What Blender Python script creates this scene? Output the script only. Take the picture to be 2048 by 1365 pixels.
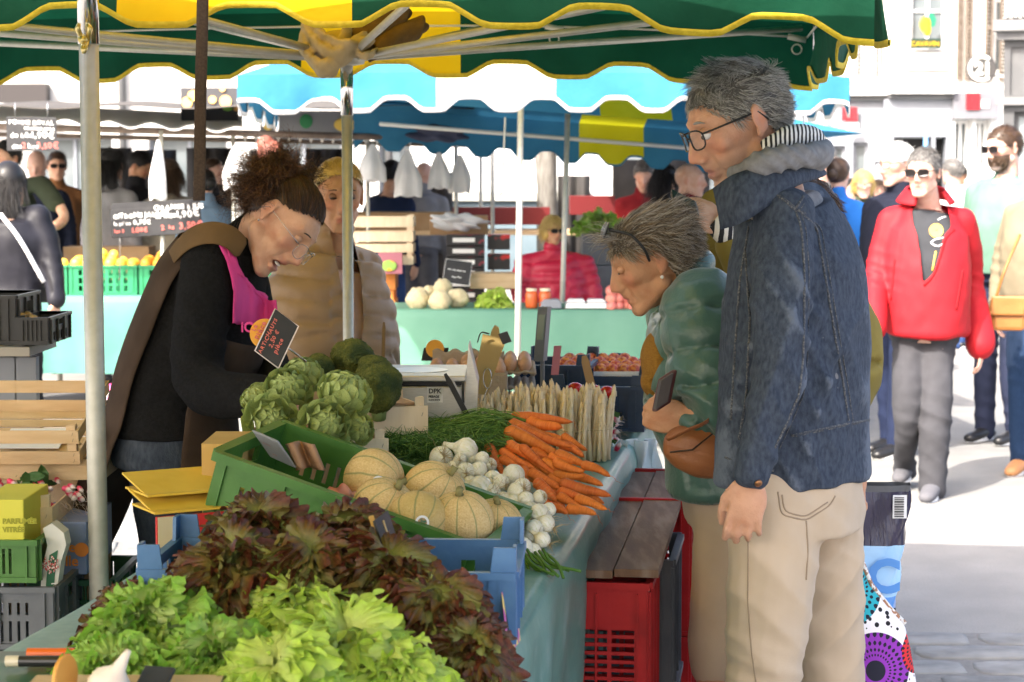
import bpy,bmesh,math,random
import numpy as np
from mathutils import Vector,Matrix,Euler
from mathutils.bvhtree import BVHTree
R=math.radians
random.seed(7)
rng=np.random.default_rng(11)
sc=bpy.context.scene
for o in list(bpy.data.objects):
 bpy.data.objects.remove(o)
C=sc.collection
# -------- camera
FPX=3982.0
CAM=Vector((0,0,1.55))
PITCH=math.atan(317.5/FPX)
cd=bpy.data.cameras.new('camera')
cam=bpy.data.objects.new('camera',cd)
C.objects.link(cam)
cam.location=CAM
cam.rotation_euler=(math.pi/2-PITCH,0,0)
cd.sensor_width=36.0
cd.lens=36.0*FPX/2048.0
cd.clip_start=0.05
cd.clip_end=800
cd.dof.use_dof=True
cd.dof.focus_distance=4.35
cd.dof.aperture_fstop=9.0
sc.camera=cam
# -------- sky, sun, exposure
SUN_EL=R(44)
SUN_DIR=Vector((0.60,0.80,0)).normalized()
w=bpy.data.worlds.new('World')
sc.world=w
w.use_nodes=True
nt=w.node_tree
bgn=nt.nodes['Background']
sky=nt.nodes.new('ShaderNodeTexSky')
sky.sky_type='NISHITA'
sky.sun_disc=False
sky.sun_elevation=SUN_EL
sky.sun_rotation=math.atan2(-SUN_DIR.x,-SUN_DIR.y)
sky.air_density=0.8
sky.dust_density=6.0
sky.ozone_density=0.2
nt.links.new(sky.outputs[0],bgn.inputs[0])
bgn.inputs[1].default_value=0.15
sd=bpy.data.lights.new('sun','SUN')
sun=bpy.data.objects.new('sun',sd)
C.objects.link(sun)
sd.energy=2.1
sd.angle=R(0.53)
sd.color=(1.0,0.95,0.87)
ldir=Vector((SUN_DIR.x*math.cos(SUN_EL),SUN_DIR.y*math.cos(SUN_EL),-math.sin(SUN_EL)))
sun.rotation_euler=ldir.to_track_quat('-Z','Y').to_euler()
sun.location=(-6,-8,12)
sc.view_settings.view_transform='Standard'
sc.view_settings.look='None'
sc.view_settings.gamma=1
sc.view_settings.use_curve_mapping=False
sc.view_settings.exposure=2.3
try:
 sc.cycles.max_bounces=8
 sc.cycles.transparent_max_bounces=12
 sc.cycles.sample_clamp_indirect=6
except Exception:
 pass
# -------- helpers
_fw=Vector((0,math.cos(PITCH),-math.sin(PITCH)))
_up=Vector((0,math.sin(PITCH),math.cos(PITCH)))
def P(px,py,d):
 r=_fw+Vector((1,0,0))*((px-1024)/FPX)+_up*((682.5-py)/FPX)
 return CAM+r*(d/r.y)
def Pz(px,py,z):
 r=_fw+Vector((1,0,0))*((px-1024)/FPX)+_up*((682.5-py)/FPX)
 return CAM+r*((z-CAM.z)/r.z)
def V3(*a):
 return Vector(a)
def srgb(*c):
 if len(c)==1 and isinstance(c[0],str):
  h=c[0].lstrip('#')
  c=[int(h[i:i+2],16) for i in(0,2,4)]
 o=[]
 for x in c[:3]:
  x=x/255.0
  o.append(x/12.92 if x<=0.04045 else((x+0.055)/1.055)**2.4)
 return tuple(o)
MATS={}
def mat(name,c=(.5,.5,.5),r=.6,c2=None,sc_=14,det=3,bump=0,bsc=60,metal=0,tl=0,spec=.5,var=0,sheen=0,coat=0,trans=0,alpha=1,stretch=None,lo=.35,hi=.65,sss=0,c3=None,sc3=5,ramp3=(.5,.62),ior=1.45):
 if name in MATS:
  return MATS[name]
 m=bpy.data.materials.new(name)
 m.use_nodes=True
 t=m.node_tree
 N=t.nodes
 L=t.links
 b=N['Principled BSDF']
 out=N['Material Output']
 b.inputs['Roughness'].default_value=r
 b.inputs['Metallic'].default_value=metal
 b.inputs['Specular IOR Level'].default_value=spec
 b.inputs['IOR'].default_value=ior
 if sheen:
  b.inputs['Sheen Weight'].default_value=sheen
 if coat:
  b.inputs['Coat Weight'].default_value=coat
 if trans:
  b.inputs['Transmission Weight'].default_value=trans
 if alpha<1:
  b.inputs['Alpha'].default_value=alpha
 if sss:
  b.inputs['Subsurface Weight'].default_value=sss
  b.inputs['Subsurface Radius'].default_value=(.012,.005,.003)
  b.inputs['Subsurface Scale'].default_value=1.0
 tc=N.new('ShaderNodeTexCoord')
 src=tc.outputs['Object']
 if stretch:
  mp=N.new('ShaderNodeMapping')
  mp.inputs['Scale'].default_value=stretch
  L.new(src,mp.inputs[0])
  src=mp.outputs[0]
 col=None
 base=(c[0],c[1],c[2],1)
 if c2 is not None:
  nz=N.new('ShaderNodeTexNoise')
  nz.inputs['Scale'].default_value=sc_
  nz.inputs['Detail'].default_value=det
  L.new(src,nz.inputs['Vector'])
  rp=N.new('ShaderNodeValToRGB')
  rp.color_ramp.elements[0].position=lo
  rp.color_ramp.elements[1].position=hi
  rp.color_ramp.elements[0].color=base
  rp.color_ramp.elements[1].color=(c2[0],c2[1],c2[2],1)
  L.new(nz.outputs['Fac'],rp.inputs['Fac'])
  col=rp.outputs['Color']
 else:
  rgb=N.new('ShaderNodeRGB')
  rgb.outputs[0].default_value=base
  col=rgb.outputs[0]
 if c3 is not None:
  nz=N.new('ShaderNodeTexNoise')
  nz.inputs['Scale'].default_value=sc3
  nz.inputs['Detail'].default_value=5
  L.new(src,nz.inputs['Vector'])
  rp=N.new('ShaderNodeValToRGB')
  rp.color_ramp.elements[0].position=ramp3[0]
  rp.color_ramp.elements[1].position=ramp3[1]
  L.new(nz.outputs['Fac'],rp.inputs['Fac'])
  mx=N.new('ShaderNodeMix')
  mx.data_type='RGBA'
  L.new(rp.outputs['Color'],mx.inputs['Factor'])
  L.new(col,mx.inputs['A'])
  mx.inputs['B'].default_value=(c3[0],c3[1],c3[2],1)
  col=mx.outputs['Result']
 if var:
  oi=N.new('ShaderNodeObjectInfo')
  hs=N.new('ShaderNodeHueSaturation')
  mr=N.new('ShaderNodeMapRange')
  mr.inputs['To Min'].default_value=1-var
  mr.inputs['To Max'].default_value=1+var
  L.new(oi.outputs['Random'],mr.inputs['Value'])
  L.new(mr.outputs[0],hs.inputs['Value'])
  mr2=N.new('ShaderNodeMapRange')
  mr2.inputs['To Min'].default_value=.5-var*.04
  mr2.inputs['To Max'].default_value=.5+var*.04
  mu=N.new('ShaderNodeMath')
  mu.operation='FRACT'
  mm=N.new('ShaderNodeMath')
  mm.operation='MULTIPLY'
  mm.inputs[1].default_value=7.31
  L.new(oi.outputs['Random'],mm.inputs[0])
  L.new(mm.outputs[0],mu.inputs[0])
  L.new(mu.outputs[0],mr2.inputs['Value'])
  L.new(mr2.outputs[0],hs.inputs['Hue'])
  L.new(col,hs.inputs['Color'])
  col=hs.outputs[0]
 L.new(col,b.inputs['Base Color'])
 if bump:
  nb=N.new('ShaderNodeTexNoise')
  nb.inputs['Scale'].default_value=bsc
  nb.inputs['Detail'].default_value=4
  L.new(src,nb.inputs['Vector'])
  bp=N.new('ShaderNodeBump')
  bp.inputs['Strength'].default_value=bump
  bp.inputs['Distance'].default_value=.01
  L.new(nb.outputs['Fac'],bp.inputs['Height'])
  L.new(bp.outputs[0],b.inputs['Normal'])
 if tl:
  tr=N.new('ShaderNodeBsdfTranslucent')
  L.new(col,tr.inputs['Color'])
  mx=N.new('ShaderNodeMixShader')
  mx.inputs[0].default_value=tl
  L.new(b.outputs[0],mx.inputs[1])
  L.new(tr.outputs[0],mx.inputs[2])
  L.new(mx.outputs[0],out.inputs['Surface'])
 MATS[name]=m
 return m
def rotm(ax,ay=None,az=None):
 return Euler((ax,ay or 0,az or 0)).to_matrix()
def frame(zdir,xhint=(1,0,0)):
 z=Vector(zdir).normalized()
 x=Vector(xhint)
 x=(x-z*x.dot(z))
 if x.length<1e-5:
  x=Vector((0,1,0))-z*z.y
 x.normalize()
 y=z.cross(x)
 return Matrix((x,y,z)).transposed()
class B:
 def __init__(s):
  s.v=[]
  s.f=[]
  s.mi=[]
 def add(s,V,Fc,mi=0):
  k=len(s.v)
  s.v.extend([(float(a[0]),float(a[1]),float(a[2])) for a in V])
  for f in Fc:
   s.f.append(tuple(i+k for i in f))
   s.mi.append(mi)
  return s
 def obox(s,c,hx,hy,hz,mi=0):
  c=Vector(c);hx=Vector(hx);hy=Vector(hy);hz=Vector(hz)
  V=[]
  for sz in(-1,1):
   for sx,sy in((-1,-1),(1,-1),(1,1),(-1,1)):
    V.append(c+hx*sx+hy*sy+hz*sz)
  return s.add(V,[(3,2,1,0),(4,5,6,7),(0,1,5,4),(1,2,6,5),(2,3,7,6),(3,0,4,7)],mi)
 def box(s,c,size,Rm=None,mi=0):
  h=[Vector((size[0]/2,0,0)),Vector((0,size[1]/2,0)),Vector((0,0,size[2]/2))]
  if Rm is not None:
   h=[Rm@a for a in h]
  return s.obox(c,h[0],h[1],h[2],mi)
 def bx(s,x0,x1,y0,y1,z0,z1,mi=0):
  return s.box(((x0+x1)/2,(y0+y1)/2,(z0+z1)/2),(abs(x1-x0),abs(y1-y0),abs(z1-z0)),None,mi)
 def tube(s,pts,r,n=8,cap=True,mi=0,flat=None,xh=None):
  pts=[Vector(p) for p in pts]
  m=len(pts)
  if not hasattr(r,'__len__'):
   r=[r]*m
  if flat is not None and not hasattr(flat,'__len__'):
   flat=[flat]*m
  V=[]
  xprev=None
  for i in range(m):
   t=(pts[min(i+1,m-1)]-pts[max(i-1,0)])
   if t.length<1e-9:
    t=Vector((0,0,1))
   t.normalize()
   if xprev is None:
    h=Vector(xh) if xh is not None else(Vector((1,0,0)) if abs(t.x)<.9 else Vector((0,1,0)))
   else:
    h=xprev
   x=h-t*h.dot(t)
   if x.length<1e-6:
    x=Vector((0,0,1))-t*t.z
   x.normalize()
   xprev=x
   y=t.cross(x)
   fl=flat[i] if flat is not None else 1
   for k in range(n):
    a=2*math.pi*k/n
    V.append(pts[i]+x*(r[i]*math.cos(a))+y*(r[i]*fl*math.sin(a)))
  Fc=[]
  for i in range(m-1):
   for k in range(n):
    k2=(k+1)%n
    Fc.append((i*n+k,i*n+k2,(i+1)*n+k2,(i+1)*n+k))
  if cap:
   Fc.append(tuple(range(n-1,-1,-1)))
   Fc.append(tuple((m-1)*n+k for k in range(n)))
  return s.add(V,Fc,mi)
 def rcone(s,a,b,ra,rb,n=14,flat=1,xh=None,caps=4):
  a=Vector(a);b=Vector(b)
  t=(b-a)
  if t.length<1e-6:
   t=Vector((0,0,1e-4))
  u=t.normalized()
  pts=[]
  rr=[]
  for i in range(caps):
   an=math.pi/2*(1-i/caps)
   pts.append(a-u*(ra*math.sin(an)))
   rr.append(max(ra*math.cos(an),ra*.02))
  pts+=[a,a.lerp(b,.5),b]
  rr+=[ra,(ra+rb)/2,rb]
  for i in range(1,caps+1):
   an=math.pi/2*i/caps
   pts.append(b+u*(rb*math.sin(an)))
   rr.append(max(rb*math.cos(an),rb*.02))
  return s.tube(pts,rr,n,True,0,flat,xh)
 def ell(s,c,r,Rm=None,n=18,m=10,mi=0):
  c=Vector(c)
  if not hasattr(r,'__len__'):
   r=(r,r,r)
  V=[]
  for j in range(m+1):
   th=math.pi*j/m
   if j in(0,m):
    p=Vector((0,0,r[2]*math.cos(th)))
    V.append(c+(Rm@p if Rm is not None else p))
    continue
   for i in range(n):
    ph=2*math.pi*i/n
    p=Vector((r[0]*math.sin(th)*math.cos(ph),r[1]*math.sin(th)*math.sin(ph),r[2]*math.cos(th)))
    V.append(c+(Rm@p if Rm is not None else p))
  Fc=[]
  for i in range(n):
   Fc.append((0,1+i,1+(i+1)%n))
  for j in range(m-2):
   for i in range(n):
    a=1+j*n
    Fc.append((a+i,a+n+i,a+n+(i+1)%n,a+(i+1)%n))
  a=1+(m-2)*n
  for i in range(n):
   Fc.append((a+i,len(V)-1,a+(i+1)%n))
  return s.add(V,Fc,mi)
 def lathe(s,prof,n=16,M=None,mi=0):
  V=[]
  for(r,z) in prof:
   for i in range(n):
    a=2*math.pi*i/n
    p=Vector((r*math.cos(a),r*math.sin(a),z))
    V.append(M@p if M is not None else p)
  Fc=[]
  m=len(prof)
  for j in range(m-1):
   for i in range(n):
    Fc.append((j*n+i,j*n+(i+1)%n,(j+1)*n+(i+1)%n,(j+1)*n+i))
  Fc.append(tuple(range(n-1,-1,-1)))
  Fc.append(tuple((m-1)*n+k for k in range(n)))
  return s.add(V,Fc,mi)
 def grid(s,fn,nu,nv,cu=False,mi=0):
  V=[]
  for j in range(nv+1):
   for i in range(nu+(0 if cu else 1)):
    V.append(fn(i/nu,j/nv))
  w_=nu if cu else nu+1
  Fc=[]
  for j in range(nv):
   for i in range(nu):
    i2=(i+1)%w_ if cu else i+1
    Fc.append((j*w_+i,j*w_+i2,(j+1)*w_+i2,(j+1)*w_+i))
  return s.add(V,Fc,mi)
 def prism(s,poly,o,ex,ey,n,mi=0):
  o=Vector(o);ex=Vector(ex);ey=Vector(ey);n=Vector(n)
  k=len(poly)
  V=[o+ex*p[0]+ey*p[1] for p in poly]
  V+=[v+n for v in V]
  Fc=[tuple(range(k-1,-1,-1)),tuple(range(k,2*k))]
  for i in range(k):
   j=(i+1)%k
   Fc.append((i,j,k+j,k+i))
  return s.add(V,Fc,mi)
 def mesh(s,name,mats,off=None,smooth=True):
  me=bpy.data.meshes.new(name)
  V=s.v
  if off is not None:
   V=[(a[0]-off[0],a[1]-off[1],a[2]-off[2]) for a in V]
  me.from_pydata(V,[],s.f)
  if not isinstance(mats,(list,tuple)):
   mats=[mats]
  for m in mats:
   me.materials.append(m)
  if len(mats)>1:
   me.polygons.foreach_set('material_index',s.mi)
  if smooth:
   me.polygons.foreach_set('use_smooth',[True]*len(me.polygons))
  me.update()
  return me
 def build(s,name,mats,parent=None,smooth=True,bevel=0,world=True,loc=None):
  off=None
  if world and parent is not None:
   off=wloc(parent)
  elif loc is not None:
   off=loc
  me=s.mesh(name,mats,off,smooth)
  o=bpy.data.objects.new(name,me)
  C.objects.link(o)
  if parent is not None:
   o.parent=parent
  elif loc is not None:
   o.location=loc
  if smooth=='auto':
   pass
  if bevel:
   b=o.modifiers.new('bevel','BEVEL')
   b.width=bevel
   b.segments=2
   b.limit_method='ANGLE'
   b.angle_limit=R(40)
  return o
def wloc(o):
 v=Vector((0,0,0))
 while o is not None:
  v=v+o.location
  o=o.parent
 return v
def tag(o,label=None,cat=None,group=None,kind=None):
 if label:
  o['label']=label
 if cat:
  o['category']=cat
 if group:
  o['group']=group
 if kind:
  o['kind']=kind
 return o
def thing(name,label,cat,loc=(0,0,0),group=None,rz=0):
 o=bpy.data.objects.new(name,None)
 C.objects.link(o)
 o.location=loc
 o.rotation_euler=(0,0,rz)
 o.empty_display_size=.1
 return tag(o,label,cat,group)
def inst(me,name,parent=None,M=None):
 o=bpy.data.objects.new(name,me)
 C.objects.link(o)
 if parent is not None:
  o.parent=parent
 if M is not None:
  o.matrix_local=M if len(M)==4 else M.to_4x4()
 return o
def copy_tree(o,parent=None):
 c=o.copy()
 C.objects.link(c)
 c.parent=parent
 for ch in list(o.children):
  copy_tree(ch,c)
 return c
def smoothen(me,ang=40):
 me.polygons.foreach_set('use_smooth',[True]*len(me.polygons))
 me.set_sharp_from_angle(angle=R(ang))
def flat(o):
 smoothen(o.data,35)
 return o
def noise3(V,freq=1.0,seed=0,n=14):
 g=np.random.default_rng(seed)
 V=np.asarray(V,dtype=float)
 out=np.zeros(len(V))
 for i in range(n):
  k=g.normal(size=3)
  k=k/np.linalg.norm(k)*freq*g.uniform(.5,1.6)
  out+=np.sin(V@k+g.uniform(0,6.28))
 return out/math.sqrt(n)
def lerp(a,b,t):
 return a+(b-a)*t
def sstep(a,b,x):
 t=np.clip((x-a)/(b-a),0,1)
 return t*t*(3-2*t)
TS=bpy.data.scenes.new('work')
def evalmesh(o):
 TS.view_layers[0].update()
 dg=TS.view_layers[0].depsgraph
 return bpy.data.meshes.new_from_object(o.evaluated_get(dg))
def remesh(b,voxel,it=3,name='body'):
 me=b.mesh('tmp',[])
 o=bpy.data.objects.new('tmp',me)
 TS.collection.objects.link(o)
 m=o.modifiers.new('r','REMESH')
 m.mode='VOXEL'
 m.voxel_size=voxel
 r=evalmesh(o)
 bpy.data.objects.remove(o)
 bpy.data.meshes.remove(me)
 n=len(r.vertices)
 V=np.empty(n*3)
 r.vertices.foreach_get('co',V)
 V=V.reshape(n,3)
 E=np.empty(len(r.edges)*2,dtype=np.int32)
 r.edges.foreach_get('vertices',E)
 E=E.reshape(-1,2)
 V=lapl(V,E,it)
 return V,E,r
def lapl(V,E,it,lam=.5,mask=None):
 n=len(V)
 deg=np.bincount(E.ravel(),minlength=n).astype(float)
 deg[deg==0]=1
 for _ in range(it):
  S=np.zeros_like(V)
  for a in range(3):
   S[:,a]=np.bincount(E[:,0],weights=V[E[:,1],a],minlength=n)+np.bincount(E[:,1],weights=V[E[:,0],a],minlength=n)
  D=(S/deg[:,None]-V)*lam
  if mask is not None:
   D*=mask[:,None]
  V=V+D
 return V
def setv(me,V):
 me.vertices.foreach_set('co',np.ascontiguousarray(V,dtype=np.float32).ravel())
 me.update()
def normals(me):
 N=np.empty(len(me.vertices)*3,dtype=np.float32)
 me.vertex_normals.foreach_get('vector',N)
 return N.reshape(-1,3).astype(float)
def finish(me,name,mats,parent,V=None):
 if V is not None:
  setv(me,V)
 if parent is not None:
  L=wloc(parent)
  n=len(me.vertices)
  W=np.empty(n*3,dtype=np.float32)
  me.vertices.foreach_get('co',W)
  W=W.reshape(n,3)-np.array(L)
  setv(me,W)
 me.name=name
 me.materials.clear()
 for m in(mats if isinstance(mats,(list,tuple)) else[mats]):
  me.materials.append(m)
 me.polygons.foreach_set('use_smooth',[True]*len(me.polygons))
 o=bpy.data.objects.new(name,me)
 C.objects.link(o)
 o.parent=parent
 return o
def letters(lines,jit=0,seed=1,bold=0.0,shear=0):
 g=random.Random(seed)
 b=B()
 for ln in lines:
  s,x,y,size=ln[:4]
  mi=ln[4] if len(ln)>4 else 0
  chars=[s] if not jit else list(s)
  cx=x
  for ch in chars:
   if ch==' ':
    cx+=size*.32
    continue
   cu=bpy.data.curves.new('t','FONT')
   cu.body=ch
   cu.size=size*(1+(g.uniform(-.12,.12) if jit else 0))
   cu.offset=bold
   cu.resolution_u=3
   cu.shear=shear
   o=bpy.data.objects.new('t',cu)
   TS.collection.objects.link(o)
   me=evalmesh(o)
   a=g.uniform(-jit,jit)
   ca,sa=math.cos(a),math.sin(a)
   dy=g.uniform(-.06,.06)*size if jit else 0
   V=[(cx+v.co.x*ca-v.co.y*sa,y+dy+v.co.x*sa+v.co.y*ca,0) for v in me.vertices]
   wd=max([v.co.x for v in me.vertices],default=0)
   b.add(V,[tuple(p.vertices) for p in me.polygons],mi)
   cx+=wd+size*.10
   bpy.data.objects.remove(o)
   bpy.data.curves.remove(cu)
   bpy.data.meshes.remove(me)
 return b
def place(b,o,ex,ey,n=None,lift=.0012):
 o=Vector(o);ex=Vector(ex).normalized();ey=Vector(ey).normalized()
 n=ex.cross(ey).normalized()
 b.v=[tuple(o+ex*a[0]+ey*a[1]+n*(a[2]+lift)) for a in b.v]
 return b
def cat3(p,n=8):
 p=[Vector(a) for a in p]
 q=[p[0]*2-p[1]]+p+[p[-1]*2-p[-2]]
 out=[]
 for i in range(1,len(q)-2):
  for k in range(n):
   t=k/n
   a,b_,c,d=q[i-1],q[i],q[i+1],q[i+2]
   out.append(.5*((2*b_)+(c-a)*t+(2*a-5*b_+4*c-d)*t*t+(3*b_-a-3*c+d)*t*t*t))
 out.append(p[-1])
 return out
# -------- shared materials
M_asph=mat('asphalt',(.205,.200,.190),.9,(.25,.244,.23),3,6,.25,220,c3=(.17,.166,.158),sc3=160,ramp3=(.5,.7))
M_stone=mat('paving stone',(.16,.16,.155),.8,(.25,.25,.24),9,6,.5,30,var=.14)
M_mortar=mat('mortar',(.20,.195,.185),.95,(.16,.155,.15),30,5,.3,90)
M_green=mat('green canvas',(.003,.050,.024),.75,(.005,.068,.034),6,4,.5,14,tl=.26,spec=.2)
M_yellow=mat('yellow canvas',(.78,.49,.006),.75,(.84,.57,.012),6,4,.5,14,tl=.34,spec=.2)
M_ytrim=mat('yellow binding tape',(.62,.46,.02),.7,(.75,.58,.04),60,2,.2,300,tl=.15)
M_alu=mat('aluminium pole',(.46,.45,.39),.5,(.52,.51,.45),40,3,.04,200,metal=.45)
M_chrome=mat('polished sleeve',(.72,.72,.72),.12,metal=1)
M_white=mat('white paint',(.78,.78,.77),.6,(.72,.72,.71),5,4,.05,80)
M_wall=mat('pale render',(.44,.43,.41),.9,(.55,.54,.52),1.2,6,.2,60)
M_pale=mat('pale blue grey paint',(.20,.215,.245),.6,(.225,.24,.27),2,4,.03,50)
M_greypaint=mat('grey paint',(.07,.072,.076),.55,(.095,.096,.10),3,4,.04,60)
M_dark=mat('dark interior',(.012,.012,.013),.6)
M_glass=mat('window glass',(.10,.12,.13),.06,(.16,.18,.19),1.5,3,spec=.8)
M_shut=mat('brown shutter paint',(.11,.085,.065),.75,(.15,.12,.095),12,3,.1,80)
M_shutw=mat('pale shutter paint',(.24,.24,.235),.75,(.32,.32,.315),12,3)
# -------- ground
b=B()
b.add([(-300,-200,0),(300,-200,0),(300,500,0),(-300,500,0)],[(0,1,2,3)])
tag(b.build('ground',M_asph),kind='structure')
def paving(name,x0,x1,y0,y1,sx,sy,rot,seed):
 g=random.Random(seed)
 b=B()
 cx,cy=(x0+x1)/2,(y0+y1)/2
 ca,sa=math.cos(rot),math.sin(rot)
 def W(x,y):
  return(cx+(x-cx)*ca-(y-cy)*sa,cy+(x-cx)*sa+(y-cy)*ca)
 pts=[W(*p) for p in((x0,y0),(x1,y0),(x1,y1),(x0,y1))]
 b.add([(p[0],p[1],.004) for p in pts],[(0,1,2,3)])
 base=tag(b.build(name,M_mortar),kind='structure')
 protos=[]
 for k in range(6):
  h=.009
  a,c=sx/2-.006,sy/2-.006
  out=[]
  n=12
  for i in range(n):
   t=2*math.pi*i/n
   ex=abs(math.cos(t))**.35*(1 if math.cos(t)>=0 else-1)*a*g.uniform(.9,1)
   ey=abs(math.sin(t))**.35*(1 if math.sin(t)>=0 else-1)*c*g.uniform(.9,1)
   out.append((ex,ey))
  q=B()
  V=[(x,y,0) for x,y in out]+[(x,y,h*.6) for x,y in out]+[(x*.93,y*.93,h+g.uniform(-.0015,.0015)) for x,y in out]+[(0,0,h+.003)]
  Fc=[]
  for i in range(n):
   j=(i+1)%n
   Fc+=[(i,j,n+j,n+i),(n+i,n+j,2*n+j,2*n+i),(2*n+i,2*n+j,3*n)]
  q.add(V,Fc)
  protos.append(q.mesh('stone',M_stone))
 ny=int((y1-y0)/sy)
 for j in range(ny):
  x=x0+(sx/2 if j%2 else 0)+g.uniform(-.04,.04)
  while x+sx<x1+.01:
   l=sx*g.choice((.8,1,1,1.25))
   p=W(x+l/2,y0+(j+.5)*sy)
   M=Matrix.Translation((p[0],p[1],.002))@Matrix.Rotation(rot+g.uniform(-.02,.02),4,'Z')@Matrix.Diagonal((l/sx,g.uniform(.94,1.0),g.uniform(.75,1.1),1))
   inst(g.choice(protos),'stone',base,M)
   x+=l
 return base
paving('gutter_paving',1.12,2.0,5.35,6.75,.36,.20,R(-1),3)
paving('pavement',-2.55,-.95,7.0,10.2,.42,.30,R(6),5)
# -------- buildings
def facade(root,o,ex,Wd,H,wins,m_wall,th=.3,name='wall'):
 o=Vector(o);ex=Vector(ex).normalized()
 up=Vector((0,0,1))
 n=ex.cross(up)
 xs=sorted(set([0,Wd]+[w_[0] for w_ in wins]+[w_[1] for w_ in wins]))
 b=B()
 for i in range(len(xs)-1):
  xa,xb=xs[i],xs[i+1]
  holes=sorted([(w_[2],w_[3]) for w_ in wins if w_[0]<=xa+1e-6 and w_[1]>=xb-1e-6])
  z=0
  for(h0,h1) in holes+[(H,H)]:
   if h0-z>.001:
    b.obox(o+ex*((xa+xb)/2)+up*((z+h0)/2)-n*(th/2),ex*((xb-xa)/2),n*(th/2),up*((h0-z)/2))
   z=max(z,h1)
 return b.build(name,m_wall,root,smooth=False)
def window(root,o,ex,w_,m_frame=None,m_pane=None,bars=(1,2),rec=.12):
 o=Vector(o);ex=Vector(ex).normalized()
 up=Vector((0,0,1));n=ex.cross(up)
 x0,x1,z0,z1=w_
 fr=B()
 t=.05
 c=o-n*rec
 for(a,b_,q,r_) in((x0,x0+t,z0,z1),(x1-t,x1,z0,z1),(x0+t,x1-t,z0,z0+t),(x0+t,x1-t,z1-t,z1)):
  fr.obox(c+ex*((a+b_)/2)+up*((q+r_)/2),ex*((b_-a)/2),n*.03,up*((r_-q)/2))
 for i in range(1,bars[0]+1):
  x=x0+(x1-x0)*i/(bars[0]+1)
  fr.obox(c+ex*x+up*((z0+z1)/2),ex*.025,n*.028,up*((z1-z0)/2-t))
 for i in range(1,bars[1]+1):
  z=z0+(z1-z0)*i/(bars[1]+1)
  fr.obox(c+ex*((x0+x1)/2)+up*z,ex*((x1-x0)/2-t),n*.024,up*.02)
 f=fr.build('window',m_frame or M_white,root,smooth=False)
 p=B()
 p.obox(c-n*.01+ex*((x0+x1)/2)+up*((z0+z1)/2),ex*((x1-x0)/2-.01),n*.004,up*((z1-z0)/2-.01))
 pp=p.build('pane',m_pane or M_glass,None,smooth=False)
 L=wloc(f)
 pp.parent=f
 pp.location=-L
 return f
def shutter(root,o,ex,x0,x1,z0,z1,m):
 o=Vector(o);ex=Vector(ex).normalized()
 up=Vector((0,0,1));n=ex.cross(up)
 b=B()
 for(a,c) in((x0,x0+.035),(x1-.035,x1)):
  b.obox(o+n*.035+ex*((a+c)/2)+up*((z0+z1)/2),ex*((c-a)/2),n*.02,up*((z1-z0)/2))
 for z in(z0+.03,(z0+z1)/2,z1-.03):
  b.obox(o+n*.035+ex*((x0+x1)/2)+up*z,ex*((x1-x0)/2-.036),n*.018,up*.03)
 z=z0+.07
 while z<z1-.05:
  b.obox(o+n*.035+ex*((x0+x1)/2)+up*z,ex*((x1-x0)/2-.036),n*.014+up*.012,up*.004)
  z+=.055
 return b.build('shutter',m,root,smooth=False)
D=30.0
k30=D/FPX
def X30(px,d=30.0):return(px-1024)*d/FPX
def Z30(py):return 1.55+(365-py)*k30
o1=Vector((X30(1655),D+.35,0));e1=Vector((1.0,-.16,0)).normalized()
o2=Vector((X30(1762),D-.35,0));e2=Vector((1,0.02,0)).normalized()
W1=(o2-o1).length
W2=X30(1890)-X30(1762)
bd=thing('corner_building','white corner building with pale grey shopfront and a wine shop sign in its upstairs window','building',(X30(1760),D,0))
wz=Z30(105),Z30(-40)
wx=X30(1805)-o2.x,X30(1876)-o2.x
sh_top=Z30(188)
facade(bd,o2+Vector((0,0,sh_top)),e2,W2,6.5,[(wx[0],wx[1],wz[0]-sh_top,wz[0]-sh_top+1.7)],M_wall)
facade(bd,o1+Vector((0,0,sh_top)),e1,W1,6.5,[],M_wall)
facade(bd,o2,e2,W2,sh_top-.1,[(.1,.66,0,2.22),(.72,.88,.3,2.22)],M_pale)
facade(bd,o1,e1,W1,sh_top-.1,[(.12,.3,.5,2.1),(.42,.64,.5,2.15)],M_pale)
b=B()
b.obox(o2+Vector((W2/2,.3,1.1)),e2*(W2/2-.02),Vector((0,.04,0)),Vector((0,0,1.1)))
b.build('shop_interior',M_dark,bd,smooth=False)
for w_ in((.12,.3,.5,2.1),(.42,.64,.5,2.15)):
 window(bd,o1,e1,w_,M_pale,M_glass,(0,0))
b=B()
for(oo,ee,ww) in((o1,e1,W1),(o2,e2,W2)):
 nn=ee.cross(Vector((0,0,1)))
 b.obox(oo+ee*(ww/2)+nn*.08+Vector((0,0,sh_top+.02)),ee*(ww/2),nn*.09,Vector((0,0,.05)))
 b.obox(oo+ee*(ww/2)+nn*.05+Vector((0,0,sh_top-.065)),ee*(ww/2-.003),nn*.05,Vector((0,0,.03)),1)
b.build('cornice',[M_white,M_greypaint],bd,smooth=False)
window(bd,o2+Vector((0,0,sh_top)),e2,(wx[0],wx[1],wz[0]-sh_top,wz[0]-sh_top+1.7),M_white,M_glass,(1,2))
b=B()
b.obox(o2+e2*((wx[0]+wx[1])/2-.02)+Vector((0,-.03,Z30(128))),e2*.32,Vector((0,.02,0)),Vector((0,0,.13)))
b.build('balcony_panel',mat('speckled balustrade',(.45,.44,.41),.9,(.66,.65,.62),60,2),bd,smooth=False)
for(px0,px1) in((1668,1676),(1712,1727),(1748,1756)):
 xa=(X30(px0)-o1.x)/e1.x
 xb=(X30(px1)-o1.x)/e1.x
 shutter(bd,o1+Vector((0,0,0)),e1,xa,max(xb,xa+.1),Z30(162),Z30(-10),M_shutw)
zc=Z30(95)
b=B()
b.obox((X30(1845,29.55),D-.45,zc),(.22,0,0),(0,.01,0),(0,0,.072))
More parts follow.
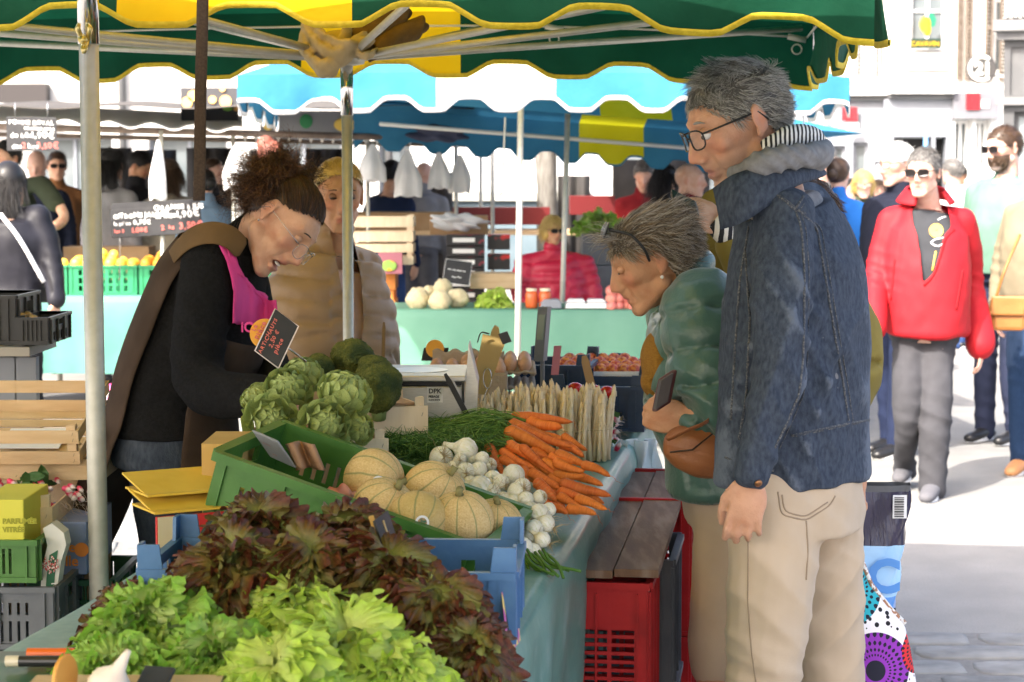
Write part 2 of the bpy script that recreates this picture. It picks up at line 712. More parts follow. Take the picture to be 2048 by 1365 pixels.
sg=b.build('sign_board',mat('dark green sign',(.008,.03,.018),.5),bd,smooth=False)
t=letters([('CAVAVIN',0,0,.098)],bold=.003)
place(t,(X30(1816,29.5),D-.465,zc-.035),(1,0,0),(0,0,1))
t.build('lettering',mat('sign yellow',(.42,.27,.004),.6),bd,smooth=False)
b=B()
b.ell((X30(1842,29.55),D-.47,Z30(58)),(.085,.01,.12))
b.ell((X30(1846,29.55),D-.472,Z30(68)),(.06,.01,.10))
b.build('grape_emblem',mat('emblem yellow',(.42,.30,.01),.6),bd)
b=B()
b.prism([(0,.2),(.07,.22),(.12,.12),(.1,.02),(.03,.0),(0,.08)],(X30(1848,29.55),D-.46,Z30(64)),(1,0,0),(0,0,1),(0,-.008,0))
b.build('leaf_emblem',mat('emblem green',(.01,.16,.09),.6),bd,smooth=False)
M_redsign=mat('red sign paint',(.36,.010,.016),.6,(.42,.02,.03),40,2)
for(px,py,oo,nm,wdt) in((1685,242,o1,bd,.22),):
 b=B()
 for i,(xx,ww) in enumerate(((0,.07),(.08,.06),(.15,.07))):
  zz=-.005*i
  b.obox((X30(px)+xx+ww/2,D+.2-.16*(xx),Z30(py-13)),(ww/2+.004,0,0),(0,.015,0),(0,0,.10))
 b.build('red_sign',M_redsign,nm,smooth=False)
b=B()
b.obox((X30(1703),D+.08,Z30(254)),(.09,0,0),(0,.01,0),(0,0,.055))
b.build('white_panel',M_white,bd,smooth=False)
b=B()
b.obox((X30(1848,29.55),D-.42,Z30(285)),(.03,0,0),(0,.01,0),(0,0,.1))
b.build('door_sticker',mat('sky blue',(.18,.42,.80),.5),bd,smooth=False)
be=thing('shuttered_building','cream building with brown louvred shutters and a grey fascia with a red sign','building',(X30(1945),D+.5,0))
o3=Vector((X30(1887),D-.3,0));e3=Vector((1,.10,0)).normalized()
facade(be,o3+Vector((0,0,Z30(190))),e3,1.6,6,[(.55,.82,Z30(150)-Z30(190),1.9)],mat('cream render',(.78,.74,.66),.9,(.82,.79,.72),2,5,.1,50))
facade(be,o3,e3,1.6,Z30(190)-.001,[(.08,.34,0,Z30(240)),(.40,.62,0,Z30(240))],M_white)
b=B()
b.obox(o3+e3*.36+Vector((0,-.06,Z30(215))),e3*.34,(0,.05,0),(0,0,.19))
b.build('fascia',mat('fascia grey',(.17,.17,.19),.6,(.20,.20,.22),4,3),be,smooth=False)
b=B()
for i in range(3):
 b.obox(o3+e3*(.24+i*.07)+Vector((0,-.125,Z30(207))),e3*.034,(0,.012,0),(0,0,.12))
b.build('red_sign',M_redsign,be,smooth=False)
b=B()
b.obox(o3+e3*.5+Vector((0,-.12,Z30(212))),e3*.06,(0,.008,0),(0,0,.06))
b.build('white_panel',M_white,be,smooth=False)
for w_ in((.08,.34,.02,Z30(240)-.02),(.40,.62,.02,Z30(240)-.02)):
 window(be,o3,e3,w_,M_white,M_glass,(1,0),.2)
window(be,o3+Vector((0,0,Z30(190))),e3,(.55,.82,Z30(150)-Z30(190),1.9),M_white,M_glass,(1,2))
for(px0,px1) in((1897,1908),(1914,1926),(1953,1968),(1982,1998)):
 xa,xb=(X30(px0)-o3.x)/e3.x,(X30(px1)-o3.x)/e3.x
 shutter(be,o3,e3,xa,xb,Z30(165),Z30(-40),M_shut)
k22=22/FPX
x22=lambda px:(px-1024)*k22
z22=lambda py:1.55+(365-py)*k22
bg_=thing('grey_shopfront','dark grey panelled shopfront with moulded cornice at the right edge','building',(x22(2030),22.5,0))
o4=Vector((x22(1994),23.4,0));e4=Vector((.35,-1,0)).normalized()
nn4=Vector((-1,-.35,0)).normalized()
o4=Vector((x22(2000),22,0));e4=Vector((1,-.25,0)).normalized();nn4=e4.cross(Vector((0,0,1)))
facade(bg_,o4+Vector((0,0,z22(210))),e4,2.2,z22(60)-z22(210),[(.07,1.9,.1,.62)],M_greypaint)
facade(bg_,o4,e4,2.2,z22(210)-.001,[(.12,1.9,.4,z22(225))],M_greypaint)
b=B()
b.obox(o4+e4*1.0-nn4*.06+Vector((0,0,z22(210)+.36)),e4*.95,nn4*.02,(0,0,.29))
b.build('sign_panel',mat('mid grey panel',(.09,.092,.096),.5,(.115,.116,.12),5,3),bg_,smooth=False)
window(bg_,o4,e4,(.12,1.9,.4,z22(225)),M_greypaint,mat('bright shop glass',(.30,.34,.36),.1),(1,0))
b=B()
b.obox(o4+e4*1.0+nn4*.06+Vector((0,0,z22(57))),e4*1.12,nn4*.12,(0,0,.06))
b.obox(o4+e4*1.0+nn4*.03+Vector((0,0,z22(75))),e4*1.08,nn4*.07,(0,0,.05))
b.obox(o4+e4*1.0+nn4*.03+Vector((0,0,z22(205))),e4*1.08,nn4*.06,(0,0,.04))
b.build('cornice',mat('stone grey',(.15,.15,.155),.8,(.2,.2,.2),6,4,.1,60),bg_,smooth=False)
b=B()
for i in range(14):
 p=o4+e4*(.02+.1*i)+nn4*.1+Vector((0,0,z22(45)))
 b.tube([p,p+Vector((.05,0,.07)),p+Vector((.1,0,-.02))],.012,5)
b.build('wrought_iron',M_dark,bg_)
b=B()
b.obox(o4+e4*.32-nn4*.035+Vector((0,0,z22(128))),e4*.09,nn4*.008,(0,0,.1))
b.build('plaque',mat('cream plaque',(.75,.68,.58),.6),bg_,smooth=False)
facade(bg_,o4+Vector((0,0,z22(40)))-nn4*.05,e4,2.2,4,[],M_wall)
rs=thing('round_sign','round grey projecting sign with a white C and 21 beside the brown shutters','sign',tuple(P(1962,138,D-1.2)))
c=P(1962,138,D-1.2)
b=B()
b.lathe([(.19,-.04),(.215,-.035),(.215,.035),(.19,.04)],28,Matrix.Translation(c)@Matrix.Rotation(R(90),4,'X'))
b.build('disc',mat('sign grey',(.055,.052,.05),.5),rs,smooth=False)
b=B()
pts=[c+Vector((.165*math.cos(a),-.052,.165*math.sin(a))) for a in[R(50+260*i/26) for i in range(27)]]
b.tube(pts,.03,6,flat=.4)
b.build('ring',mat('sign cream',(.85,.84,.78),.5),rs)
t=letters([('21',0,0,.24)],bold=.012)
place(t,c+Vector((-.105,-.06,-.08)),(1,0,0),(0,0,1))
t.build('lettering',MATS['sign cream'],rs,smooth=False)
b=B()
b.obox(c+Vector((.3,.04,-.1)),(.12,0,0),(0,.02,0),(0,0,.02))
b.build('bracket',M_wall,rs,smooth=False)
bh=thing('dark_shop','dark shop fascia with pale lettering above the white tent','building',(X30(1625)*1.15,34.5,0))
x34=lambda px:(px-1024)*34.5/FPX
z34=lambda py:1.55+(365-py)*34.5/FPX
facade(bh,(x34(1560),34.5,0),(1,0,0),x34(1660)-x34(1560),6.5,[(.1,.75,.4,2.0)],mat('grey stone wall',(.42,.41,.39),.9,(.5,.49,.46),3,5))
b=B()
b.bx(x34(1560),x34(1655),34.35,34.49,z34(215),z34(150))
b.build('fascia',M_greypaint,bh,smooth=False)
b=B()
b.bx(x34(1596),x34(1652),34.3,34.34,z34(212),z34(185))
b.build('sign_board',M_dark,bh,smooth=False)
b=B()
for i in range(5):
 xx=x34(1602+i*10)
 b.tube([(xx,34.28,z34(203)),(xx+.04,34.28,z34(196)),(xx+.08,34.28,z34(203))],.014,5)
b.build('lettering',M_white,bh)
b=B()
b.prism([(-.04,0),(0,.1),(.05,.12),(.02,.03),(.05,-.05),(0,-.08)],(x34(1618),34.27,z34(197)),(1,0,0),(0,0,1),(0,-.01,0))
b.build('emblem',mat('emblem orange',(.8,.3,.05),.6),bh,smooth=False)
window(bh,(x34(1560),34.5,0),(1,0,0),(.1,.75,.4,2.0),M_white,M_glass,(1,0))
bl=thing('town_house','pale town house with grey window frames behind the fruit stalls','building',(-7,33,0))
wl=[(1.0+1.9*i,1.9+1.9*i,3.6,5.2) for i in range(6)]
wl2=[(.8+1.9*i,2.1+1.9*i,.4,2.3) for i in range(6)]
facade(bl,(-12.5,33,0),(1,0,0),12.2,8.5,wl+wl2,M_wall)
for w_ in wl:
 window(bl,(-12.5,33,0),(1,0,0),w_,M_greypaint,M_glass,(1,2))
for i,w_ in enumerate(wl2):
 window(bl,(-12.5,33,0),(1,0,0),w_,M_pale,M_glass,(1,0),.2)
b=B()
b.bx(-12.5,-7.6,32.7,32.98,2.55,3.15)
b.build('fascia',mat('black brown fascia',(.03,.025,.025),.6),bl,smooth=False)
for px in(252,780):
 xx=(px-1024)*33/FPX
 b=B()
 b.tube([(xx,32.9,0),(xx,32.9,8)],.06,8)
 b.build('drainpipe',M_greypaint,bl)
bm_=thing('cream_house','cream house with a wide white door behind the blue canopy','building',(2,32,0))
facade(bm_,(-.2,32,0),(1,0,0),4.6,8.5,[(.3,1.3,0,2.3),(1.9,2.9,.9,2.4),(3.3,4.3,.9,2.4),(.4,1.2,3.5,5),(2,2.8,3.5,5),(3.4,4.2,3.5,5)],mat('cream wall',(.76,.74,.70),.9,(.80,.78,.75),2,5,.1,50))
b=B()
b.bx(.12,1.08,32.12,32.17,0,2.29)
b.bx(.585,.615,32.08,32.12,0,2.29)
b.build('door',M_white,bm_,smooth=False)
for w_ in((1.9,2.9,.9,2.4),(3.3,4.3,.9,2.4),(.4,1.2,3.5,5),(2,2.8,3.5,5),(3.4,4.2,3.5,5)):
 window(bm_,(-.2,32,0),(1,0,0),w_,M_white,M_glass,(1,1))
vn=thing('market_van','white box van with grey blue lower panels parked behind the stalls','van',(-.6,22,0))
b=B()
b.bx(-1.1,.9,21.6,24,1.42,2.75)
b.build('upper_box',M_white,vn,smooth=False,bevel=.03)
b=B()
b.bx(-1.09,.89,21.61,23.99,.45,1.419)
b.build('lower_panel',mat('grey blue van paint',(.12,.17,.20),.4,(.15,.20,.23),4,3),vn,smooth=False,bevel=.02)
for xx in(-.7,.55):
 b=B()
 b.lathe([(.1,-.1),(.30,-.1),(.33,-.07),(.33,.07),(.30,.1),(.1,.1)],20,Matrix.Translation((xx,21.75,.33))@Matrix.Rotation(R(90),4,'X'))
 wl_=b.build('wheel',mat('tyre',(.02,.02,.02),.8),vn)
 b=B()
 b.lathe([(.05,-.03),(.18,-.02),(.18,.02),(.05,.03)],16,Matrix.Translation((xx,21.64,.33))@Matrix.Rotation(R(90),4,'X'))
 h_=b.build('hub',M_alu,vn)
b=B()
b.bx(-1.04,.84,21.55,21.62,1.35,1.44)
b.build('trim_rail',M_alu,vn,smooth=False)
# -------- canopies
def canopy(root,o,rot,ul,ur,vf,vb,eave,apex,drop,amp,period,panels,m_trim,droop=.06,trimw=.012,tilt=0,skip=(),ph=0.0,wave=.02,sides=None,seed=1,segs=.06,ridge=None):
 o=Vector(o)
 eu=Vector((math.cos(rot),-math.sin(rot),0))
 ev=Vector((math.sin(rot),math.cos(rot),0))
 def zroof(u,v):
  a=abs(u)/(ur if u>0 else ul)
  c=abs(v)/(vb if v>0 else vf)
  t_=max(a,c)
  z=eave+(apex-eave)*(1-t_)-.05*math.sin(math.pi*t_)
  return z-droop*(a*a)*t_+tilt*u
 def W(u,v,z):
  return o+eu*u+ev*v+Vector((0,0,z))
 def scal(s):
  x=math.sin(2*math.pi*(s/period)+ph)
  return max(-1,min(1,1.7*x))*.85+.15*x
 nv=22
 for(u0,u1,m) in panels:
  nu=max(3,int((u1-u0)/.09))
  b=B()
  b.grid(lambda i,j:W(u0+(u1-u0)*i,-vf+(vf+vb)*j,zroof(u0+(u1-u0)*i,-vf+(vf+vb)*j)),nu,nv)
  rp=b.build('roof_panel',m,root)
 trim=B()
 def valance(pts_fn,L0,L1,m,nrm):
  n=max(6,int((L1-L0)/.022))
  b=B()
  rows=5
  nrm=Vector(nrm)
  def fn(i,j):
   s=L0+(L1-L0)*i
   p=pts_fn(s)
   dd=drop+amp*(-scal(s))
   q=wave*math.sin(s*5.1+seed)*j+wave*.6*math.sin(s*11.3+2*seed)*j*j
   return p+Vector((0,0,-dd*j))+nrm*q
  b.grid(fn,n,rows)
  b.build('valance_panel',m,root)
  bt=[]
  for i in range(n+1):
   bt.append(fn(i/n,1))
  tr=B()
  V=[]
  for p in bt:
   for(dz,dn) in((trimw,-.0035),(-.003,-.003),(-.003,.003),(trimw,.0035)):
    V.append(p+Vector((0,0,dz))+nrm*dn)
  Fc=[]
  for i in range(len(bt)-1):
   for k in range(3):
    Fc.append((i*4+k,i*4+k+1,i*4+5+k,i*4+4+k))
  tr.add(V,Fc)
  tr.build('binding',m_trim,root)
 for(u0,u1,m) in panels:
  if 'back' not in skip:
   valance(lambda s:W(s,vb,zroof(s,vb)),u0,u1,m,ev)
  if 'front' not in skip:
   valance(lambda s:W(s,-vf,zroof(s,-vf)),u0,u1,m,ev)
 sm=sides or(panels[0][2],panels[-1][2])
 if 'right' not in skip:
  valance(lambda s:W(ur,s,zroof(ur,s)),-vf,vb,sm[1],eu)
 if 'left' not in skip:
  valance(lambda s:W(-ul,s,zroof(-ul,s)),-vf,vb,sm[0],eu)
 return W,zroof
ROT=R(5.0)
MAST=P(695,400,5.7);MAST.z=0
gp=thing('green_canopy','green and yellow market canopy with scalloped edge over the vegetable stall','canopy',MAST)
UL,UR,VF,VB=2.1,1.38,1.1,1.1
EAVE=2.125
W_,ZR=canopy(gp,MAST,ROT,UL,UR,VF,VB,EAVE,2.72,.195,.024,.405,[(-2.1,-.93,M_green),(-.93,-.34,M_green),(-.34,.2,M_yellow),(.2,.79,M_green),(.79,1.38,M_green)],M_ytrim,ph=2.2,droop=.05,wave=.022)
b=B()
b.tube([MAST,MAST+Vector((0,0,1.80))],.0155,16)
b.build('mast',M_alu,gp)
b=B()
b.tube([MAST+Vector((0,0,1.74)),MAST+Vector((0,0,1.9))],.0182,16)
b.build('sleeve',M_chrome,gp)
HUB=MAST+Vector((0,0,1.90))
b=B()
b.lathe([(.02,-.02),(.05,-.015),(.055,.01),(.03,.03)],14,Matrix.Translation(HUB))
b.tube([HUB,MAST+Vector((0,0,2.70))],.013,10)
b.build('hub',M_alu,gp)
for(u,v) in((UR,VB),(UR,-VF),(-UL,VB),(-UL,-VF),(.45,VB),(-.75,VB),(.5,-VF),(-.8,-VF),(UR,.1),(-UL,0)):
 e=W_(u*.97,v*.97,ZR(u*.97,v*.97)-.035)
 b=B()
 b.tube([HUB+(e-HUB).normalized()*.04,e],.0105,8)
 b.build('strut',M_alu,gp)
b=B()
for(a,c) in(((-UL,VB),(UR,VB)),((UR,VB),(UR,-VF)),((-UL,-VF),(UR,-VF))):
 n=12
 pts=[]
 for i in range(n+1):
  u=lerp(a[0],c[0],i/n)*.985
  v=lerp(a[1],c[1],i/n)*.985
  pts.append(W_(u,v,ZR(u,v)-.055))
 b.tube(pts,.0042,6)
b.build('eave_rod',mat('white plastic rod',(.62,.61,.56),.5),gp)
for u in(.52,UR*.96):
 p=W_(u,VB*.97,ZR(u,VB)-.06)
 b=B()
 pts=[p+Vector((.016*math.cos(a),0,-.03+.016*math.sin(a))) for a in[i*math.pi/7 for i in range(15)]]
 b.tube(pts,.003,5)
 b.tube([p+Vector((-.03,0,.012)),p+Vector((.03,0,0))],.011,6)
 b.build('ring_fitting',MATS['white plastic rod'],gp)
PT=P(176,0,4.52)
PB=Vector((PT.x+.004,4.52,0))
fp=thing('canopy_pole','thick aluminium pole with chrome sleeve and wing bolts left of the stall','pole',PB)
b=B()
b.tube([PB,Vector((PT.x,4.52,1.86))],.0222,20)
b.build('tube',M_alu,fp)
b=B()
b.tube([Vector((PT.x,4.52,1.86)),Vector((PT.x,4.52,2.2))],.0242,20)
b.build('sleeve',M_chrome,fp)
zb=P(170,82,4.5)
M_brass=mat('zinc yellow',(.55,.42,.12),.3,(.7,.6,.3),90,2,metal=.9)
b=B()
for s in(-1,1):
 c=zb+Vector((0.004+.006*s,-.018,.0))
 b.tube([c+Vector((0,0,0)),c+Vector((s*.008,-.012,.026)),c+Vector((s*.003,-.016,.036))],[.005,.007,.004],8)
 b.tube([c,c+Vector((-s*.004,-.014,-.02)),c+Vector((-s*.006,-.015,-.03))],[.005,.006,.004],8)
b.ell(zb+Vector((0,-.02,.002)),.012)
b.build('wing_bolt',M_brass,fp)
b=B()
b.lathe([(.05,0),(.05,.006),(.026,.008),(.024,.05)],16,Matrix.Translation(PB))
b.build('foot',M_alu,fp)
st=B()
tp=P(406,-40,4.55);bt_=P(398,402,4.5)
st.grid(lambda i,j:tp.lerp(bt_,j)+Vector(((i-.5)*.0265,.003*math.sin(j*9),0)),3,14)
so=st.build('hanging_strap',mat('brown webbing',(.055,.036,.026),.9,(.075,.05,.036),200,2,.3,600),None,loc=tuple(bt_))
so.modifiers.new('t','SOLIDIFY').thickness=.003
tag(so,'dark brown webbing strap hanging down from the green canopy','strap')
M_suede=mat('beige suede cloth',(.36,.28,.15),.95,(.46,.36,.21),25,4,.35,300)
M_roll=mat('rolled brown canvas',(.115,.065,.02),.95,(.15,.09,.03),30,4,.35,260)
def lump(seed,c,rx,ry,rz,n=30,m=20,amp=.25,fr=3.0):
 b=B()
 b.ell((0,0,0),(1,1,1),None,n,m)
 V=np.array(b.v)
 d=1+amp*noise3(V,fr,seed,10)*.5+amp*.35*np.sin(V[:,0]*fr*2.1+V[:,2]*fr*1.3+seed)
 V=V*d[:,None]*np.array([rx,ry,rz])+np.array(c)
 b.v=[tuple(x) for x in V]
 return b
hc=P(668,95,5.62)
b=B()
b.ell(hc+Vector((0,.02,-.005)),(.06,.05,.055))
for(x0,y0,x1,y1,sg,r_) in((602,66,700,50,80,.030),(606,50,735,66,52,.034),(616,44,748,84,26,.032),(598,90,690,112,30,.026),(700,92,756,100,16,.016)):
 b.tube(cat3([P(x0,y0,5.64),P(lerp(x0,x1,.25),lerp(y0,y1,.25)+sg*.8,5.58),P(lerp(x0,x1,.6),lerp(y0,y1,.6)+sg,5.55),P(x1,y1,5.62)],6),[.012]+[r_*(1+.18*math.sin(q*1.9)) for q in range(17)]+[.012],12,True,0,.42,(0,-1,.3))
b2=B();b2.v=b.v;b2.f=b.f;b2.mi=b.mi
Vn,En,rm=remesh(b2,.005,2)
Nn=noise3(Vn,60,3)
setv(rm,Vn)
Vn=Vn+normals(rm)*(Nn*.002)[:,None]
cl=finish(rm,'draped_cloth',M_suede,None,Vn-np.array(hc))
cl.location=hc
tag(cl,'beige suede cloth draped over the top of the canopy mast','cloth')
rc=thing('rolled_canvas','rolled brown canvas stuffed under the canopy roof beside the mast','canvas',P(765,60,5.75))
for(pa,pb,r0) in(((700,92),(800,22),.05),((740,98),(838,52),.038)):
 a=P(pa[0],pa[1],5.72);c=P(pb[0],pb[1],5.8)
 b=B()
 fr=frame(c-a)
 L=(c-a).length
 def sp(i,j):
  th=i*5*math.pi
  rr=r0*(.35+.65*i)*(1+.08*math.sin(j*7+th))
  return a+fr@Vector((rr*math.cos(th),rr*math.sin(th)*.9,L*j+.02*math.sin(th*1.3)))
 b.grid(sp,64,14)
 o_=b.build('roll',M_roll,rc)
 o_.modifiers.new('t','SOLIDIFY').thickness=.003
NM=MAST+Vector((-.20,-2.28,0))
ng=thing('neighbour_canopy','green canopy of the next stall above the photographer','canopy',NM)
W2_,Z2_=canopy(ng,NM,ROT,2.6,1.5,1.15,.95,2.24,2.75,.2,.024,.405,[(-2.6,-.34,M_green),(-.34,.2,M_yellow),(.2,1.5,M_green)],M_ytrim,ph=2.2,skip=('back',))
NM2=MAST+Vector((-.40,-4.6,0))
ng2=thing('further_canopy','green canopy of the stall behind the photographer','canopy',NM2)
canopy(ng2,NM2,ROT,2.6,1.5,1.1,1.1,2.24,2.75,.2,.024,.405,[(-2.6,-.34,M_green),(-.34,.2,M_yellow),(.2,1.5,M_green)],M_ytrim,ph=2.2,skip=('back','front'))
for(mm,rt) in((NM+Vector((-2.3,0,0)),ng),(NM2+Vector((-2.3,0,0)),ng2)):
 b=B()
 b.tube([mm,mm+Vector((0,0,2.25))],.02,12)
 b.build('mast',M_alu,rt)
M_blue=mat('blue canvas',(.035,.18,.32),.75,(.045,.21,.36),5,4,.5,12,tl=.10,spec=.2)
M_cream=mat('cream canvas',(.80,.74,.50),.75,(.84,.80,.62),5,4,.12,400,tl=.25,spec=.2)
M_lemon=mat('lemon canvas',(.55,.52,.01),.75,(.60,.57,.02),5,4,.12,400,tl=.25,spec=.2)
M_wtrim=mat('white binding',(.80,.80,.80),.7)
BO=Vector((.02,11.4,0))
bc=thing('blue_canopy','blue and cream striped canopy with white scalloped binding across the aisle','canopy',BO)
WB,ZB=canopy(bc,BO,R(-3),1.46,1.62,1.35,2.0,2.10,2.85,.165,.032,.37,[(-1.46,-.47,M_blue),(-.47,.13,M_cream),(.13,.85,M_blue),(.85,1.62,M_blue)],M_wtrim,ph=.4,trimw=.02,skip=('back',),droop=.02)
WB2,ZB2=canopy(bc,BO+Vector((.22,1.0,-.15)),R(-3),1.25,1.9,.3,1.2,2.12,2.55,.24,.035,.30,[(-1.25,.28,M_blue),(.28,.72,M_lemon),(.72,1.9,M_blue)],M_blue,ph=.2,skip=('front','left','right'),tilt=-.065,droop=.0,trimw=.01)
for(px,y0,d) in((1042,225,10.3),(1136,245,12.4)):
 p=P(px,y0,d)
 q=P(px-(10 if d<11 else 18),590,d)
 q.z=0
 b=B()
 b.tube([Vector((q.x,d,0)),p+Vector((0,0,.15))],.0165,10)
 b.build('pole',M_alu,bc)
b=B()
b.tube([P(760,248,12.2),P(1420,300,13.4)],.014,6)
b.build('eave_rod',MATS['white plastic rod'],bc)
b=B()
b.tube([P(1010,235,11),P(1005,380,11),P(1000,392,11)],.006,5)
b.build('rope',MATS['white plastic rod'],bc)
tn=thing('white_tent','white pitched market tent in front of the dark shop','tent',(P(1600,300,19).x,19,0))
b=B()
tp_=P(1530,160,20.5)
cs=[P(1480,238,18.5),P(1652,232,19),P(1660,240,22),P(1500,245,22)]
b.add([tp_]+cs,[(0,1,2),(0,2,3),(0,3,4),(0,4,1)])
b.build('roof',mat('white tent cloth',(.80,.80,.82),.8,tl=.25),tn,smooth=False)
b=B()
for i in range(4):
 a,c=cs[i],cs[(i+1)%4]
 b.grid(lambda u,v:a.lerp(c,u)+Vector((.02*math.sin(u*40)*v,.02*math.cos(u*33)*v,-.26*v)),24,3)
b.build('skirt',MATS['white tent cloth'],tn)
for p in cs:
 b=B()
 b.tube([(p.x,p.y,0),p],.02,8)
 b.build('leg',M_alu,tn)
tr=thing('street_tree','grey barked street tree trunk behind the blue canopy','tree',(P(1090,400,16.5).x,16.5,0))
b=B()
tx=P(1092,400,16.5).x
pts=[];rr=[]
for i in range(16):
 z=i*.3
 pts.append((tx+.03*math.sin(z*1.7)-.012*(4.5-z)*.3,16.5+.03*math.cos(z),z))
 rr.append(.085+.07*math.exp(-z*2.5)+.006*math.sin(i*2.2))
b.tube(pts,rr,14)
for k in range(6):
 a=k*1.05
 b.tube([(tx,16.5,3.9),(tx+.7*math.cos(a),16.5+.7*math.sin(a),4.9),(tx+1.2*math.cos(a),16.5+1.2*math.sin(a),5.6)],[.05,.03,.012],8)
b.build('trunk',mat('grey bark',(.14,.13,.115),.95,(.26,.25,.23),9,5,.7,26,stretch=(3,3,.6)),tr)
b=B()
g=random.Random(4)
for k in range(2600):
 a=g.uniform(0,6.28);t_=g.random()**.4
 cc=Vector((tx+1.5*t_*math.cos(a),16.5+1.5*t_*math.sin(a),5.6+g.uniform(-.8,1.1)*(1.15-t_*.5)))
 n_=Vector((g.gauss(0,1),g.gauss(0,1),g.gauss(0,1))).normalized()
 fx=frame(n_)
 s=g.uniform(.05,.1)
 b.add([cc+fx@Vector((-s*.5,0,0)),cc+fx@Vector((0,-s,0)),cc+fx@Vector((s*.5,0,0)),cc+fx@Vector((0,s,.02))],[(0,1,2,3)])
b.build('crown',mat('tree leaf',(.06,.11,.025),.6,(.09,.15,.04),4,2,tl=.3),tr)
# -------- people: shared machinery
M_skin={}
def skin_mat(name,c,c2,lip=(.42,.12,.10)):
 m=mat(name,c,.5,c2,42,5,.22,330,sss=.12,spec=.35,c3=tuple(q*k for q,k in zip(c,(.92,.74,.66))),sc3=24,ramp3=(.52,.8))
 t=m.node_tree
 N,L=t.nodes,t.links
 bs=N['Principled BSDF']
 src=bs.inputs['Base Color'].links[0].from_socket
 for an,cc in(('lip',lip),('stub',(.16,.14,.13)),('blush',(.62,.20,.13))):
  at=N.new('ShaderNodeAttribute')
  at.attribute_name=an
  mx=N.new('ShaderNodeMix')
  mx.data_type='RGBA'
  L.new(at.outputs['Fac'],mx.inputs['Factor'])
  L.new(src,mx.inputs['A'])
  mx.inputs['B'].default_value=(*cc,1)
  src=mx.outputs['Result']
 L.new(src,bs.inputs['Base Color'])
 return m
SK_M=skin_mat('skin warm',(.50,.27,.17),(.56,.31,.20))
SK_F=skin_mat('skin fair',(.56,.32,.21),(.62,.37,.25))
SK_P=skin_mat('skin pale',(.62,.38,.29),(.66,.42,.33))
SK_T=skin_mat('skin tan',(.46,.24,.13),(.52,.28,.16))
def frame_head(f,u):
 f=Vector(f).normalized()
 y=-f
 z=Vector(u)
 z=(z-y*z.dot(y)).normalized()
 x=y.cross(z)
 return Matrix((x,y,z)).transposed()
def head_shapes(b,hc,Hm,s,female=False,detail=True,jawopen=0.0):
 def T(p):
  return hc+Hm@(Vector(p)*s)
 def el(c,r,n=18,m=12,Rm=None):
  b.ell(T(c),[q*s for q in r],Hm if Rm is None else Hm@Rm,n,m)
 jw=.94 if female else 1.0
 el((0,.018,.030),(.077,.099,.092),28,18)
 el((0,-.030,.012),(.069,.066,.078),24,16)
 el((0,-.030,-.052),(.056*jw,.058,.058),22,14)
 el((0,-.066,-.100-jawopen),(.024*jw,.022,.020))
 b.rcone(T((.050*jw,.008,-.055)),T((.016,-.066,-.100-jawopen)),.022*s,.018*s,12)
 b.rcone(T((-.050*jw,.008,-.055)),T((-.016,-.066,-.100-jawopen)),.022*s,.018*s,12)
 if detail:
  for sx in(-1,1):
   el((sx*.040,-.054,-.016),(.024,.023,.022))
   b.rcone(T((sx*.012,-.087,.034)),T((sx*.046,-.068,.036)),.0105*s,.010*s,10)
   el((sx*.0115,-.099,-.037),(.0085,.011,.0085))
   Re=Euler((R(8),0,R(sx*22))).to_matrix()
   el((sx*.081,.018,.004),(.0065,.019,.031),16,12,Re)
   el((sx*.080,.010,-.022),(.006,.010,.013),12,8,Re)
  b.rcone(T((0,-.090,.026)),T((0,-.112,-.028)),.0078*s,.0098*s,12)
  el((0,-.112,-.032),(.0105,.0095,.0088))
  el((0,-.084,-.047),(.015,.016,.014))
  el((0,-.088,-.030),(.017,.019,.016))
  el((0,-.080,.0),(.014,.018,.030))
  b.rcone(T((-.019,-.083,-.060)),T((.019,-.083,-.060)),.0078*s,.0078*s,10)
  el((0,-.090,-.060),(.015,.007,.006))
  b.rcone(T((-.016,-.082,-.074-jawopen)),T((.016,-.082,-.074-jawopen)),.0082*s,.0082*s,10)
 else:
  b.rcone(T((0,-.090,.026)),T((0,-.118,-.028)),.010*s,.014*s,8)
  for sx in(-1,1):
   el((sx*.080,.015,.0),(.008,.018,.030),10,8)
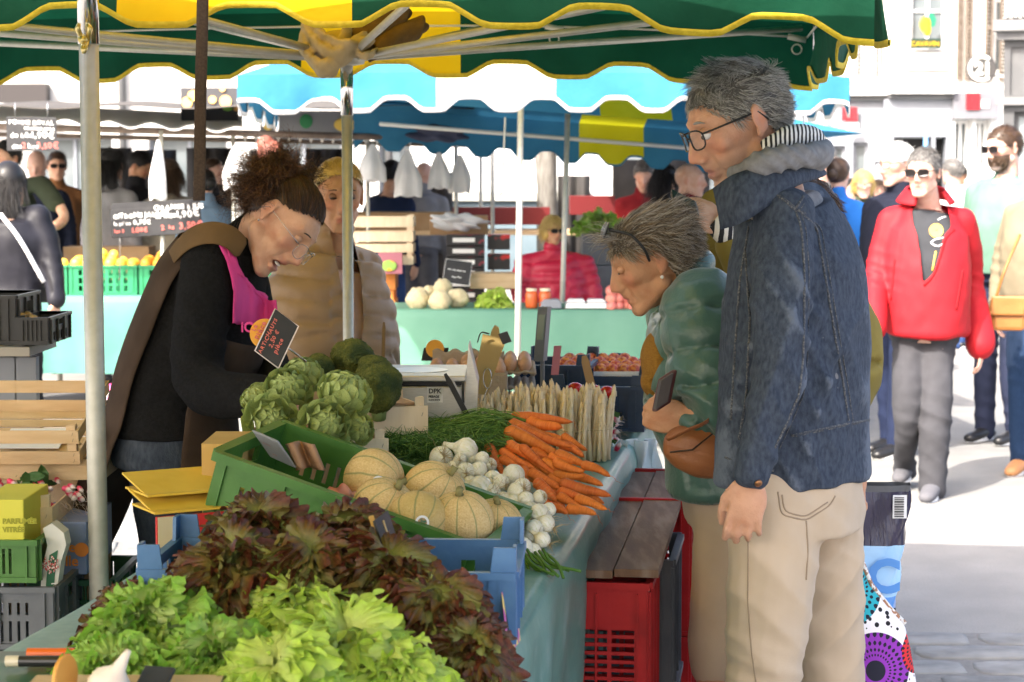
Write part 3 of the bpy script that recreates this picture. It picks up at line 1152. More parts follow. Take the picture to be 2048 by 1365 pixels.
def head_post(V,hc,Hm,s,jawopen=0.0,socket=1.0):
 Q=(V-np.array(hc))@np.array(Hm)/s
 D=np.zeros_like(Q)
 for sx in(-1,1):
  d2=((Q[:,0]-sx*.031)/.019)**2+((Q[:,2]-.012)/.013)**2
  g=np.exp(-d2)*(Q[:,1]<-.04)
  D[:,1]+=g*.013*socket
  d2=((Q[:,0]-sx*.026)/.010)**2+((Q[:,2]+.050)/.022)**2+((Q[:,1]+.09)/.03)**2
  D[:,1]+=np.exp(-d2)*.0035
  for(xa,za,xb,zb,dp,wd) in((.017,-.036,.031,-.070,.0035,.0045),(.016,.002,.046,-.004,.0016,.003),(.046,.014,.060,.024,.0012,.002),(.047,.008,.062,.004,.0012,.002),(.006,.036,.008,.050,.0015,.002)):
   tq=np.clip(((sx*Q[:,0]-xa)*(xb-xa)+(Q[:,2]-za)*(zb-za))/((xb-xa)**2+(zb-za)**2),0,1)
   d2=(sx*Q[:,0]-xa-tq*(xb-xa))**2+(Q[:,2]-za-tq*(zb-za))**2
   D[:,1]+=dp*np.exp(-d2/wd**2)*(Q[:,1]<-.03)
  d2=((Q[:,1]-.014)/.010)**2+((Q[:,2]-.004)/.016)**2
  D[:,0]-=np.exp(-d2)*.006*sx*(sx*Q[:,0]>.074)
 zl=-.0675-jawopen*.4
 g=np.exp(-((Q[:,2]-zl)/.0032)**2)*np.exp(-(Q[:,0]/.022)**4)*(Q[:,1]<-.06)
 D[:,1]+=g*.005
 if jawopen>0:
  g=np.exp(-((Q[:,2]-zl)/(.004+jawopen*.5))**4)*np.exp(-(Q[:,0]/.019)**4)*(Q[:,1]<-.06)
  D[:,1]+=g*.018
 V2=V+(D*s)@np.array(Hm).T
 front=(Q[:,1]<-.06)
 lip=np.exp(-((Q[:,2]+.0675)/(.0115+jawopen))**4)*np.exp(-(Q[:,0]/.020)**4)*front*.75
 stub=sstep(-.035,-.06,Q[:,2])*sstep(.02,-.03,Q[:,1])*(np.abs(Q[:,2])<.14)
 blush=np.zeros(len(V))
 for sx in(-1,1):
  blush+=np.exp(-(((Q[:,0]-sx*.045)/.022)**2+((Q[:,2]+.018)/.02)**2))*front*.4
  blush+=np.exp(-(((Q[:,1]-.016)/.02)**2+((Q[:,2])/.03)**2))*(sx*Q[:,0]>.076)*.35
 blush+=np.exp(-((Q[:,0]/.014)**2+((Q[:,2]+.03)/.014)**2))*(Q[:,1]<-.1)*.4
 return V2,lip,stub,blush
def hand_shapes(b,w_,d,n,s=1.0,curl=.35,side=1,spread=.5,thumb=.5,curls=None):
 w_=Vector(w_);d=Vector(d).normalized();n=Vector(n)
 n=(n-d*n.dot(d)).normalized()
 x=d.cross(n)*side
 k=s
 b.ell(w_+d*.045*k,(.0,0,0) if 0 else(.040*k,.016*k,.050*k),Matrix((x,n,d)).transposed(),14,10)
 b.rcone(w_-d*.02*k,w_+d*.03*k,.026*k,.024*k,12,.72,x)
 lens=[.072,.080,.074,.058]
 for i in range(4):
  off=(.029-.0192*i)*k
  base=w_+d*(.082-.004*abs(i-1.2))*k+x*off
  dirx=(d+x*(.10-.075*i)*spread).normalized()
  c=curl if curls is None else curls[i]
  p=base
  a=c*.5
  L=lens[i]*k
  rad=(.0092,.0094,.0088,.0078)[i]*k
  b.rcone(w_+d*.05*k+x*off*.8,base,.012*k,rad*1.1,10)
  for seg,fr in enumerate((.46,.30,.24)):
   dd=(dirx*math.cos(a)-n*math.sin(a)).normalized()
   q=p+dd*L*fr
   b.rcone(p,q,rad,rad*.93,10)
   rad*=.93
   p=q
   a+=c*(1.0,1.2,.8)[seg]
 t0=w_+d*.022*k+x*.026*k
 t1=t0+(x*.55+d*.75-n*.35*thumb).normalized()*.036*k
 t2=t1+(x*.15+d*.95-n*.55*thumb).normalized()*.032*k
 t3=t2+(d*.9-x*.15-n*.5*thumb).normalized()*.024*k
 b.rcone(t0,t1,.0165*k,.0125*k,10)
 b.rcone(t1,t2,.0115*k,.0105*k,10)
 b.rcone(t2,t3,.0105*k,.0085*k,10)
def limb(b,pts,rad,n=16,flat=1.0,xh=None):
 c=cat3(pts,7)
 m=len(c)
 rr=[]
 ks=np.linspace(0,1,len(rad))
 for i in range(m):
  rr.append(float(np.interp(i/(m-1),ks,rad)))
 u0=(c[0]-c[1]).normalized()
 u1=(c[-1]-c[-2]).normalized()
 P0=[c[0]+u0*rr[0]*q for q in(.95,.75,.4)]
 R0=[rr[0]*q for q in(.25,.65,.92)]
 P1=[c[-1]+u1*rr[-1]*q for q in(.4,.75,.95)]
 R1=[rr[-1]*q for q in(.92,.65,.25)]
 b.tube(P0+c+P1,R0+rr+R1,n,True,0,flat,xh)
def torso(b,J,prof,infl=0.0,t0=0.0,t1=1.0,n=28,rows=26,fwd=0.0):
 sp=cat3([J['pv'],J['wa'],J['ch'],J['nk']],10)
 m=len(sp)-1
 hl=(J['lh']-J['rh']).normalized()
 sl=(J['ls']-J['rs']).normalized()
 prof=np.array(prof)
 V=[]
 rings=[]
 for k in range(rows+1):
  t=t0+(t1-t0)*k/rows
  if t<0:
   c=sp[0]+(sp[0]-sp[3]).normalized()*(-t)*J.get('ext',.6)
   tg=(sp[3]-sp[0]).normalized()
  else:
   f=min(t,.9999)*m
   i=int(f)
   c=sp[i].lerp(sp[i+1],f-i)
   tg=(sp[min(i+2,m)]-sp[max(i-1,0)]).normalized()
  lat=hl.lerp(sl,min(1,max(0,t))).normalized()
  lat=(lat-tg*lat.dot(tg)).normalized()
  fw=tg.cross(lat)*-1
  fw=lat.cross(tg)
  if fw.dot(J['f'])<0:
   fw=-fw
  hw=np.interp(t,prof[:,0],prof[:,1])+infl
  hd=np.interp(t,prof[:,0],prof[:,2])+infl
  fo=np.interp(t,prof[:,0],prof[:,3])
  rings.append((c+fw*fo,lat,fw,hw,hd))
 for(c,lat,fw,hw,hd) in rings:
  for i in range(n):
   a=2*math.pi*i/n
   ca,sa=math.cos(a),math.sin(a)
   e=.82
   V.append(c+lat*(hw*math.copysign(abs(ca)**e,ca))+fw*(hd*math.copysign(abs(sa)**e,sa)))
 Fc=[]
 for k in range(rows):
  for i in range(n):
   j=(i+1)%n
   Fc.append((k*n+i,k*n+j,(k+1)*n+j,(k+1)*n+i))
 Fc.append(tuple(range(n-1,-1,-1)))
 Fc.append(tuple(rows*n+i for i in range(n)))
 b.add(V,Fc)
 return rings
PROF_M=[(-.25,.165,.115,0),(0,.168,.118,0),(.25,.155,.110,.005),(.55,.168,.122,.01),(.78,.165,.112,.0),(.92,.12,.085,-.005),(1,.07,.07,0)]
PROF_F=[(-.25,.165,.115,0),(0,.168,.118,-.005),(.28,.132,.100,0),(.55,.148,.122,.015),(.78,.142,.102,.0),(.92,.10,.075,-.005),(1,.055,.058,0)]
def foldfn(V,folds,seed=0):
 d=np.zeros(len(V))
 for i,(c,ax,wd,wl,am) in enumerate(folds):
  c=np.array(c);ax=np.array(Vector(ax).normalized())
  r=V-c
  dist=np.linalg.norm(r,axis=1)
  ph=(r@ax)*(2*math.pi/wl)+3.0*noise3(V,9,seed+i,8)
  d+=am*np.exp(-(dist/wd)**2)*(1-2*np.abs(np.sin(ph/2))**.8)*(.65+.5*noise3(V,7,seed+i+50,6))
 return d
def cloth(b,voxel,name,mats,root,it=4,amp=.004,freq=16,folds=(),seed=0,puff=None,stretch=(1,1,.45),fine=.0012,cut=None,ret=False,extra=None):
 V,E,me=remesh(b,voxel,it)
 setv(me,V)
 N=normals(me)
 d=amp*noise3(V*np.array(stretch),freq,seed)+fine*noise3(V,70,seed+5)
 d+=amp*.7*np.sin(noise3(V*np.array(stretch),freq*.6,seed+9)*3.0)
 d+=amp*.25*np.sin(noise3(V*np.array(stretch),freq*2.1,seed+19)*2.0)
 if len(folds):
  d+=foldfn(V,folds,seed+20)
 if puff:
  bones,L,pa=puff
  best=np.full(len(V),1e9)
  sco=np.zeros(len(V))
  for(a,c,off) in bones:
   a=np.array(a);c=np.array(c)
   ab=c-a
   l=np.linalg.norm(ab)
   t=np.clip(((V-a)@ab)/(l*l),-.2,1.2)
   dist=np.linalg.norm(V-(a+np.outer(t,ab)),axis=1)
   q=dist<best
   best=np.where(q,dist,best)
   sco=np.where(q,t*l+off,sco)
  sco=sco+.006*noise3(V,12,seed+3)
  ph=np.abs(np.sin(math.pi*sco/L))
  pin=noise3(V,95,seed+31,10)*(1-ph)**1.5
  d+=pa*(ph**.42-.6)+pa*.28*pin
 V=V+N*d[:,None]
 wr=d
 wr=np.clip(wr/(wr.std()*3+1e-9)+.5,0,1)
 me.attributes.new('wear','FLOAT','POINT').data.foreach_set('value',wr.astype(np.float32))
 V=lapl(V,E,1,.35)
 if extra is not None:
  V=extra(V)
 setv(me,V)
 if cut:
  cut_px(me,cut)
 o=finish(me,name,mats,root)
 return o
def projpx(V):
 V=np.asarray(V)
 r=V-np.array(CAM)
 f=np.array(_fw);u=np.array(_up)
 z=r@f
 return 1024+FPX*r[:,0]/z,682.5-FPX*(r@u)/z
def inpoly(x,y,poly):
 c=np.zeros(len(x),dtype=bool)
 n=len(poly)
 for i in range(n):
  x0,y0=poly[i]
  x1,y1=poly[(i+1)%n]
  t=((y0>y)!=(y1>y))&(x<(x1-x0)*(y-y0)/((y1-y0)+1e-9)+x0)
  c^=t
 return c
def cut_px(me,polys):
 bm=bmesh.new()
 bm.from_mesh(me)
 bm.faces.ensure_lookup_table()
 cen=np.array([f.calc_center_median()[:] for f in bm.faces])
 nr=np.array([f.normal[:] for f in bm.faces])
 x,y=projpx(cen)
 facing=((cen-np.array(CAM))*nr).sum(1)<0
 kill=np.zeros(len(cen),dtype=bool)
 for p in polys:
  kill|=inpoly(x,y,p)&facing
 bmesh.ops.delete(bm,geom=[f for f,k in zip(bm.faces,kill) if k],context='FACES')
 for _ in range(10):
  nw={}
  for v in bm.verts:
   nb=[e.other_vert(v).co for e in v.link_edges if e.is_boundary]
   if len(nb)==2:
    nw[v]=v.co*.4+(nb[0]+nb[1])*.3
  for v,c in nw.items():
   v.co=c
 bm.to_mesh(me)
 bm.free()
class Hit:
 def __init__(s,o):
  L=wloc(o)
  me=o.data
  s.t=BVHTree.FromPolygons([v.co+L for v in me.vertices],[tuple(p.vertices) for p in me.polygons])
 def px(s,x,y,off=.001):
  r=(P(x,y,5)-CAM).normalized()
  h=s.t.ray_cast(CAM,r)
  if h[0] is None:
   return None
  n=h[1]
  if n.dot(r)>0:
   n=-n
  return h[0]+n*off,n
 def near(s,p,off=.001):
  h=s.t.find_nearest(p)
  return h[0]+h[1]*off,h[1]
 def line(s,pts,off=.0008,step=8):
  out=[]
  for i in range(len(pts)-1):
   a,c=pts[i],pts[i+1]
   m=max(1,int(math.hypot(c[0]-a[0],c[1]-a[1])/step))
   for k in range(m):
    out.append((lerp(a[0],c[0],k/m),lerp(a[1],c[1],k/m)))
  out.append(pts[-1])
  res=[]
  for q in out:
   h=s.px(q[0],q[1],off)
   if h is not None and(not res or(h[0]-res[-1]).length<.12):
    res.append(h[0])
  return res
def seam(hit,lines,name,m,root,r=.0045,fl=.28,n=6,off=.0006,smooth=2):
 b=B()
 for ln in lines:
  p=hit.line(ln,off)
  if len(p)<2:
   continue
  for _ in range(smooth):
   p=[p[0]]+[(p[i-1]+p[i]*2+p[i+1])/4 for i in range(1,len(p)-1)]+[p[-1]]
  b.tube(p,r,n,True,0,None)
 if b.v:
  return b.build(name,m,root)
def strands(paths,rad,midx,mats,name,root,sides=3):
 n,K,_=paths.shape
 T=np.gradient(paths,axis=1)
 T/=(np.linalg.norm(T,axis=2,keepdims=True)+1e-9)
 g=np.random.default_rng(5)
 r0=g.normal(size=(n,1,3))
 X=np.cross(T,np.broadcast_to(r0,T.shape))
 X/=(np.linalg.norm(X,axis=2,keepdims=True)+1e-9)
 Y=np.cross(T,X)
 tap=np.linspace(1,.25,K)
 rr=(np.asarray(rad).reshape(-1,1) if np.ndim(rad) else np.full((n,1),rad))*tap
 V=np.empty((n,K,sides,3))
 for k in range(sides):
  a=2*math.pi*k/sides
  V[:,:,k]=paths+(X*math.cos(a)+Y*math.sin(a))*rr[:,:,None]
 base=(np.arange(n)[:,None,None]*K+np.arange(K-1)[None,:,None])*sides
 k=np.arange(sides)[None,None,:]
 k2=(k+1)%sides
 F=np.stack([base+k,base+k2,base+sides+k2,base+sides+k],-1).reshape(-1,4)
 me=bpy.data.meshes.new(name)
 V=V.reshape(-1,3)
 L=np.array(wloc(root)) if root is not None else 0
 V=V-L
 nf=len(F)
 me.vertices.add(len(V))
 me.vertices.foreach_set('co',V.astype(np.float32).ravel())
 me.loops.add(nf*4)
 me.loops.foreach_set('vertex_index',F.astype(np.int32).ravel())
 me.polygons.add(nf)
 me.polygons.foreach_set('loop_start',np.arange(nf,dtype=np.int32)*4)
 me.polygons.foreach_set('loop_total',np.full(nf,4,dtype=np.int32))
 for m in mats:
  me.materials.append(m)
 me.polygons.foreach_set('material_index',np.repeat(np.asarray(midx,dtype=np.int32),(K-1)*sides))
 me.polygons.foreach_set('use_smooth',np.ones(nf,dtype=bool))
 me.update()
 me.validate()
 o=bpy.data.objects.new(name,me)
 C.objects.link(o)
 o.parent=root
 return o
def hair(root,hc,Hm,s,mats,wts,n,length,mask,flow,K=8,lift=(.004,.012),rad=.0007,curl=0,cfreq=2.0,jitter=.25,seed=1,cap=True,capinf=1.03,grav=0.0,name='hair',ec=(0,.016,.030),er=(.079,.102,.094),lenvar=.3,clump=0):
 g=np.random.default_rng(seed)
 ec=np.array(ec);er=np.array(er)
 D=g.normal(size=(n*6,3))
 D/=np.linalg.norm(D,axis=1,keepdims=True)
 Q=ec+D*er
 keep=mask(Q)
 Q=Q[keep][:n]
 m=len(Q)
 if m==0:
  return
 Lg=length(Q) if callable(length) else np.full(m,length)
 Lg=Lg*g.uniform(1-lenvar,1+lenvar,m)
 jit=g.normal(size=(m,3))*jitter
 if clump:
  cid=g.integers(0,clump,m)
  cc=g.choice(m,clump)
  dd=((Q[:,None,:]-Q[cc][None])**2).sum(2)
  cid=dd.argmin(1)
  jit=jit*.35+(g.normal(size=(clump,3))*jitter*1.3)[cid]
 ph=g.uniform(0,6.28,(m,2))
 lf=g.uniform(.3,1,m)
 paths=np.empty((m,K,3))
 p=Q.copy()
 for k in range(K):
  paths[:,k]=p
  f=flow(p)+jit
  if grav:
   gz=np.array(Hm.transposed()@Vector((0,0,-1)))
   f=f+gz*grav*(k/K)
  f/=np.linalg.norm(f,axis=1,keepdims=True)+1e-9
  if curl:
   a=2*math.pi*cfreq*k/K+ph[:,0]
   f=f+curl*np.stack([np.cos(a),np.sin(a+ph[:,1]),np.sin(a)],1)
  p=p+f*(Lg/K)[:,None]
  e=(p-ec)/er
  rr=np.linalg.norm(e,axis=1)
  mn=1+(lift[0]+(lift[1]-lift[0])*lf*(k+1)/K)/.09
  sc_=np.where(rr<mn,mn/rr,1)
  p=ec+e*sc_[:,None]*er
 paths[:,0]=Q
 Wd=paths.reshape(-1,3)@np.array(Hm).T*s+np.array(hc)
 paths=Wd.reshape(m,K,3)
 mi=g.choice(len(mats),m,p=np.array(wts)/sum(wts))
 o=strands(paths,rad*g.uniform(.7,1.3,m),mi,mats,name,root)
 if cap:
  b=B()
  b.ell((0,0,0),(1,1,1),None,72,48)
  V=np.array(b.v)
  Qc=ec+V*er*(capinf+.015*noise3(V,9,seed))[:,None]
  ok=mask(ec+V*er)
  b.f=[f for f in b.f if all(ok[i] for i in f)]
  b.mi=[0]*len(b.f)
  b.v=[tuple(hc+Hm@(Vector(q)*s)) for q in Qc]
  if b.f:
   b.build('hair_base',mats[0],root)
 return o
def body(root,J,sk,voxel=.006,female=False,prof=None,detail=True,stub=0.0,jawopen=0.0,arms=True,legs=True,lo=.85,it=3):
 b=B()
 Hm=frame_head(J['hf'],J['hu'])
 s=J.get('hs',1.0)
 head_shapes(b,J['hc'],Hm,s,female,detail,jawopen)
 nb=J['hc']+Hm@(Vector((0,.030,-.05))*s)
 nr=.047 if female else .056
 b.rcone(nb,J['nk']+Vector((0,0,-.02)),nr*s,nr*1.12*s,18)
 pr=[(t,w_*lo,d*lo,f) for(t,w_,d,f) in(prof or(PROF_F if female else PROF_M))]
 torso(b,J,pr,0,-.12,.96,20,16)
 k=.88 if female else 1.0
 for sd in('l','r'):
  if arms:
   limb(b,[J[sd+'s'],J[sd+'e'],J[sd+'w']],[.034*k,.032*k,.028*k,.030*k,.026*k] if J.get('thin') else[.047*k,.043*k,.036*k,.038*k,.026*k],12)
   h=J.get(sd+'hand')
   if h:
    hand_shapes(b,J[sd+'w'],**h)
  if legs:
   limb(b,[J[sd+'h'],J[sd+'k'],J[sd+'a']],[.075,.066,.05,.046,.034],12)
   ft=J.get(sd+'f',J['f'])
   b.rcone(J[sd+'a']+Vector((0,0,-.04)),J[sd+'a']+Vector(ft).normalized()*.14+Vector((0,0,-.065)),.033,.026,12)
 V,E,me=remesh(b,voxel,it)
 V,lip,st,bl=head_post(V,J['hc'],Hm,s,jawopen)
 setv(me,V)
 for nm,a in(('lip',lip*(1 if detail else .6)),('stub',st*stub),('blush',bl)):
  at=me.attributes.new(nm,'FLOAT','POINT')
  at.data.foreach_set('value',a.astype(np.float32))
 return finish(me,'body',sk,root),Hm
def skel(x,y,h=1.72,f=(0,-1,0),lean=0.0,stance=.1,step=0.0,head=None,female=False):
 f=Vector(f);f.z=0;f.normalize()
 lat=(-f).cross(Vector((0,0,1)))
 k=h/1.75
 o=Vector((x,y,0))
 J={'f':f}
 sw=(.155 if female else .175)*k
 def at(fw,la,z,ln=0):
  return o+f*(fw*k+lean*ln)+lat*(la*k)+Vector((0,0,z*k))
 J['pv']=at(0,0,.95,0)
 J['wa']=at(.01,0,1.08,.25)
 J['ch']=at(.0,0,1.27,.6)
 J['nk']=at(-.015,0,1.475,1)
 J['hc']=at(.025,0,1.625,1.25)
 J['hf']=f
 J['hu']=Vector((0,0,1))
 J['hs']=k*(.96 if female else 1.0)
 for sd,sg in(('l',1),('r',-1)):
  J[sd+'s']=at(0,0,1.375,.95)+lat*sg*sw
  J[sd+'e']=at(-.02,0,1.12,.7)+lat*sg*(sw+.06)
  J[sd+'w']=at(.05,0,.87,.5)+lat*sg*(sw+.07)
  J[sd+'h']=at(0,0,.93)+lat*sg*.085
  J[sd+'k']=at(.03+step*sg*.5,0,.50)+lat*sg*(stance*.95)
  J[sd+'a']=at(step*sg,0,.085)+lat*sg*stance
  J[sd+'hand']=dict(d=(0,0,-1),n=lat*sg,side=-sg,curl=.4)
 return J
def trousers(root,J,m,voxel=.008,rad=(.098,.084,.070,.066,.062),top=.10,hip=.012,seed=0,amp=.004,prof=None,name='trousers',foot=.04,folds=(),it=4):
 b=B()
 torso(b,J,prof or PROF_M,hip,-.10,top,24,8)
 for sd in('l','r'):
  h,k,a=J[sd+'h'],J[sd+'k'],J[sd+'a']
  limb(b,[h,k,a+Vector((0,0,-foot))],list(rad),18)
 fl=list(folds)
 for sd in('l','r'):
  k,a=J[sd+'k'],J[sd+'a']
  fl.append((k,(.4,0,1),.12,.075,amp*1.2))
  fl.append((a+Vector((0,0,.08)),(.5,.2,1),.13,.075,amp*1.5))
  fl.append((J[sd+'h']+Vector((0,0,-.05)),(.5,.2,.8),.12,.05,amp*.9))
 return cloth(b,voxel,name,m,root,it,amp,14,fl,seed)
def shoes(root,J,m,msole=None,L=.27):
 for sd in('l','r'):
  a=J[sd+'a']
  f=Vector(J.get(sd+'f',J['f'])).normalized()
  lat=f.cross(Vector((0,0,1)))
  b=B()
  z0=a.z-.085
  pts=[a-f*.06+Vector((0,0,-.045)),a+f*.02+Vector((0,0,-.035)),a+f*.10+Vector((0,0,-.050)),a+f*.175+Vector((0,0,-.060))]
  b.tube([pts[0]-f*.02]+cat3(pts,4)+[pts[-1]+f*.025],[.015,.038,.040,.041,.042,.044,.045,.046,.046,.045,.044,.042,.040,.036,.022],14,True,0,.75,lat)
  so=b.build('shoe',m,root)
  b=B()
  out=[]
  for i in range(20):
   t=2*math.pi*i/20
   out.append((.055+.135*math.cos(t),(.043 if math.cos(t)>0 else .036)*math.sin(t)))
  b.prism(out,a+Vector((0,0,-.085)),f,lat,(0,0,.026))
  sl=b.build('sole',msole or M_white,root,smooth=False)
def glasses(root,hc,Hm,s,m_frame,m_lens,w_=.024,h=.019,y=-.105,z=.010,sun=False,rim=.0014,rect=3.0):
 b=B()
 lens=B()
 def T(p):
  return hc+Hm@(Vector(p)*s)
 for sx in(-1,1):
  pts=[]
  for i in range(25):
   a=2*math.pi*i/24
   ca,sa=math.cos(a),math.sin(a)
   pts.append(T((sx*.033+w_*math.copysign(abs(ca)**(2/rect),ca),y+.010*abs(ca)*(1 if sx*ca>0 else 0),z+h*math.copysign(abs(sa)**(2/rect),sa))))
  b.tube(pts,rim*s,6,False)
  lens.add(pts[:-1],[tuple(range(24))])
  b.tube([T((sx*(.033+w_),y+.010,z+h*.5)),T((sx*.074,y+.025,z+h*.55)),T((sx*.083,-.02,z+.012)),T((sx*.083,.018,z+.012)),T((sx*.081,.035,z-.01))],rim*1.1*s,6)
 b.tube([T((-.033+w_,y,z+.004)),T((0,y-.004,z+.008)),T((.033-w_,y,z+.004))],rim*s,6)
 gl=b.build('glasses',m_frame,root)
 lo=lens.build('lens',m_lens,root,smooth=False)
 if sun:
  sm=lo.modifiers.new('t','SOLIDIFY')
  sm.thickness=.004
 return gl
M_lensclear=mat('spectacle lens',(.9,.93,.95),.03,alpha=.10,spec=.8)
M_sunlens=mat('sunglass lens',(.012,.010,.010),.3,spec=.25)
M_blackp=mat('black plastic',(.012,.012,.013),.35,(.018,.018,.02),40,2)
M_wire=mat('steel wire',(.5,.5,.5),.25,metal=1)
# -------- the man in the denim jacket
def denim_mat(name,dk,lt,sc_=26):
 m=mat(name,dk,.85,tuple(lerp(a,c,.45) for a,c in zip(dk,lt)),120,3,.35,420,stretch=(1,1,.5),lo=.3,hi=.75,spec=.2)
 N,L=m.node_tree.nodes,m.node_tree.links
 at=N.new('ShaderNodeAttribute');at.attribute_name='wear'
 nz=N.new('ShaderNodeTexNoise');nz.inputs['Scale'].default_value=45;nz.inputs['Detail'].default_value=5
 ad=N.new('ShaderNodeMath');ad.operation='MULTIPLY_ADD';ad.inputs[1].default_value=.55
 L.new(nz.outputs['Fac'],ad.inputs[0]);L.new(at.outputs['Fac'],ad.inputs[2])
 rp=N.new('ShaderNodeValToRGB');rp.color_ramp.elements[0].position=.74;rp.color_ramp.elements[1].position=1.0;rp.color_ramp.elements[1].color=(.55,.55,.55,1)
 L.new(ad.outputs[0],rp.inputs[0])
 mx=N.new('ShaderNodeMix');mx.data_type='RGBA';L.new(rp.outputs[0],mx.inputs['Factor'])
 bs=N['Principled BSDF'];L.new(bs.inputs['Base Color'].links[0].from_socket,mx.inputs['A']);mx.inputs['B'].default_value=(*[q*1.25+.02 for q in lt],1)
 L.new(mx.outputs['Result'],bs.inputs['Base Color'])
 return m
M_denim=denim_mat('dark denim',(.027,.037,.058),(.115,.138,.178))
M_dseam=mat('worn denim seam',(.045,.052,.068),.9,(.17,.17,.165),260,2,.3,500,lo=.45,hi=.7)
M_chino=mat('beige cotton',(.46,.36,.255),.9,(.52,.41,.295),7,4,.12,600,sheen=.1,spec=.2)
M_chseam=mat('beige seam',(.30,.225,.15),.9)
M_grey=mat('grey jersey',(.16,.16,.165),.95,(.22,.22,.23),60,3,.3,500)
HG=[mat('hair charcoal',(.06,.055,.05),.5),mat('hair grey',(.24,.23,.21),.45),mat('hair silver',(.52,.51,.48),.42)]
def stripes_mat(name,c1,c2,freq,axis=2,rough=.9):
 if name in MATS:
  return MATS[name]
 m=mat(name,c1,rough)
 t=m.node_tree
 N,L=t.nodes,t.links
 tc=N.new('ShaderNodeTexCoord')
 wv=N.new('ShaderNodeTexWave')
 wv.wave_type='BANDS'
 wv.bands_direction='XYZ'[axis]
 wv.inputs['Scale'].default_value=freq
 wv.inputs['Distortion'].default_value=1.2
 wv.inputs['Detail Scale'].default_value=1.5
 L.new(tc.outputs['Object'],wv.inputs['Vector'])
 rp=N.new('ShaderNodeValToRGB')
 rp.color_ramp.interpolation='CONSTANT'
 rp.color_ramp.elements[1].position=.5
 rp.color_ramp.elements[0].color=(*c1,1)
 rp.color_ramp.elements[1].color=(*c2,1)
 L.new(wv.outputs['Fac'],rp.inputs['Fac'])
 L.new(rp.outputs['Color'],N['Principled BSDF'].inputs['Base Color'])
 return m
rt=thing('person','man in a dark denim jacket and beige trousers, glasses, looking down at the stall','person',(P(1585,1000,4.06).x,4.06,0))
f=Vector((-.94,.34,0)).normalized()
J={'f':f}
J['pv']=P(1588,1000,4.06);J['wa']=P(1590,860,4.06);J['ch']=P(1592,600,4.06);J['nk']=P(1548,372,4.06)
J['hc']=P(1474,252,4.04);J['hf']=Vector((-.90,-.26,-.36));J['hu']=Vector((-.30,-.05,.95));J['hs']=1.01
J['ls']=P(1560,440,3.88);J['le']=P(1553,715,3.81);J['lw']=P(1505,960,3.79)
J['rs']=P(1612,430,4.25);J['re']=P(1650,690,4.38);J['rw']=P(1700,925,4.40)
J['lh']=P(1552,1000,3.97);J['lk']=P(1522,1395,3.93);J['la']=P(1500,1700,3.98);J['la'].z=.085
J['rh']=P(1634,1000,4.15);J['rk']=P(1662,1390,4.20);J['ra']=P(1690,1700,4.2);J['ra'].z=.085
J['thin']=1
J['lhand']=dict(d=(-.20,-.05,-1),n=(-.25,-1,.05),side=1,curls=(.45,.60,.70,.75),s=.95,thumb=.8,spread=1.0)
J['rhand']=dict(d=(0,0,-1),n=(0,1,0),side=-1,curl=1.0)
bo,Hm=body(rt,J,SK_M,.0042,stub=.33,it=2,lo=.78)
hs=J['hs']
PJ=[(-.25,.165,.13,0),(0,.168,.128,.004),(.25,.165,.128,.010),(.55,.178,.134,.01),(.78,.172,.118,-.006),(.9,.125,.09,-.01),(1,.08,.075,-.01)]
b=B()
torso(b,J,PJ,.016,.105,.93,34,30)
limb(b,[J['ls']+Vector((.012,.03,.012)),J['le'],J['lw']+Vector((0,0,.015))],[.072,.067,.062,.057,.054,.049],22)
limb(b,[J['rs'],J['re'],J['rw']],[.072,.066,.06,.054,.05],18)
fl=[(J['le'],(.35,.1,1),.15,.06,.016),(J['lw']+Vector((0,0,.06)),(.2,0,1),.07,.036,.0035),(J['ls']+Vector((.03,-.05,-.10)),(.8,0,.5),.12,.05,.009),(P(1650,640,3.9),(.95,0,-.35),.26,.085,.013),(P(1560,820,3.85),(.8,0,.6),.14,.06,.013),(P(1700,780,3.95),(.9,0,.3),.14,.06,.007)]
jk=cloth(b,.0065,'denim_jacket',M_denim,rt,4,.0070,13,fl,3,stretch=(1.2,1.2,.3))
H=Hit(jk)
lines=[[(1500,362),(1506,388),(1544,384),(1569,402),(1590,420)],[(1590,420),(1612,385),(1640,371),(1680,374),(1712,398)],[(1592,422),(1603,455),(1609,540),(1608,640),(1606,720),(1598,790),(1572,850),(1550,896)],[(1596,420),(1634,455),(1650,550),(1670,670),(1687,770),(1697,842)],[(1583,872),(1636,860),(1703,846),(1747,838)],[(1450,915),(1500,932),(1548,942)],[(1500,440),(1480,560),(1470,700),(1462,840)],[(1436,560),(1432,700),(1428,800),(1428,900)],[(1418,600),(1410,720),(1404,830),(1408,935)],[(1490,500),(1500,640),(1492,800),(1478,880)]]
seam(H,lines,'seam',M_dseam,rt,.0027,off=.0001)
seam(H,[[(x+9,y+2) for(x,y) in l] for l in lines[:5]],'seam',M_dseam,rt,.0012,off=.0003)
b=B()
M_copper=mat('copper button',(.35,.17,.08),.35,metal=.9)
for q in((1424,634),(1418,730),(1412,826),(1516,966)):
 h=H.px(*q)
 if h:
  b.lathe([(.002,-.002),(.008,0),(.0075,.003),(.003,.004)],12,Matrix.Translation(h[0])@frame(h[1]).to_4x4())
b.build('buttons',M_copper,rt)
b=B()
torso(b,J,PJ,-.004,.3,.965,26,14)
cloth(b,.009,'hoodie',M_grey,rt,3,.003,16,(),8)
b=B()
ctop=[P(1431,378,3.93),P(1470,352,3.885),P(1520,338,3.885),P(1580,330,3.93),P(1630,330,4.05),P(1620,330,4.16)]
cbot=[P(1446,458,3.92),P(1484,446,3.865),P(1532,412,3.865),P(1588,372,3.91),P(1645,352,4.06),P(1640,350,4.2)]
ct=cat3(ctop,6);cb=cat3(cbot,6)
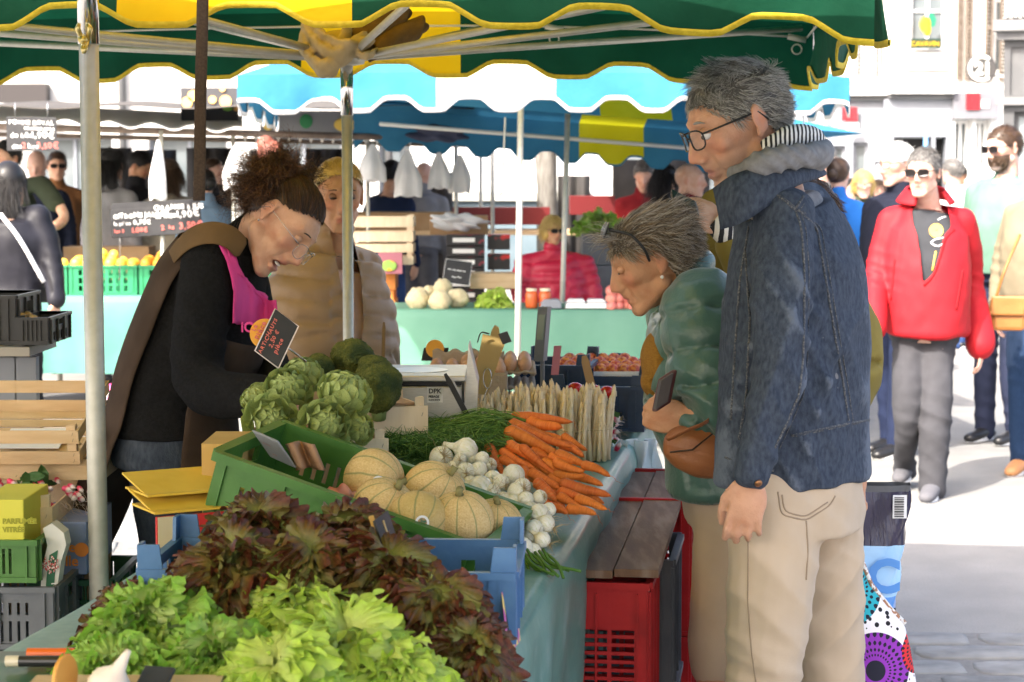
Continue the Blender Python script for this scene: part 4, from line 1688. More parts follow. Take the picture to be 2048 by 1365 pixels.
b.grid(lambda i,j:ct[int(round(i*30))].lerp(cb[int(round(i*30))],j)+Vector((0,-.012*math.sin(j*3.1),0)),30,6)
co=b.build('collar',M_denim,rt)
co.modifiers.new('t','SOLIDIFY').thickness=.007
seam(Hit(co),[[(1438,425),(1480,410),(1530,390),(1585,366)],[(1434,384),(1470,360),(1520,346)]],'seam',M_dseam,rt,.002)
b=B()
b.tube(cat3([P(1462,352,3.965),P(1500,336,3.90),P(1556,318,3.88),P(1612,312,3.93),P(1640,308,4.04),P(1615,296,4.18)],6),[.008]+[.022]*6+[.030]*12+[.034]*11+[.01],12,True,0,.8)
b.ell(P(1592,316,4.05),(.075,.11,.035))
hd=cloth(b,.006,'hood',M_grey,rt,3,.004,30,[(P(1570,315,3.9),(.5,0,.8),.08,.022,.005)],12)
b=B()
b.tube(cat3([P(1530,302,3.95),P(1556,286,3.94),P(1592,274,3.97),P(1626,280,4.04),P(1632,292,4.10)],6),[.006]+[.022]*7+[.026]*12+[.02]*4+[.008],12,True,0,.85)
b.build('hood_lining',stripes_mat('striped jersey',(.72,.71,.68),(.02,.02,.022),34,0),rt)
tr_=trousers(rt,J,M_chino,.0065,(.100,.090,.074,.067,.064),.14,.012,6,.0042,PROF_M,folds=[(P(1600,1060,3.95),(.5,.2,.8),.14,.055,.005),(P(1530,1240,3.9),(.7,0,.8),.18,.09,.005),(P(1650,1230,4.1),(-.6,0,.8),.18,.08,.005),(P(1500,1345,3.9),(.3,0,1),.08,.04,.004)])
H=Hit(tr_)
seam(H,[[(1497,1062),(1496,1200),(1503,1300),(1512,1365)],[(1556,984),(1562,1030),(1612,1042),(1662,1010),(1670,992)],[(1564,990),(1569,1024),(1610,1035),(1655,1005)],[(1612,1042),(1616,1100),(1612,1160)]],'seam',M_chseam,rt,.0016)
shoes(rt,J,mat('brown shoe leather',(.06,.035,.02),.4))
def mk_short(q,hl=((-.095,.070),(-.07,.060),(-.045,.030),(-.02,.000),(.0,.014),(.02,.022),(.035,-.015),(.06,-.055),(.12,-.062))):
 a=np.array(hl)
 return q[:,2]>np.interp(q[:,1],a[:,0],a[:,1])
def fl_man(q):
 top=sstep(.06,.11,q[:,2])[:,None]
 fr=sstep(-.02,-.07,q[:,1])[:,None]
 t_=np.array([.55,-.75,.25])*np.ones_like(q)
 fw=np.array([.3,-.9,-.35])*np.ones_like(q)
 sd=np.stack([q[:,0]*0,.75+0*q[:,0],-.55+0*q[:,0]],1)
 return(t_*(1-fr)+fw*fr)*top+sd*(1-top)
hair(rt,J['hc'],Hm,hs,HG,(.20,.40,.40),9500,lambda q:.020+.026*sstep(.03,.12,q[:,2]),mk_short,fl_man,7,(.0015,.010),.00055,jitter=.17,seed=3,clump=200,capinf=1.02,curl=.12,cfreq=.8)
for sx in(-1,1):
 b=B();b.tube([J['hc']+Hm@(Vector((sx*(.013+.0085*i),-.0935+.0032*i,.035+.0026*i-.0008*i*i))*hs) for i in range(5)],[.0012,.0030,.0030,.0018,.001],6);b.build('eyebrow',HG[1],rt)
glasses(rt,J['hc'],Hm,hs,mat('dark spectacle frame',(.015,.013,.012),.25),M_lensclear,.0245,.0195,-.106,.006,rim=.0019)
for sx in(-1,1):
 b=B()
 b.ell(J['hc']+Hm@(Vector((sx*.031,-.078,.010))*hs),.0115*hs)
 e=b.build('eye',mat('eye white',(.75,.73,.70),.2),rt)
 b=B()
 b.ell(J['hc']+Hm@(Vector((sx*.031,-.0865,.006))*hs),.0052*hs)
 b.build('iris',mat('iris dark',(.03,.02,.012),.15),rt)
 b=B()
 b.ell(J['hc']+Hm@(Vector((sx*.031,-.077,.0155))*hs),(.0140*hs,.0125*hs,.0085*hs),Hm)
 b.build('eyelid',SK_M,rt)
# -------- the stallholder
M_black=mat('black knit',(.0075,.0075,.008),.95,(.013,.013,.014),120,3,.5,380,spec=.15)
M_brown=mat('brown apron cotton',(.044,.029,.020),.9,(.066,.044,.031),10,4,.25,500,spec=.15)
M_pink=mat('pink apron cotton',(.70,.06,.27),.85,(.76,.08,.31),12,3,.2,500,spec=.25)
M_tanb=mat('tan brown cotton',(.10,.058,.020),.9,(.13,.075,.028),12,3,.2,500)
M_jean=denim_mat('blue grey jeans',(.03,.04,.06),(.07,.085,.11))
rt=thing('person','curly haired stallholder in a brown and pink apron bending over the vegetables','person',(P(345,900,4.95).x,4.95,0))
f=Vector((.95,-.2,0)).normalized()
J={'f':f}
J['pv']=P(345,880,4.97);J['wa']=P(352,775,4.97);J['ch']=P(402,630,4.97);J['nk']=P(474,480,4.95)
J['hc']=P(562,446,4.90);J['hf']=Vector((.60,-.34,-.72));J['hu']=Vector((.72,.05,.62));J['hs']=.97
J['rs']=P(398,545,4.80);J['re']=P(398,760,4.73);J['rw']=P(535,800,4.58)
J['ls']=P(470,530,5.12);J['le']=P(525,700,5.15);J['lw']=P(560,790,4.9)
J['rh']=P(332,895,4.88);J['rk']=P(345,1235,4.86);J['ra']=P(330,1500,4.9);J['ra'].z=.085
J['lh']=P(372,895,5.06);J['lk']=P(400,1235,5.05);J['la']=P(390,1500,5.1);J['la'].z=.085
J['rhand']=dict(d=(.8,-.3,-.1),n=(.1,-.3,1),side=1,curl=.5,s=.9)
J['lhand']=dict(d=(.5,-.6,-.2),n=(.1,.0,1),side=-1,curl=.5,s=.9)
bo,Hm=body(rt,J,SK_F,.0048,True,jawopen=.010,it=2)
hs=J['hs']
PV=[(-.3,.175,.125,0),(0,.175,.125,-.005),(.28,.150,.112,0),(.55,.155,.128,.018),(.78,.150,.108,.0),(.92,.105,.08,-.005),(1,.06,.062,0)]
b=B()
torso(b,J,PV,.020,.04,.97,28,24)
limb(b,[J['rs']+Vector((.02,.03,.01)),J['re'],J['rw']],[.078,.072,.066,.058,.05,.044],20)
limb(b,[J['ls'],J['le'],J['lw']],[.07,.064,.06,.05,.042],16)
b.rcone(J['nk']+Vector((-.01,0,-.03)),J['nk'].lerp(J['hc'],.42),.062,.056,18)
swt=cloth(b,.0075,'sweater',M_black,rt,4,.006,14,[(J['re']+Vector((-.02,-.04,.02)),(.5,0,.85),.12,.045,.013),(J['rs']+Vector((0,-.05,-.1)),(.7,0,.6),.12,.06,.005)],21)
trousers(rt,J,M_jean,.009,(.095,.085,.068,.060,.055),.1,.006,9,.004,PV)
shoes(rt,J,M_blackp)
rg=[]
bb=B()
PA=[(-.6,.19,.14,0),(0,.175,.13,-.005),(.28,.155,.118,0),(.55,.158,.132,.018),(.8,.155,.125,.012),(1,.13,.105,.02)]
rg=torso(bb,J,PA,.034,-.55,.995,60,44)
def panel(a0,a1,t0,t1,flare=0.0,fdir=None,nx=26,seed=0,wav=.008):
 b=B()
 nr=len(rg)-1
 k0=(t0+.55)/1.545*nr
 k1=(t1+.55)/1.545*nr
 def fn(i,j):
  kk=k0+(k1-k0)*j
  q=min(int(kk),nr-1)
  fr_=kk-q
  c0,l0,w0,hw0,hd0=rg[q];c1,l1,w1,hw1,hd1=rg[q+1]
  c=c0.lerp(c1,fr_);lat=l0.lerp(l1,fr_);fw=w0.lerp(w1,fr_)
  hw=lerp(hw0,hw1,fr_);hd=lerp(hd0,hd1,fr_)
  s0,s1=(a0(j),a1(j)) if callable(a0) else(a0,a1)
  a=R(lerp(s0,s1,i))
  low=max(0,1-j*(k1-k0)/nr*1.9)
  g_=1+wav*4*low*math.sin(a*9+seed)+flare*low
  p=c+lat*(hw*math.cos(a)*g_)+fw*(hd*math.sin(a)*g_)
  if fdir is not None:
   p=p+Vector(fdir)*(low*low)
  return p
 b.grid(fn,nx,34)
 return b
b=panel(lambda j:20,lambda j:156-12*j,-.52,.66,.08)
o_=b.build('apron_front',M_brown,rt);o_.modifiers.new('t','SOLIDIFY').thickness=.003
HS=Hit(swt)
b=B()
def bibf(i,j):
 xl=float(np.interp(j,[0,.25,.6,1],[430,446,458,454]));xr=float(np.interp(j,[0,.3,.5,1],[478,506,553,558]))
 yt=float(np.interp(i,[0,.35,.6,.75,1],[484,474,555,545,552]))
 x=lerp(xl,xr,i);y=lerp(yt,648,j)
 h=HS.px(x,y,.014)
 p=h[0] if h else P(x,y,4.9)
 p.y=min(p.y,4.93)-.004*math.sin(i*16)
 return p
b.grid(bibf,22,20)
V=np.array(b.v).reshape(21,23,3)
for _ in range(6):
 V[1:-1,1:-1]=(V[:-2,1:-1]+V[2:,1:-1]+V[1:-1,:-2]+V[1:-1,2:])/4
V[:,:,1]-=.005*np.sin(np.linspace(0,1,23)*34)[None]*np.linspace(.3,1,21)[:,None]
b.v=[tuple(x) for x in V.reshape(-1,3)]
o_=b.build('bib',M_pink,rt);o_.modifiers.new('t','SOLIDIFY').thickness=.003
b=panel(lambda j:202+4*j,lambda j:330,-.52,.92,.14,(-.12,0,0),seed=2)
ab=b.build('apron_back',M_brown,rt);ab.modifiers.new('t','SOLIDIFY').thickness=.003
b=B()
b.tube(cat3([P(486,500,4.80),P(458,474,4.78),P(418,466,4.775),P(376,480,4.80),P(338,522,4.86),P(312,580,4.92)],6),[.02]+[.031]*29+[.02],14,True,0,.11,(0,.3,1))
b.build('shoulder_strap',M_tanb,rt)
b=B()
hp=P(310,712,4.82)
b.lathe([(.001,-.004),(.0075,-.004),(.0065,0),(.001,.001)],12,Matrix.Translation(hp)@Matrix.Rotation(R(90),4,'X'))
b.build('snap_button',M_wire,rt)
b=B()
b.grid(lambda i,j:P(lerp(296,318,i),lerp(712,722,j)+14*i,4.83),3,3)
o_=b.build('side_tab',M_brown,rt);o_.modifiers.new('t','SOLIDIFY').thickness=.004
t=letters([('iON',0,0,.034)],bold=.001)
place(t,P(482,664,4.765),(.97,-.2,0),(0,0,1))
t.build('lettering',M_pink,rt,smooth=False)
b=B()
b.tube([P(436,815,4.73),P(480,829,4.7)],.004,6)
b.build('pen',M_pink,rt)
HB=[mat('hair dark brown',(.028,.014,.008),.45),mat('hair chestnut',(.075,.032,.013),.42),mat('hair copper',(.17,.075,.028),.42)]
def mk_f(q):
 a=np.array([(-.095,.088),(-.07,.078),(-.045,.058),(-.02,.040),(.005,.034),(.02,.012),(.04,-.03),(.07,-.05),(.12,-.05)])
 return q[:,2]>np.interp(q[:,1],a[:,0],a[:,1])
BUN=np.array((.0,.085,.070))
hair(rt,J['hc'],Hm,hs,HB,(.6,.32,.08),4200,.085,mk_f,lambda q:(BUN-q)/(np.linalg.norm(BUN-q,axis=1,keepdims=True)+.01),7,(.0005,.006),.0007,jitter=.06,seed=5,clump=120,capinf=1.012)
hair(rt,J['hc'],Hm,hs,HB,(.34,.42,.24),3200,.085,lambda q:q[:,1]>.068,lambda q:np.stack([q[:,0]*6,q[:,1]*3-.2,(q[:,2]-.08)*3-.25],1),16,(.0,.010),.00085,curl=1.25,cfreq=3.0,jitter=.6,seed=8,clump=110,cap=True,capinf=1.0,ec=(0,.082,.052),er=(.064,.056,.058),name='curly_bun')
hair(rt,J['hc'],Hm,hs,HB,(.3,.4,.3),500,.09,lambda q:(q[:,1]>.055)&(q[:,2]<.03)&mk_f(q),lambda q:np.stack([q[:,0]*4,.6+0*q[:,0],-.3+0*q[:,0]],1),12,(.002,.03),.0006,curl=1.0,cfreq=2.2,jitter=.5,seed=18,cap=False,name='loose_curls')
for sx in(-1,1):
 b=B();b.tube([J['hc']+Hm@(Vector((sx*(.013+.0085*i),-.0935+.0032*i,.035+.0026*i-.0008*i*i))*hs) for i in range(5)],[.0012,.0020,.0020,.0018,.001],6);b.build('eyebrow',HB[0],rt)
glasses(rt,J['hc'],Hm,hs,M_wire,M_lensclear,.025,.020,-.112,-.004,rim=.0009)
for sx in(-1,1):
 b=B()
 b.ell(J['hc']+Hm@(Vector((sx*.031,-.0735,.012))*hs),(.0140*hs,.0125*hs,.0105*hs),Hm)
 b.build('eyelid',SK_F,rt)
 b=B()
 b.tube([J['hc']+Hm@(Vector((sx*(.031-.013+.0065*i),-.0865+.0014*abs(i-2),.0055-.0010*abs(i-2)))*hs) for i in range(5)],.0012,5)
 b.build('eyelashes',M_blackp,rt)
b=B()
b.ell(J['hc']+Hm@(Vector((0,-.080,-.0705))*hs),(.015*hs,.008*hs,.0042*hs),Hm)
b.build('teeth',mat('teeth',(.78,.75,.70),.25),rt)
b=B()
b.ell(J['hc']+Hm@(Vector((-.083,.008,-.034))*hs),.003)
b.build('earring',M_wire,rt)
# -------- the woman in the green puffer jacket
M_puffer=mat('green puffer nylon',(.046,.105,.084),.36,(.058,.125,.100),8,3,.12,120,spec=.5,sheen=.2)
HBL=[mat('hair ash',(.085,.068,.052),.45),mat('hair dark blonde',(.24,.17,.095),.42),mat('hair pale',(.55,.50,.43),.42)]
rt=thing('person','woman in a green puffer jacket with sunglasses on her head leaning over the stall','person',(P(1450,960,4.6).x,4.6,0))
f=Vector((-.93,.35,0)).normalized()
J={'f':f}
J['pv']=P(1475,960,4.62);J['wa']=P(1460,860,4.60);J['ch']=P(1432,720,4.58);J['nk']=P(1384,572,4.56)
J['hc']=P(1302,526,4.52);J['hf']=Vector((-.92,-.04,-.34));J['hu']=Vector((-.30,-.02,.95));J['hs']=.90
J['ls']=P(1392,640,4.38);J['le']=P(1418,800,4.34);J['lw']=P(1378,838,4.33)
J['rs']=P(1372,620,4.74);J['re']=P(1370,780,4.8);J['rw']=P(1385,860,4.66)
J['lh']=P(1462,985,4.52);J['lk']=P(1434,1290,4.50);J['la']=P(1440,1500,4.56);J['la'].z=.085
J['rh']=P(1500,985,4.70);J['rk']=P(1485,1290,4.74);J['ra']=P(1490,1500,4.8);J['ra'].z=.085
J['lhand']=dict(d=(-.85,.05,.25),n=(-.15,-1,-.15),side=-1,curls=(.9,1.1,1.2,1.2),s=.86,thumb=.3)
bo,Hm=body(rt,J,SK_T,.0048,True,it=2)
hs=J['hs']
b=B()
torso(b,J,PV,.042,.08,.93,30,26)
limb(b,[J['ls']+Vector((.02,.04,.015)),J['le'],J['lw']+Vector((.02,0,.0))],[.098,.092,.084,.076,.066,.045],22)
limb(b,[J['rs'],J['re'],J['rw']],[.09,.084,.076,.062,.045],18)
b.rcone(J['nk']+Vector((.012,0,-.03)),J['nk'].lerp(J['hc'],.28)+Vector((.02,0,0)),.085,.078,18)
pf=cloth(b,.0065,'puffer_jacket',M_puffer,rt,4,.003,14,[(J['le']+Vector((-.02,-.03,.01)),(.6,0,.8),.09,.035,.007)],31,puff=([(J['ls'],J['le'],.02),(J['le'],J['lw'],.20),(J['rs'],J['re'],.02),(J['re'],J['rw'],.2),(J['nk'],J['pv'],.03)],.086,.020))
trousers(rt,J,M_chino,.008,(.086,.074,.066,.062,.058),.1,.012,14,.004,PV,foot=-.33)
shoes(rt,J,mat('tan leather shoe',(.30,.16,.08),.5))
def mk_bob(q):
 a=np.array([(-.095,.060),(-.07,.050),(-.045,.040),(-.02,.044),(.005,.042),(.02,.020),(.035,-.03),(.06,-.07),(.12,-.07)])
 return q[:,2]>np.interp(q[:,1],a[:,0],a[:,1])
def fl_bob(q):
 lo=sstep(.10,.03,q[:,2])
 return np.stack([q[:,0]*3,1+0*lo,-.12-.75*lo],1)
hair(rt,J['hc'],Hm,hs,HBL,(.30,.34,.36),8000,lambda q:.040+.04*sstep(.02,.1,q[:,2])*sstep(-.06,.0,q[:,1]),mk_bob,fl_bob,10,(.004,.022),.0006,curl=.22,cfreq=1.2,jitter=.20,seed=6,clump=170,capinf=1.04)
hair(rt,J['hc'],Hm,hs,HBL,(.1,.3,.6),420,.085,lambda q:(q[:,1]<-.045)&(q[:,2]>.075),lambda q:np.stack([q[:,0]*6,-.9+0*q[:,0],.45+0*q[:,0]],1),10,(.004,.03),.0006,curl=.4,cfreq=1.0,jitter=.3,grav=.45,seed=9,cap=False,name='fringe')
hair(rt,J['hc'],Hm,hs,HBL,(.5,.3,.2),700,.06,lambda q:(q[:,1]>.03)&(q[:,2]<-.02)&mk_bob(q),lambda q:np.stack([q[:,0]*5,.9+0*q[:,0],.1+0*q[:,0]],1),8,(.004,.03),.0008,curl=.3,jitter=.3,seed=10,cap=False,name='hair_tips')
T=lambda p:J['hc']+Hm@(Vector(p)*hs)
b=B()
b.tube(cat3([T((-.088,-.01,.012)),T((-.096,-.015,.05)),T((-.088,-.035,.092)),T((-.055,-.075,.118))],6),.0032,6)
b.tube(cat3([T((.088,-.01,.012)),T((.096,-.015,.05)),T((.088,-.035,.092)),T((.055,-.075,.118))],6),.0032,6)
for sx in(-1,1):
 b.ell(T((sx*.030,-.082,.118)),(.028,.004,.02),Hm@Euler((R(-40),0,0)).to_matrix())
b.build('sunglasses',M_blackp,rt)
b=B()
b.ell(T((.084,.006,-.036)),.0042)
b.build('earring',mat('pearl',(.8,.78,.74),.2),rt)
for sx in(-1,1):
 b=B()
 b.ell(T((sx*.031,-.077,.012)),(.0140*hs,.0125*hs,.011*hs),Hm)
 b.build('eyelid',SK_T,rt)
 b=B()
 b.tube([T((sx*(.020+.006*i),-.0900+.001*abs(i-2),.0045)) for i in range(5)],.0014,5)
 b.build('eyelashes',M_blackp,rt)
wl_=thing('wallet','dark red wallet held upright by the woman in the green jacket','wallet',P(1328,785,4.27))
b=B()
b.obox(P(1329,782,4.27),Vector((.016,.004,.010)),Vector((.006,-.004,.0)),Vector((.007,0,.036)))
b.build('cover',mat('oxblood leather',(.07,.02,.02),.4),wl_,smooth=False,bevel=.003)
b=B()
b.obox(P(1326,782,4.266),Vector((.013,.003,.008)),Vector((.003,-.009,.0)),Vector((.006,0,.031)))
b.build('notes',mat('grey lining',(.07,.06,.06),.6),wl_,smooth=False)
M_tan=mat('tan leather',(.24,.085,.028),.45,(.30,.115,.042),12,4,.15,160)
hb=thing('handbag','tan leather handbag hanging at the hip of the woman in the green jacket','handbag',P(1390,910,4.3))
b=B()
b.ell(P(1398,905,4.32),(.088,.05,.062),Euler((0,R(22),0)).to_matrix(),24,16)
b.ell(P(1420,880,4.33),(.06,.04,.05),None,18,12)
cloth(b,.006,'bag_body',M_tan,hb,4,.004,22,[(P(1390,900,4.27),(.3,0,1),.07,.03,.004)],4)
b=B()
b.tube(cat3([P(1335,880,4.27),P(1372,862,4.25),P(1420,838,4.27),P(1445,780,4.36)],6),.006,8,True,0,.4)
b.build('strap',M_tan,hb)
b=B()
b.tube([P(1340,905,4.262),P(1385,900,4.256),P(1425,868,4.268)],.0022,6)
b.build('zip',mat('dark zip',(.05,.03,.02),.4,metal=.5),hb)
kb=thing('knitted_bag','mustard knitted bag hanging in front of the woman in the green jacket','bag',P(1310,740,4.5))
b=B()
b.ell(P(1316,725,4.52),(.035,.07,.072),None,22,18)
b.ell(P(1328,762,4.52),(.05,.06,.045),None,18,14)
M_must=mat('mustard knit',(.28,.13,.012),.9,(.36,.18,.022),160,2,.8,260,stretch=(1,1,2.2))
cloth(b,.005,'bag_body',M_must,kb,4,.003,40,(),6,fine=.002)
b=B()
b.tube([P(1318,672,4.52),P(1330,640,4.56),P(1360,600,4.6)],.006,6)
b.build('strap',M_must,kb)
# -------- everyone else
PB_=[(-.25,.17,.125,0),(0,.17,.125,0),(.25,.162,.122,.008),(.55,.172,.130,.01),(.78,.168,.115,-.004),(.9,.12,.088,-.008),(1,.078,.075,-.008)]
HM={'black':[mat('hair black',(.010,.009,.009),.45),mat('hair black soft',(.022,.018,.016),.45)],'brown':[mat('hair mid brown',(.05,.028,.016),.45),mat('hair light brown',(.10,.058,.03),.45)],'white':[mat('hair white',(.72,.72,.70),.5),mat('hair white soft',(.55,.55,.54),.5)],'blonde':[mat('hair blonde',(.50,.34,.10),.45),mat('hair gold',(.62,.46,.20),.45)],'grey':[mat('hair dim grey',(.10,.095,.09),.5),mat('hair mid grey',(.28,.27,.26),.5)]}
def lump_hair(root,hc,Hm,s,m,pts,vox=.012,seed=1):
 b=B()
 for(c,r_) in pts:
  b.ell(hc+Hm@(Vector(c)*s),[q*s for q in r_],Hm,18,12)
 return cloth(b,vox,'hair_mass',m,root,3,.004,30,(),seed,stretch=(1,1,.3))
def bgp(label,px,py,d,f,top,bottom,sk=None,hr='brown',style='short',female=False,lean=0.0,over=None,hf=None,hu=None,vox=.012,infl=.03,step=0.0,topname='jacket',sleeves=1.0,glass=None,nh=900,tmat2=None,cut=None,shoe=None,folds=(),amp=.005,rads=None,zt0=.0,puff=None,stub=0.0,legs=True,group=None,tamp=.006,collar=True):
 hp=P(px,py,d)
 k=hp.z/1.625
 f=Vector(f);f.z=0;f.normalize()
 o=hp-f*(.025*k+lean*1.25)
 J=skel(o.x,o.y,1.75*k,f,lean,step=step,female=female)
 J['hc']=hp
 if hf is not None:
  J['hf']=Vector(hf)
 if hu is not None:
  J['hu']=Vector(hu)
 for kk,vv in(over or{}).items():
  J[kk]=vv
 rt=thing('person',label,'person',(J['pv'].x,J['pv'].y,0),group)
 bo,Hm=body(rt,J,sk or SK_P,vox*.7,female,detail=vox<.013,stub=stub,it=2,legs=legs)
 s=J['hs']
 b=B()
 torso(b,J,PB_,infl,zt0,.94,26,20)
 r_=rads or[.074,.070,.064,.058,.052]
 for sd in('l','r'):
  w_=J[sd+'e'].lerp(J[sd+'w'],min(1,max(.02,sleeves*2-1))) if sleeves>.5 else J[sd+'s'].lerp(J[sd+'e'],sleeves*2)
  if sleeves>.5:
   limb(b,[J[sd+'s'],J[sd+'e'],w_],r_,16)
  else:
   b.rcone(J[sd+'s'],w_,r_[0],r_[1],14)
 for sd in('l','r'):
  b.rcone(J['nk']+Vector((0,0,-.035)),J[sd+'s']+Vector((0,0,.012)),.058,r_[0]*.85,14)
 if collar:
  b.rcone(J['nk']+Vector((0,0,-.02)),J['nk'].lerp(J['hc'],.24),.072*k,.068*k,16)
 fl=list(folds)
 for sd in('l','r'):
  fl.append((J[sd+'e'],(.4,.1,1),.12,.06,.009))
 tg=cloth(b,vox,topname,top,rt,4,amp,14,fl,int(px)%50,cut=cut,puff=puff([(J['ls'],J['le'],0),(J['le'],J['lw'],.25),(J['rs'],J['re'],0),(J['re'],J['rw'],.25),(J['nk'],J['pv'],.03)]) if puff else None)
 if legs:
  trousers(rt,J,bottom,vox*1.1,(.095,.086,.072,.066,.062),.1,.01,int(px)%40,tamp,PB_)
  shoes(rt,J,shoe or M_blackp)
 mats_=HM[hr]
 w_=[1.0/len(mats_)]*len(mats_)
 if style=='short':
  hair(rt,J['hc'],Hm,s,mats_,w_,nh,.035,mk_short,fl_man,5,(.003,.012),.0016,jitter=.22,seed=int(px),capinf=1.03)
 elif style=='long':
  lump_hair(rt,J['hc'],Hm,s,mats_[0],[((0,.025,.04),(.09,.105,.09)),((0,.065,-.06),(.085,.06,.12)),((.04,.06,-.16),(.05,.045,.10)),((-.04,.06,-.16),(.05,.045,.10))],seed=int(px))
  hair(rt,J['hc'],Hm,s,mats_,w_,nh,.2,lambda q:mk_f(q),lambda q:np.stack([q[:,0]*3,.35+0*q[:,0],-1+0*q[:,0]],1),9,(.006,.02),.0016,jitter=.12,seed=int(px),cap=False)
 elif style=='bun':
  hair(rt,J['hc'],Hm,s,mats_,w_,nh,.06,mk_f,lambda q:(np.array((0,.1,.03))-q)*8,5,(.004,.01),.0014,jitter=.1,seed=int(px),capinf=1.06)
  lump_hair(rt,J['hc'],Hm,s,mats_[0],[((0,.125,.01),(.05,.042,.05))],seed=int(px))
 elif style=='bob':
  lump_hair(rt,J['hc'],Hm,s,mats_[0],[((0,.028,.045),(.092,.104,.088)),((.06,.03,-.02),(.036,.065,.075)),((-.06,.03,-.02),(.036,.065,.075)),((0,.075,-.02),(.075,.045,.075))],seed=int(px))
  hair(rt,J['hc'],Hm,s,mats_,w_,nh,.1,mk_bob,lambda q:np.stack([q[:,0]*3,.3+0*q[:,0],-1+0*q[:,0]],1),7,(.012,.024),.0015,jitter=.15,seed=int(px),cap=False)
 if glass:
  glasses(rt,J['hc'],Hm,s,M_blackp,M_sunlens if glass=='sun' else M_lensclear,.027,.018,-.108,.006,sun=glass=='sun',rim=.0022)
 return rt,J,Hm,s,tg
def cl(name,c,v=1.25,**k):
 return mat(name,c,k.pop('r',.85),tuple(min(1,q*v) for q in c),k.pop('sc_',9),4,k.pop('bump',.15),k.pop('bsc',300),spec=.2,**k)
M_red=cl('red jacket nylon',(.34,.012,.018),1.15,r=.6)
M_gjean=cl('grey jeans',(.042,.042,.047),1.3)
poly=[(1822,398),(1824,440),(1836,478),(1842,530),(1845,570),(1868,546),(1880,505),(1888,470),(1903,455),(1898,425),(1887,395),(1850,385)]
ov={'rw':P(1748,655,9.75),'re':P(1757,545,9.95),'rs':P(1783,440,9.98),'le':P(1948,570,10.15),'lw':P(1962,690,9.95),'ls':P(1922,440,10.0),'lk':P(1872,830,9.75),'la':P(1866,962,9.72),'rk':P(1812,835,9.8),'ra':P(1812,925,10.1),'pv':P(1850,655,9.92),'wa':P(1852,590,9.92),'ch':P(1850,500,9.94),'nk':P(1858,410,9.97),'lh':P(1880,668,9.9),'rh':P(1822,668,9.95)}
rt,J,Hm,s,jk=bgp('man in a bright red jacket and grey jeans wearing black wraparound sunglasses',1846,347,9.86,(-.38,-.92,0),M_red,M_gjean,SK_P,'grey','short',over=ov,hf=(-.48,-.87,-.05),vox=.009,infl=.04,glass='sun',step=.06,cut=[poly],nh=2200,amp=.011,rads=[.074,.068,.061,.056,.053],zt0=-.05,shoe=cl('grey trainer',(.09,.09,.10)),tamp=.008,collar=False)
b=B()
torso(b,J,PB_,.020,.0,.94,26,20)
po=cloth(b,.009,'polo_shirt',cl('charcoal polo',(.035,.037,.042),1.2),rt,4,.003,14,(),3)
HP_=Hit(po)
b=B()
for(x,y,r_) in((1872,462,14),):
 pts=[]
 for i in range(16):
  a=2*math.pi*i/16
  h=HP_.px(x+r_*math.cos(a),y+r_*math.sin(a),.004)
  if h:pts.append(h[0])
 if len(pts)>4:
  b.add(pts,[tuple(range(len(pts)))])
b.build('sun_print',mat('gold print',(.75,.48,.08),.6),rt,smooth=False)
seam(HP_,[[(1862,486),(1866,477),(1876,476),(1882,482),(1892,470),(1897,474),(1884,489),(1880,497),(1868,496),(1862,486)],[(1876,440),(1884,432),(1892,434)]],'guitar_print',M_white,rt,.0035)
seam(HP_,[[(1872,503),(1869,515),(1867,530),(1865,542)]],'lettering',mat('gold print',(.75,.48,.08),.6),rt,.005)
H=Hit(jk)
seam(H,[[(1828,450),(1834,480),(1840,530),(1843,572),(1846,640)],[(1848,572),(1868,552),(1882,510),(1890,476),(1908,460)],[(1790,520),(1782,600)],[(1925,540),(1912,620)]],'zip_edge',cl('dark red trim',(.22,.008,.012)),rt,.006)
b=B()
cn=J['nk']+Vector((-.02,-.01,.03))
b.grid(lambda i,j:cn+Vector(((.088+.05*j)*math.cos(lerp(-.75,4.2,i)),(.085+.03*j)*math.sin(lerp(-.75,4.2,i)),.065*(1-j)-.02+.02*math.sin(lerp(-.75,4.2,i)))),30,5)
o_=b.build('collar',M_red,rt);o_.modifiers.new('t','SOLIDIFY').thickness=.012
bgp('white haired man in a navy coat walking behind the man in the red jacket',1792,330,11.3,(-.8,-.6,0),cl('navy coat',(.012,.014,.026)),cl('navy trousers',(.012,.018,.045)),SK_P,'white','short',hf=(-.85,-.5,-.1),glass='clear',infl=.04,step=.08,topname='coat')
M_mint=cl('pale green shell jacket',(.10,.185,.14),1.12,r=.6)
rt,J,Hm,s,jk=bgp('tall bearded man in a pale green jacket and sunglasses',2006,298,11.8,(-.72,-.7,0),M_mint,cl('dark navy jeans',(.02,.025,.05)),SK_P,'brown','short',hf=(-.85,-.5,-.12),glass='sun',infl=.05,amp=.007,stub=.9,vox=.010)
hair(rt,J['hc'],Hm,s,HM['brown'],(.6,.4),700,.018,lambda q:(q[:,2]<-.03)&(q[:,1]<.0)&(q[:,2]>-.11),lambda q:np.stack([q[:,0]*2,-.3+0*q[:,0],-1+0*q[:,0]],1),4,(.002,.006),.0016,jitter=.2,cap=True,capinf=1.02,name='beard',ec=(0,-.032,-.045),er=(.062,.062,.070))
M_khaki=cl('tan canvas jacket',(.16,.135,.09),1.2)
bgp('woman in a tan jacket and blue jeans at the right edge',2088,335,10.5,(-.5,-.86,0),M_khaki,denim_mat('blue jeans',(.010,.026,.065),(.02,.045,.10)),SK_P,'brown','bun',True,infl=.05,amp=.008,shoe=mat('tan leather sandal',(.42,.20,.08),.5))
hb=thing('handbag','caramel leather satchel carried by the woman in the tan jacket','handbag',P(2018,660,10.1))
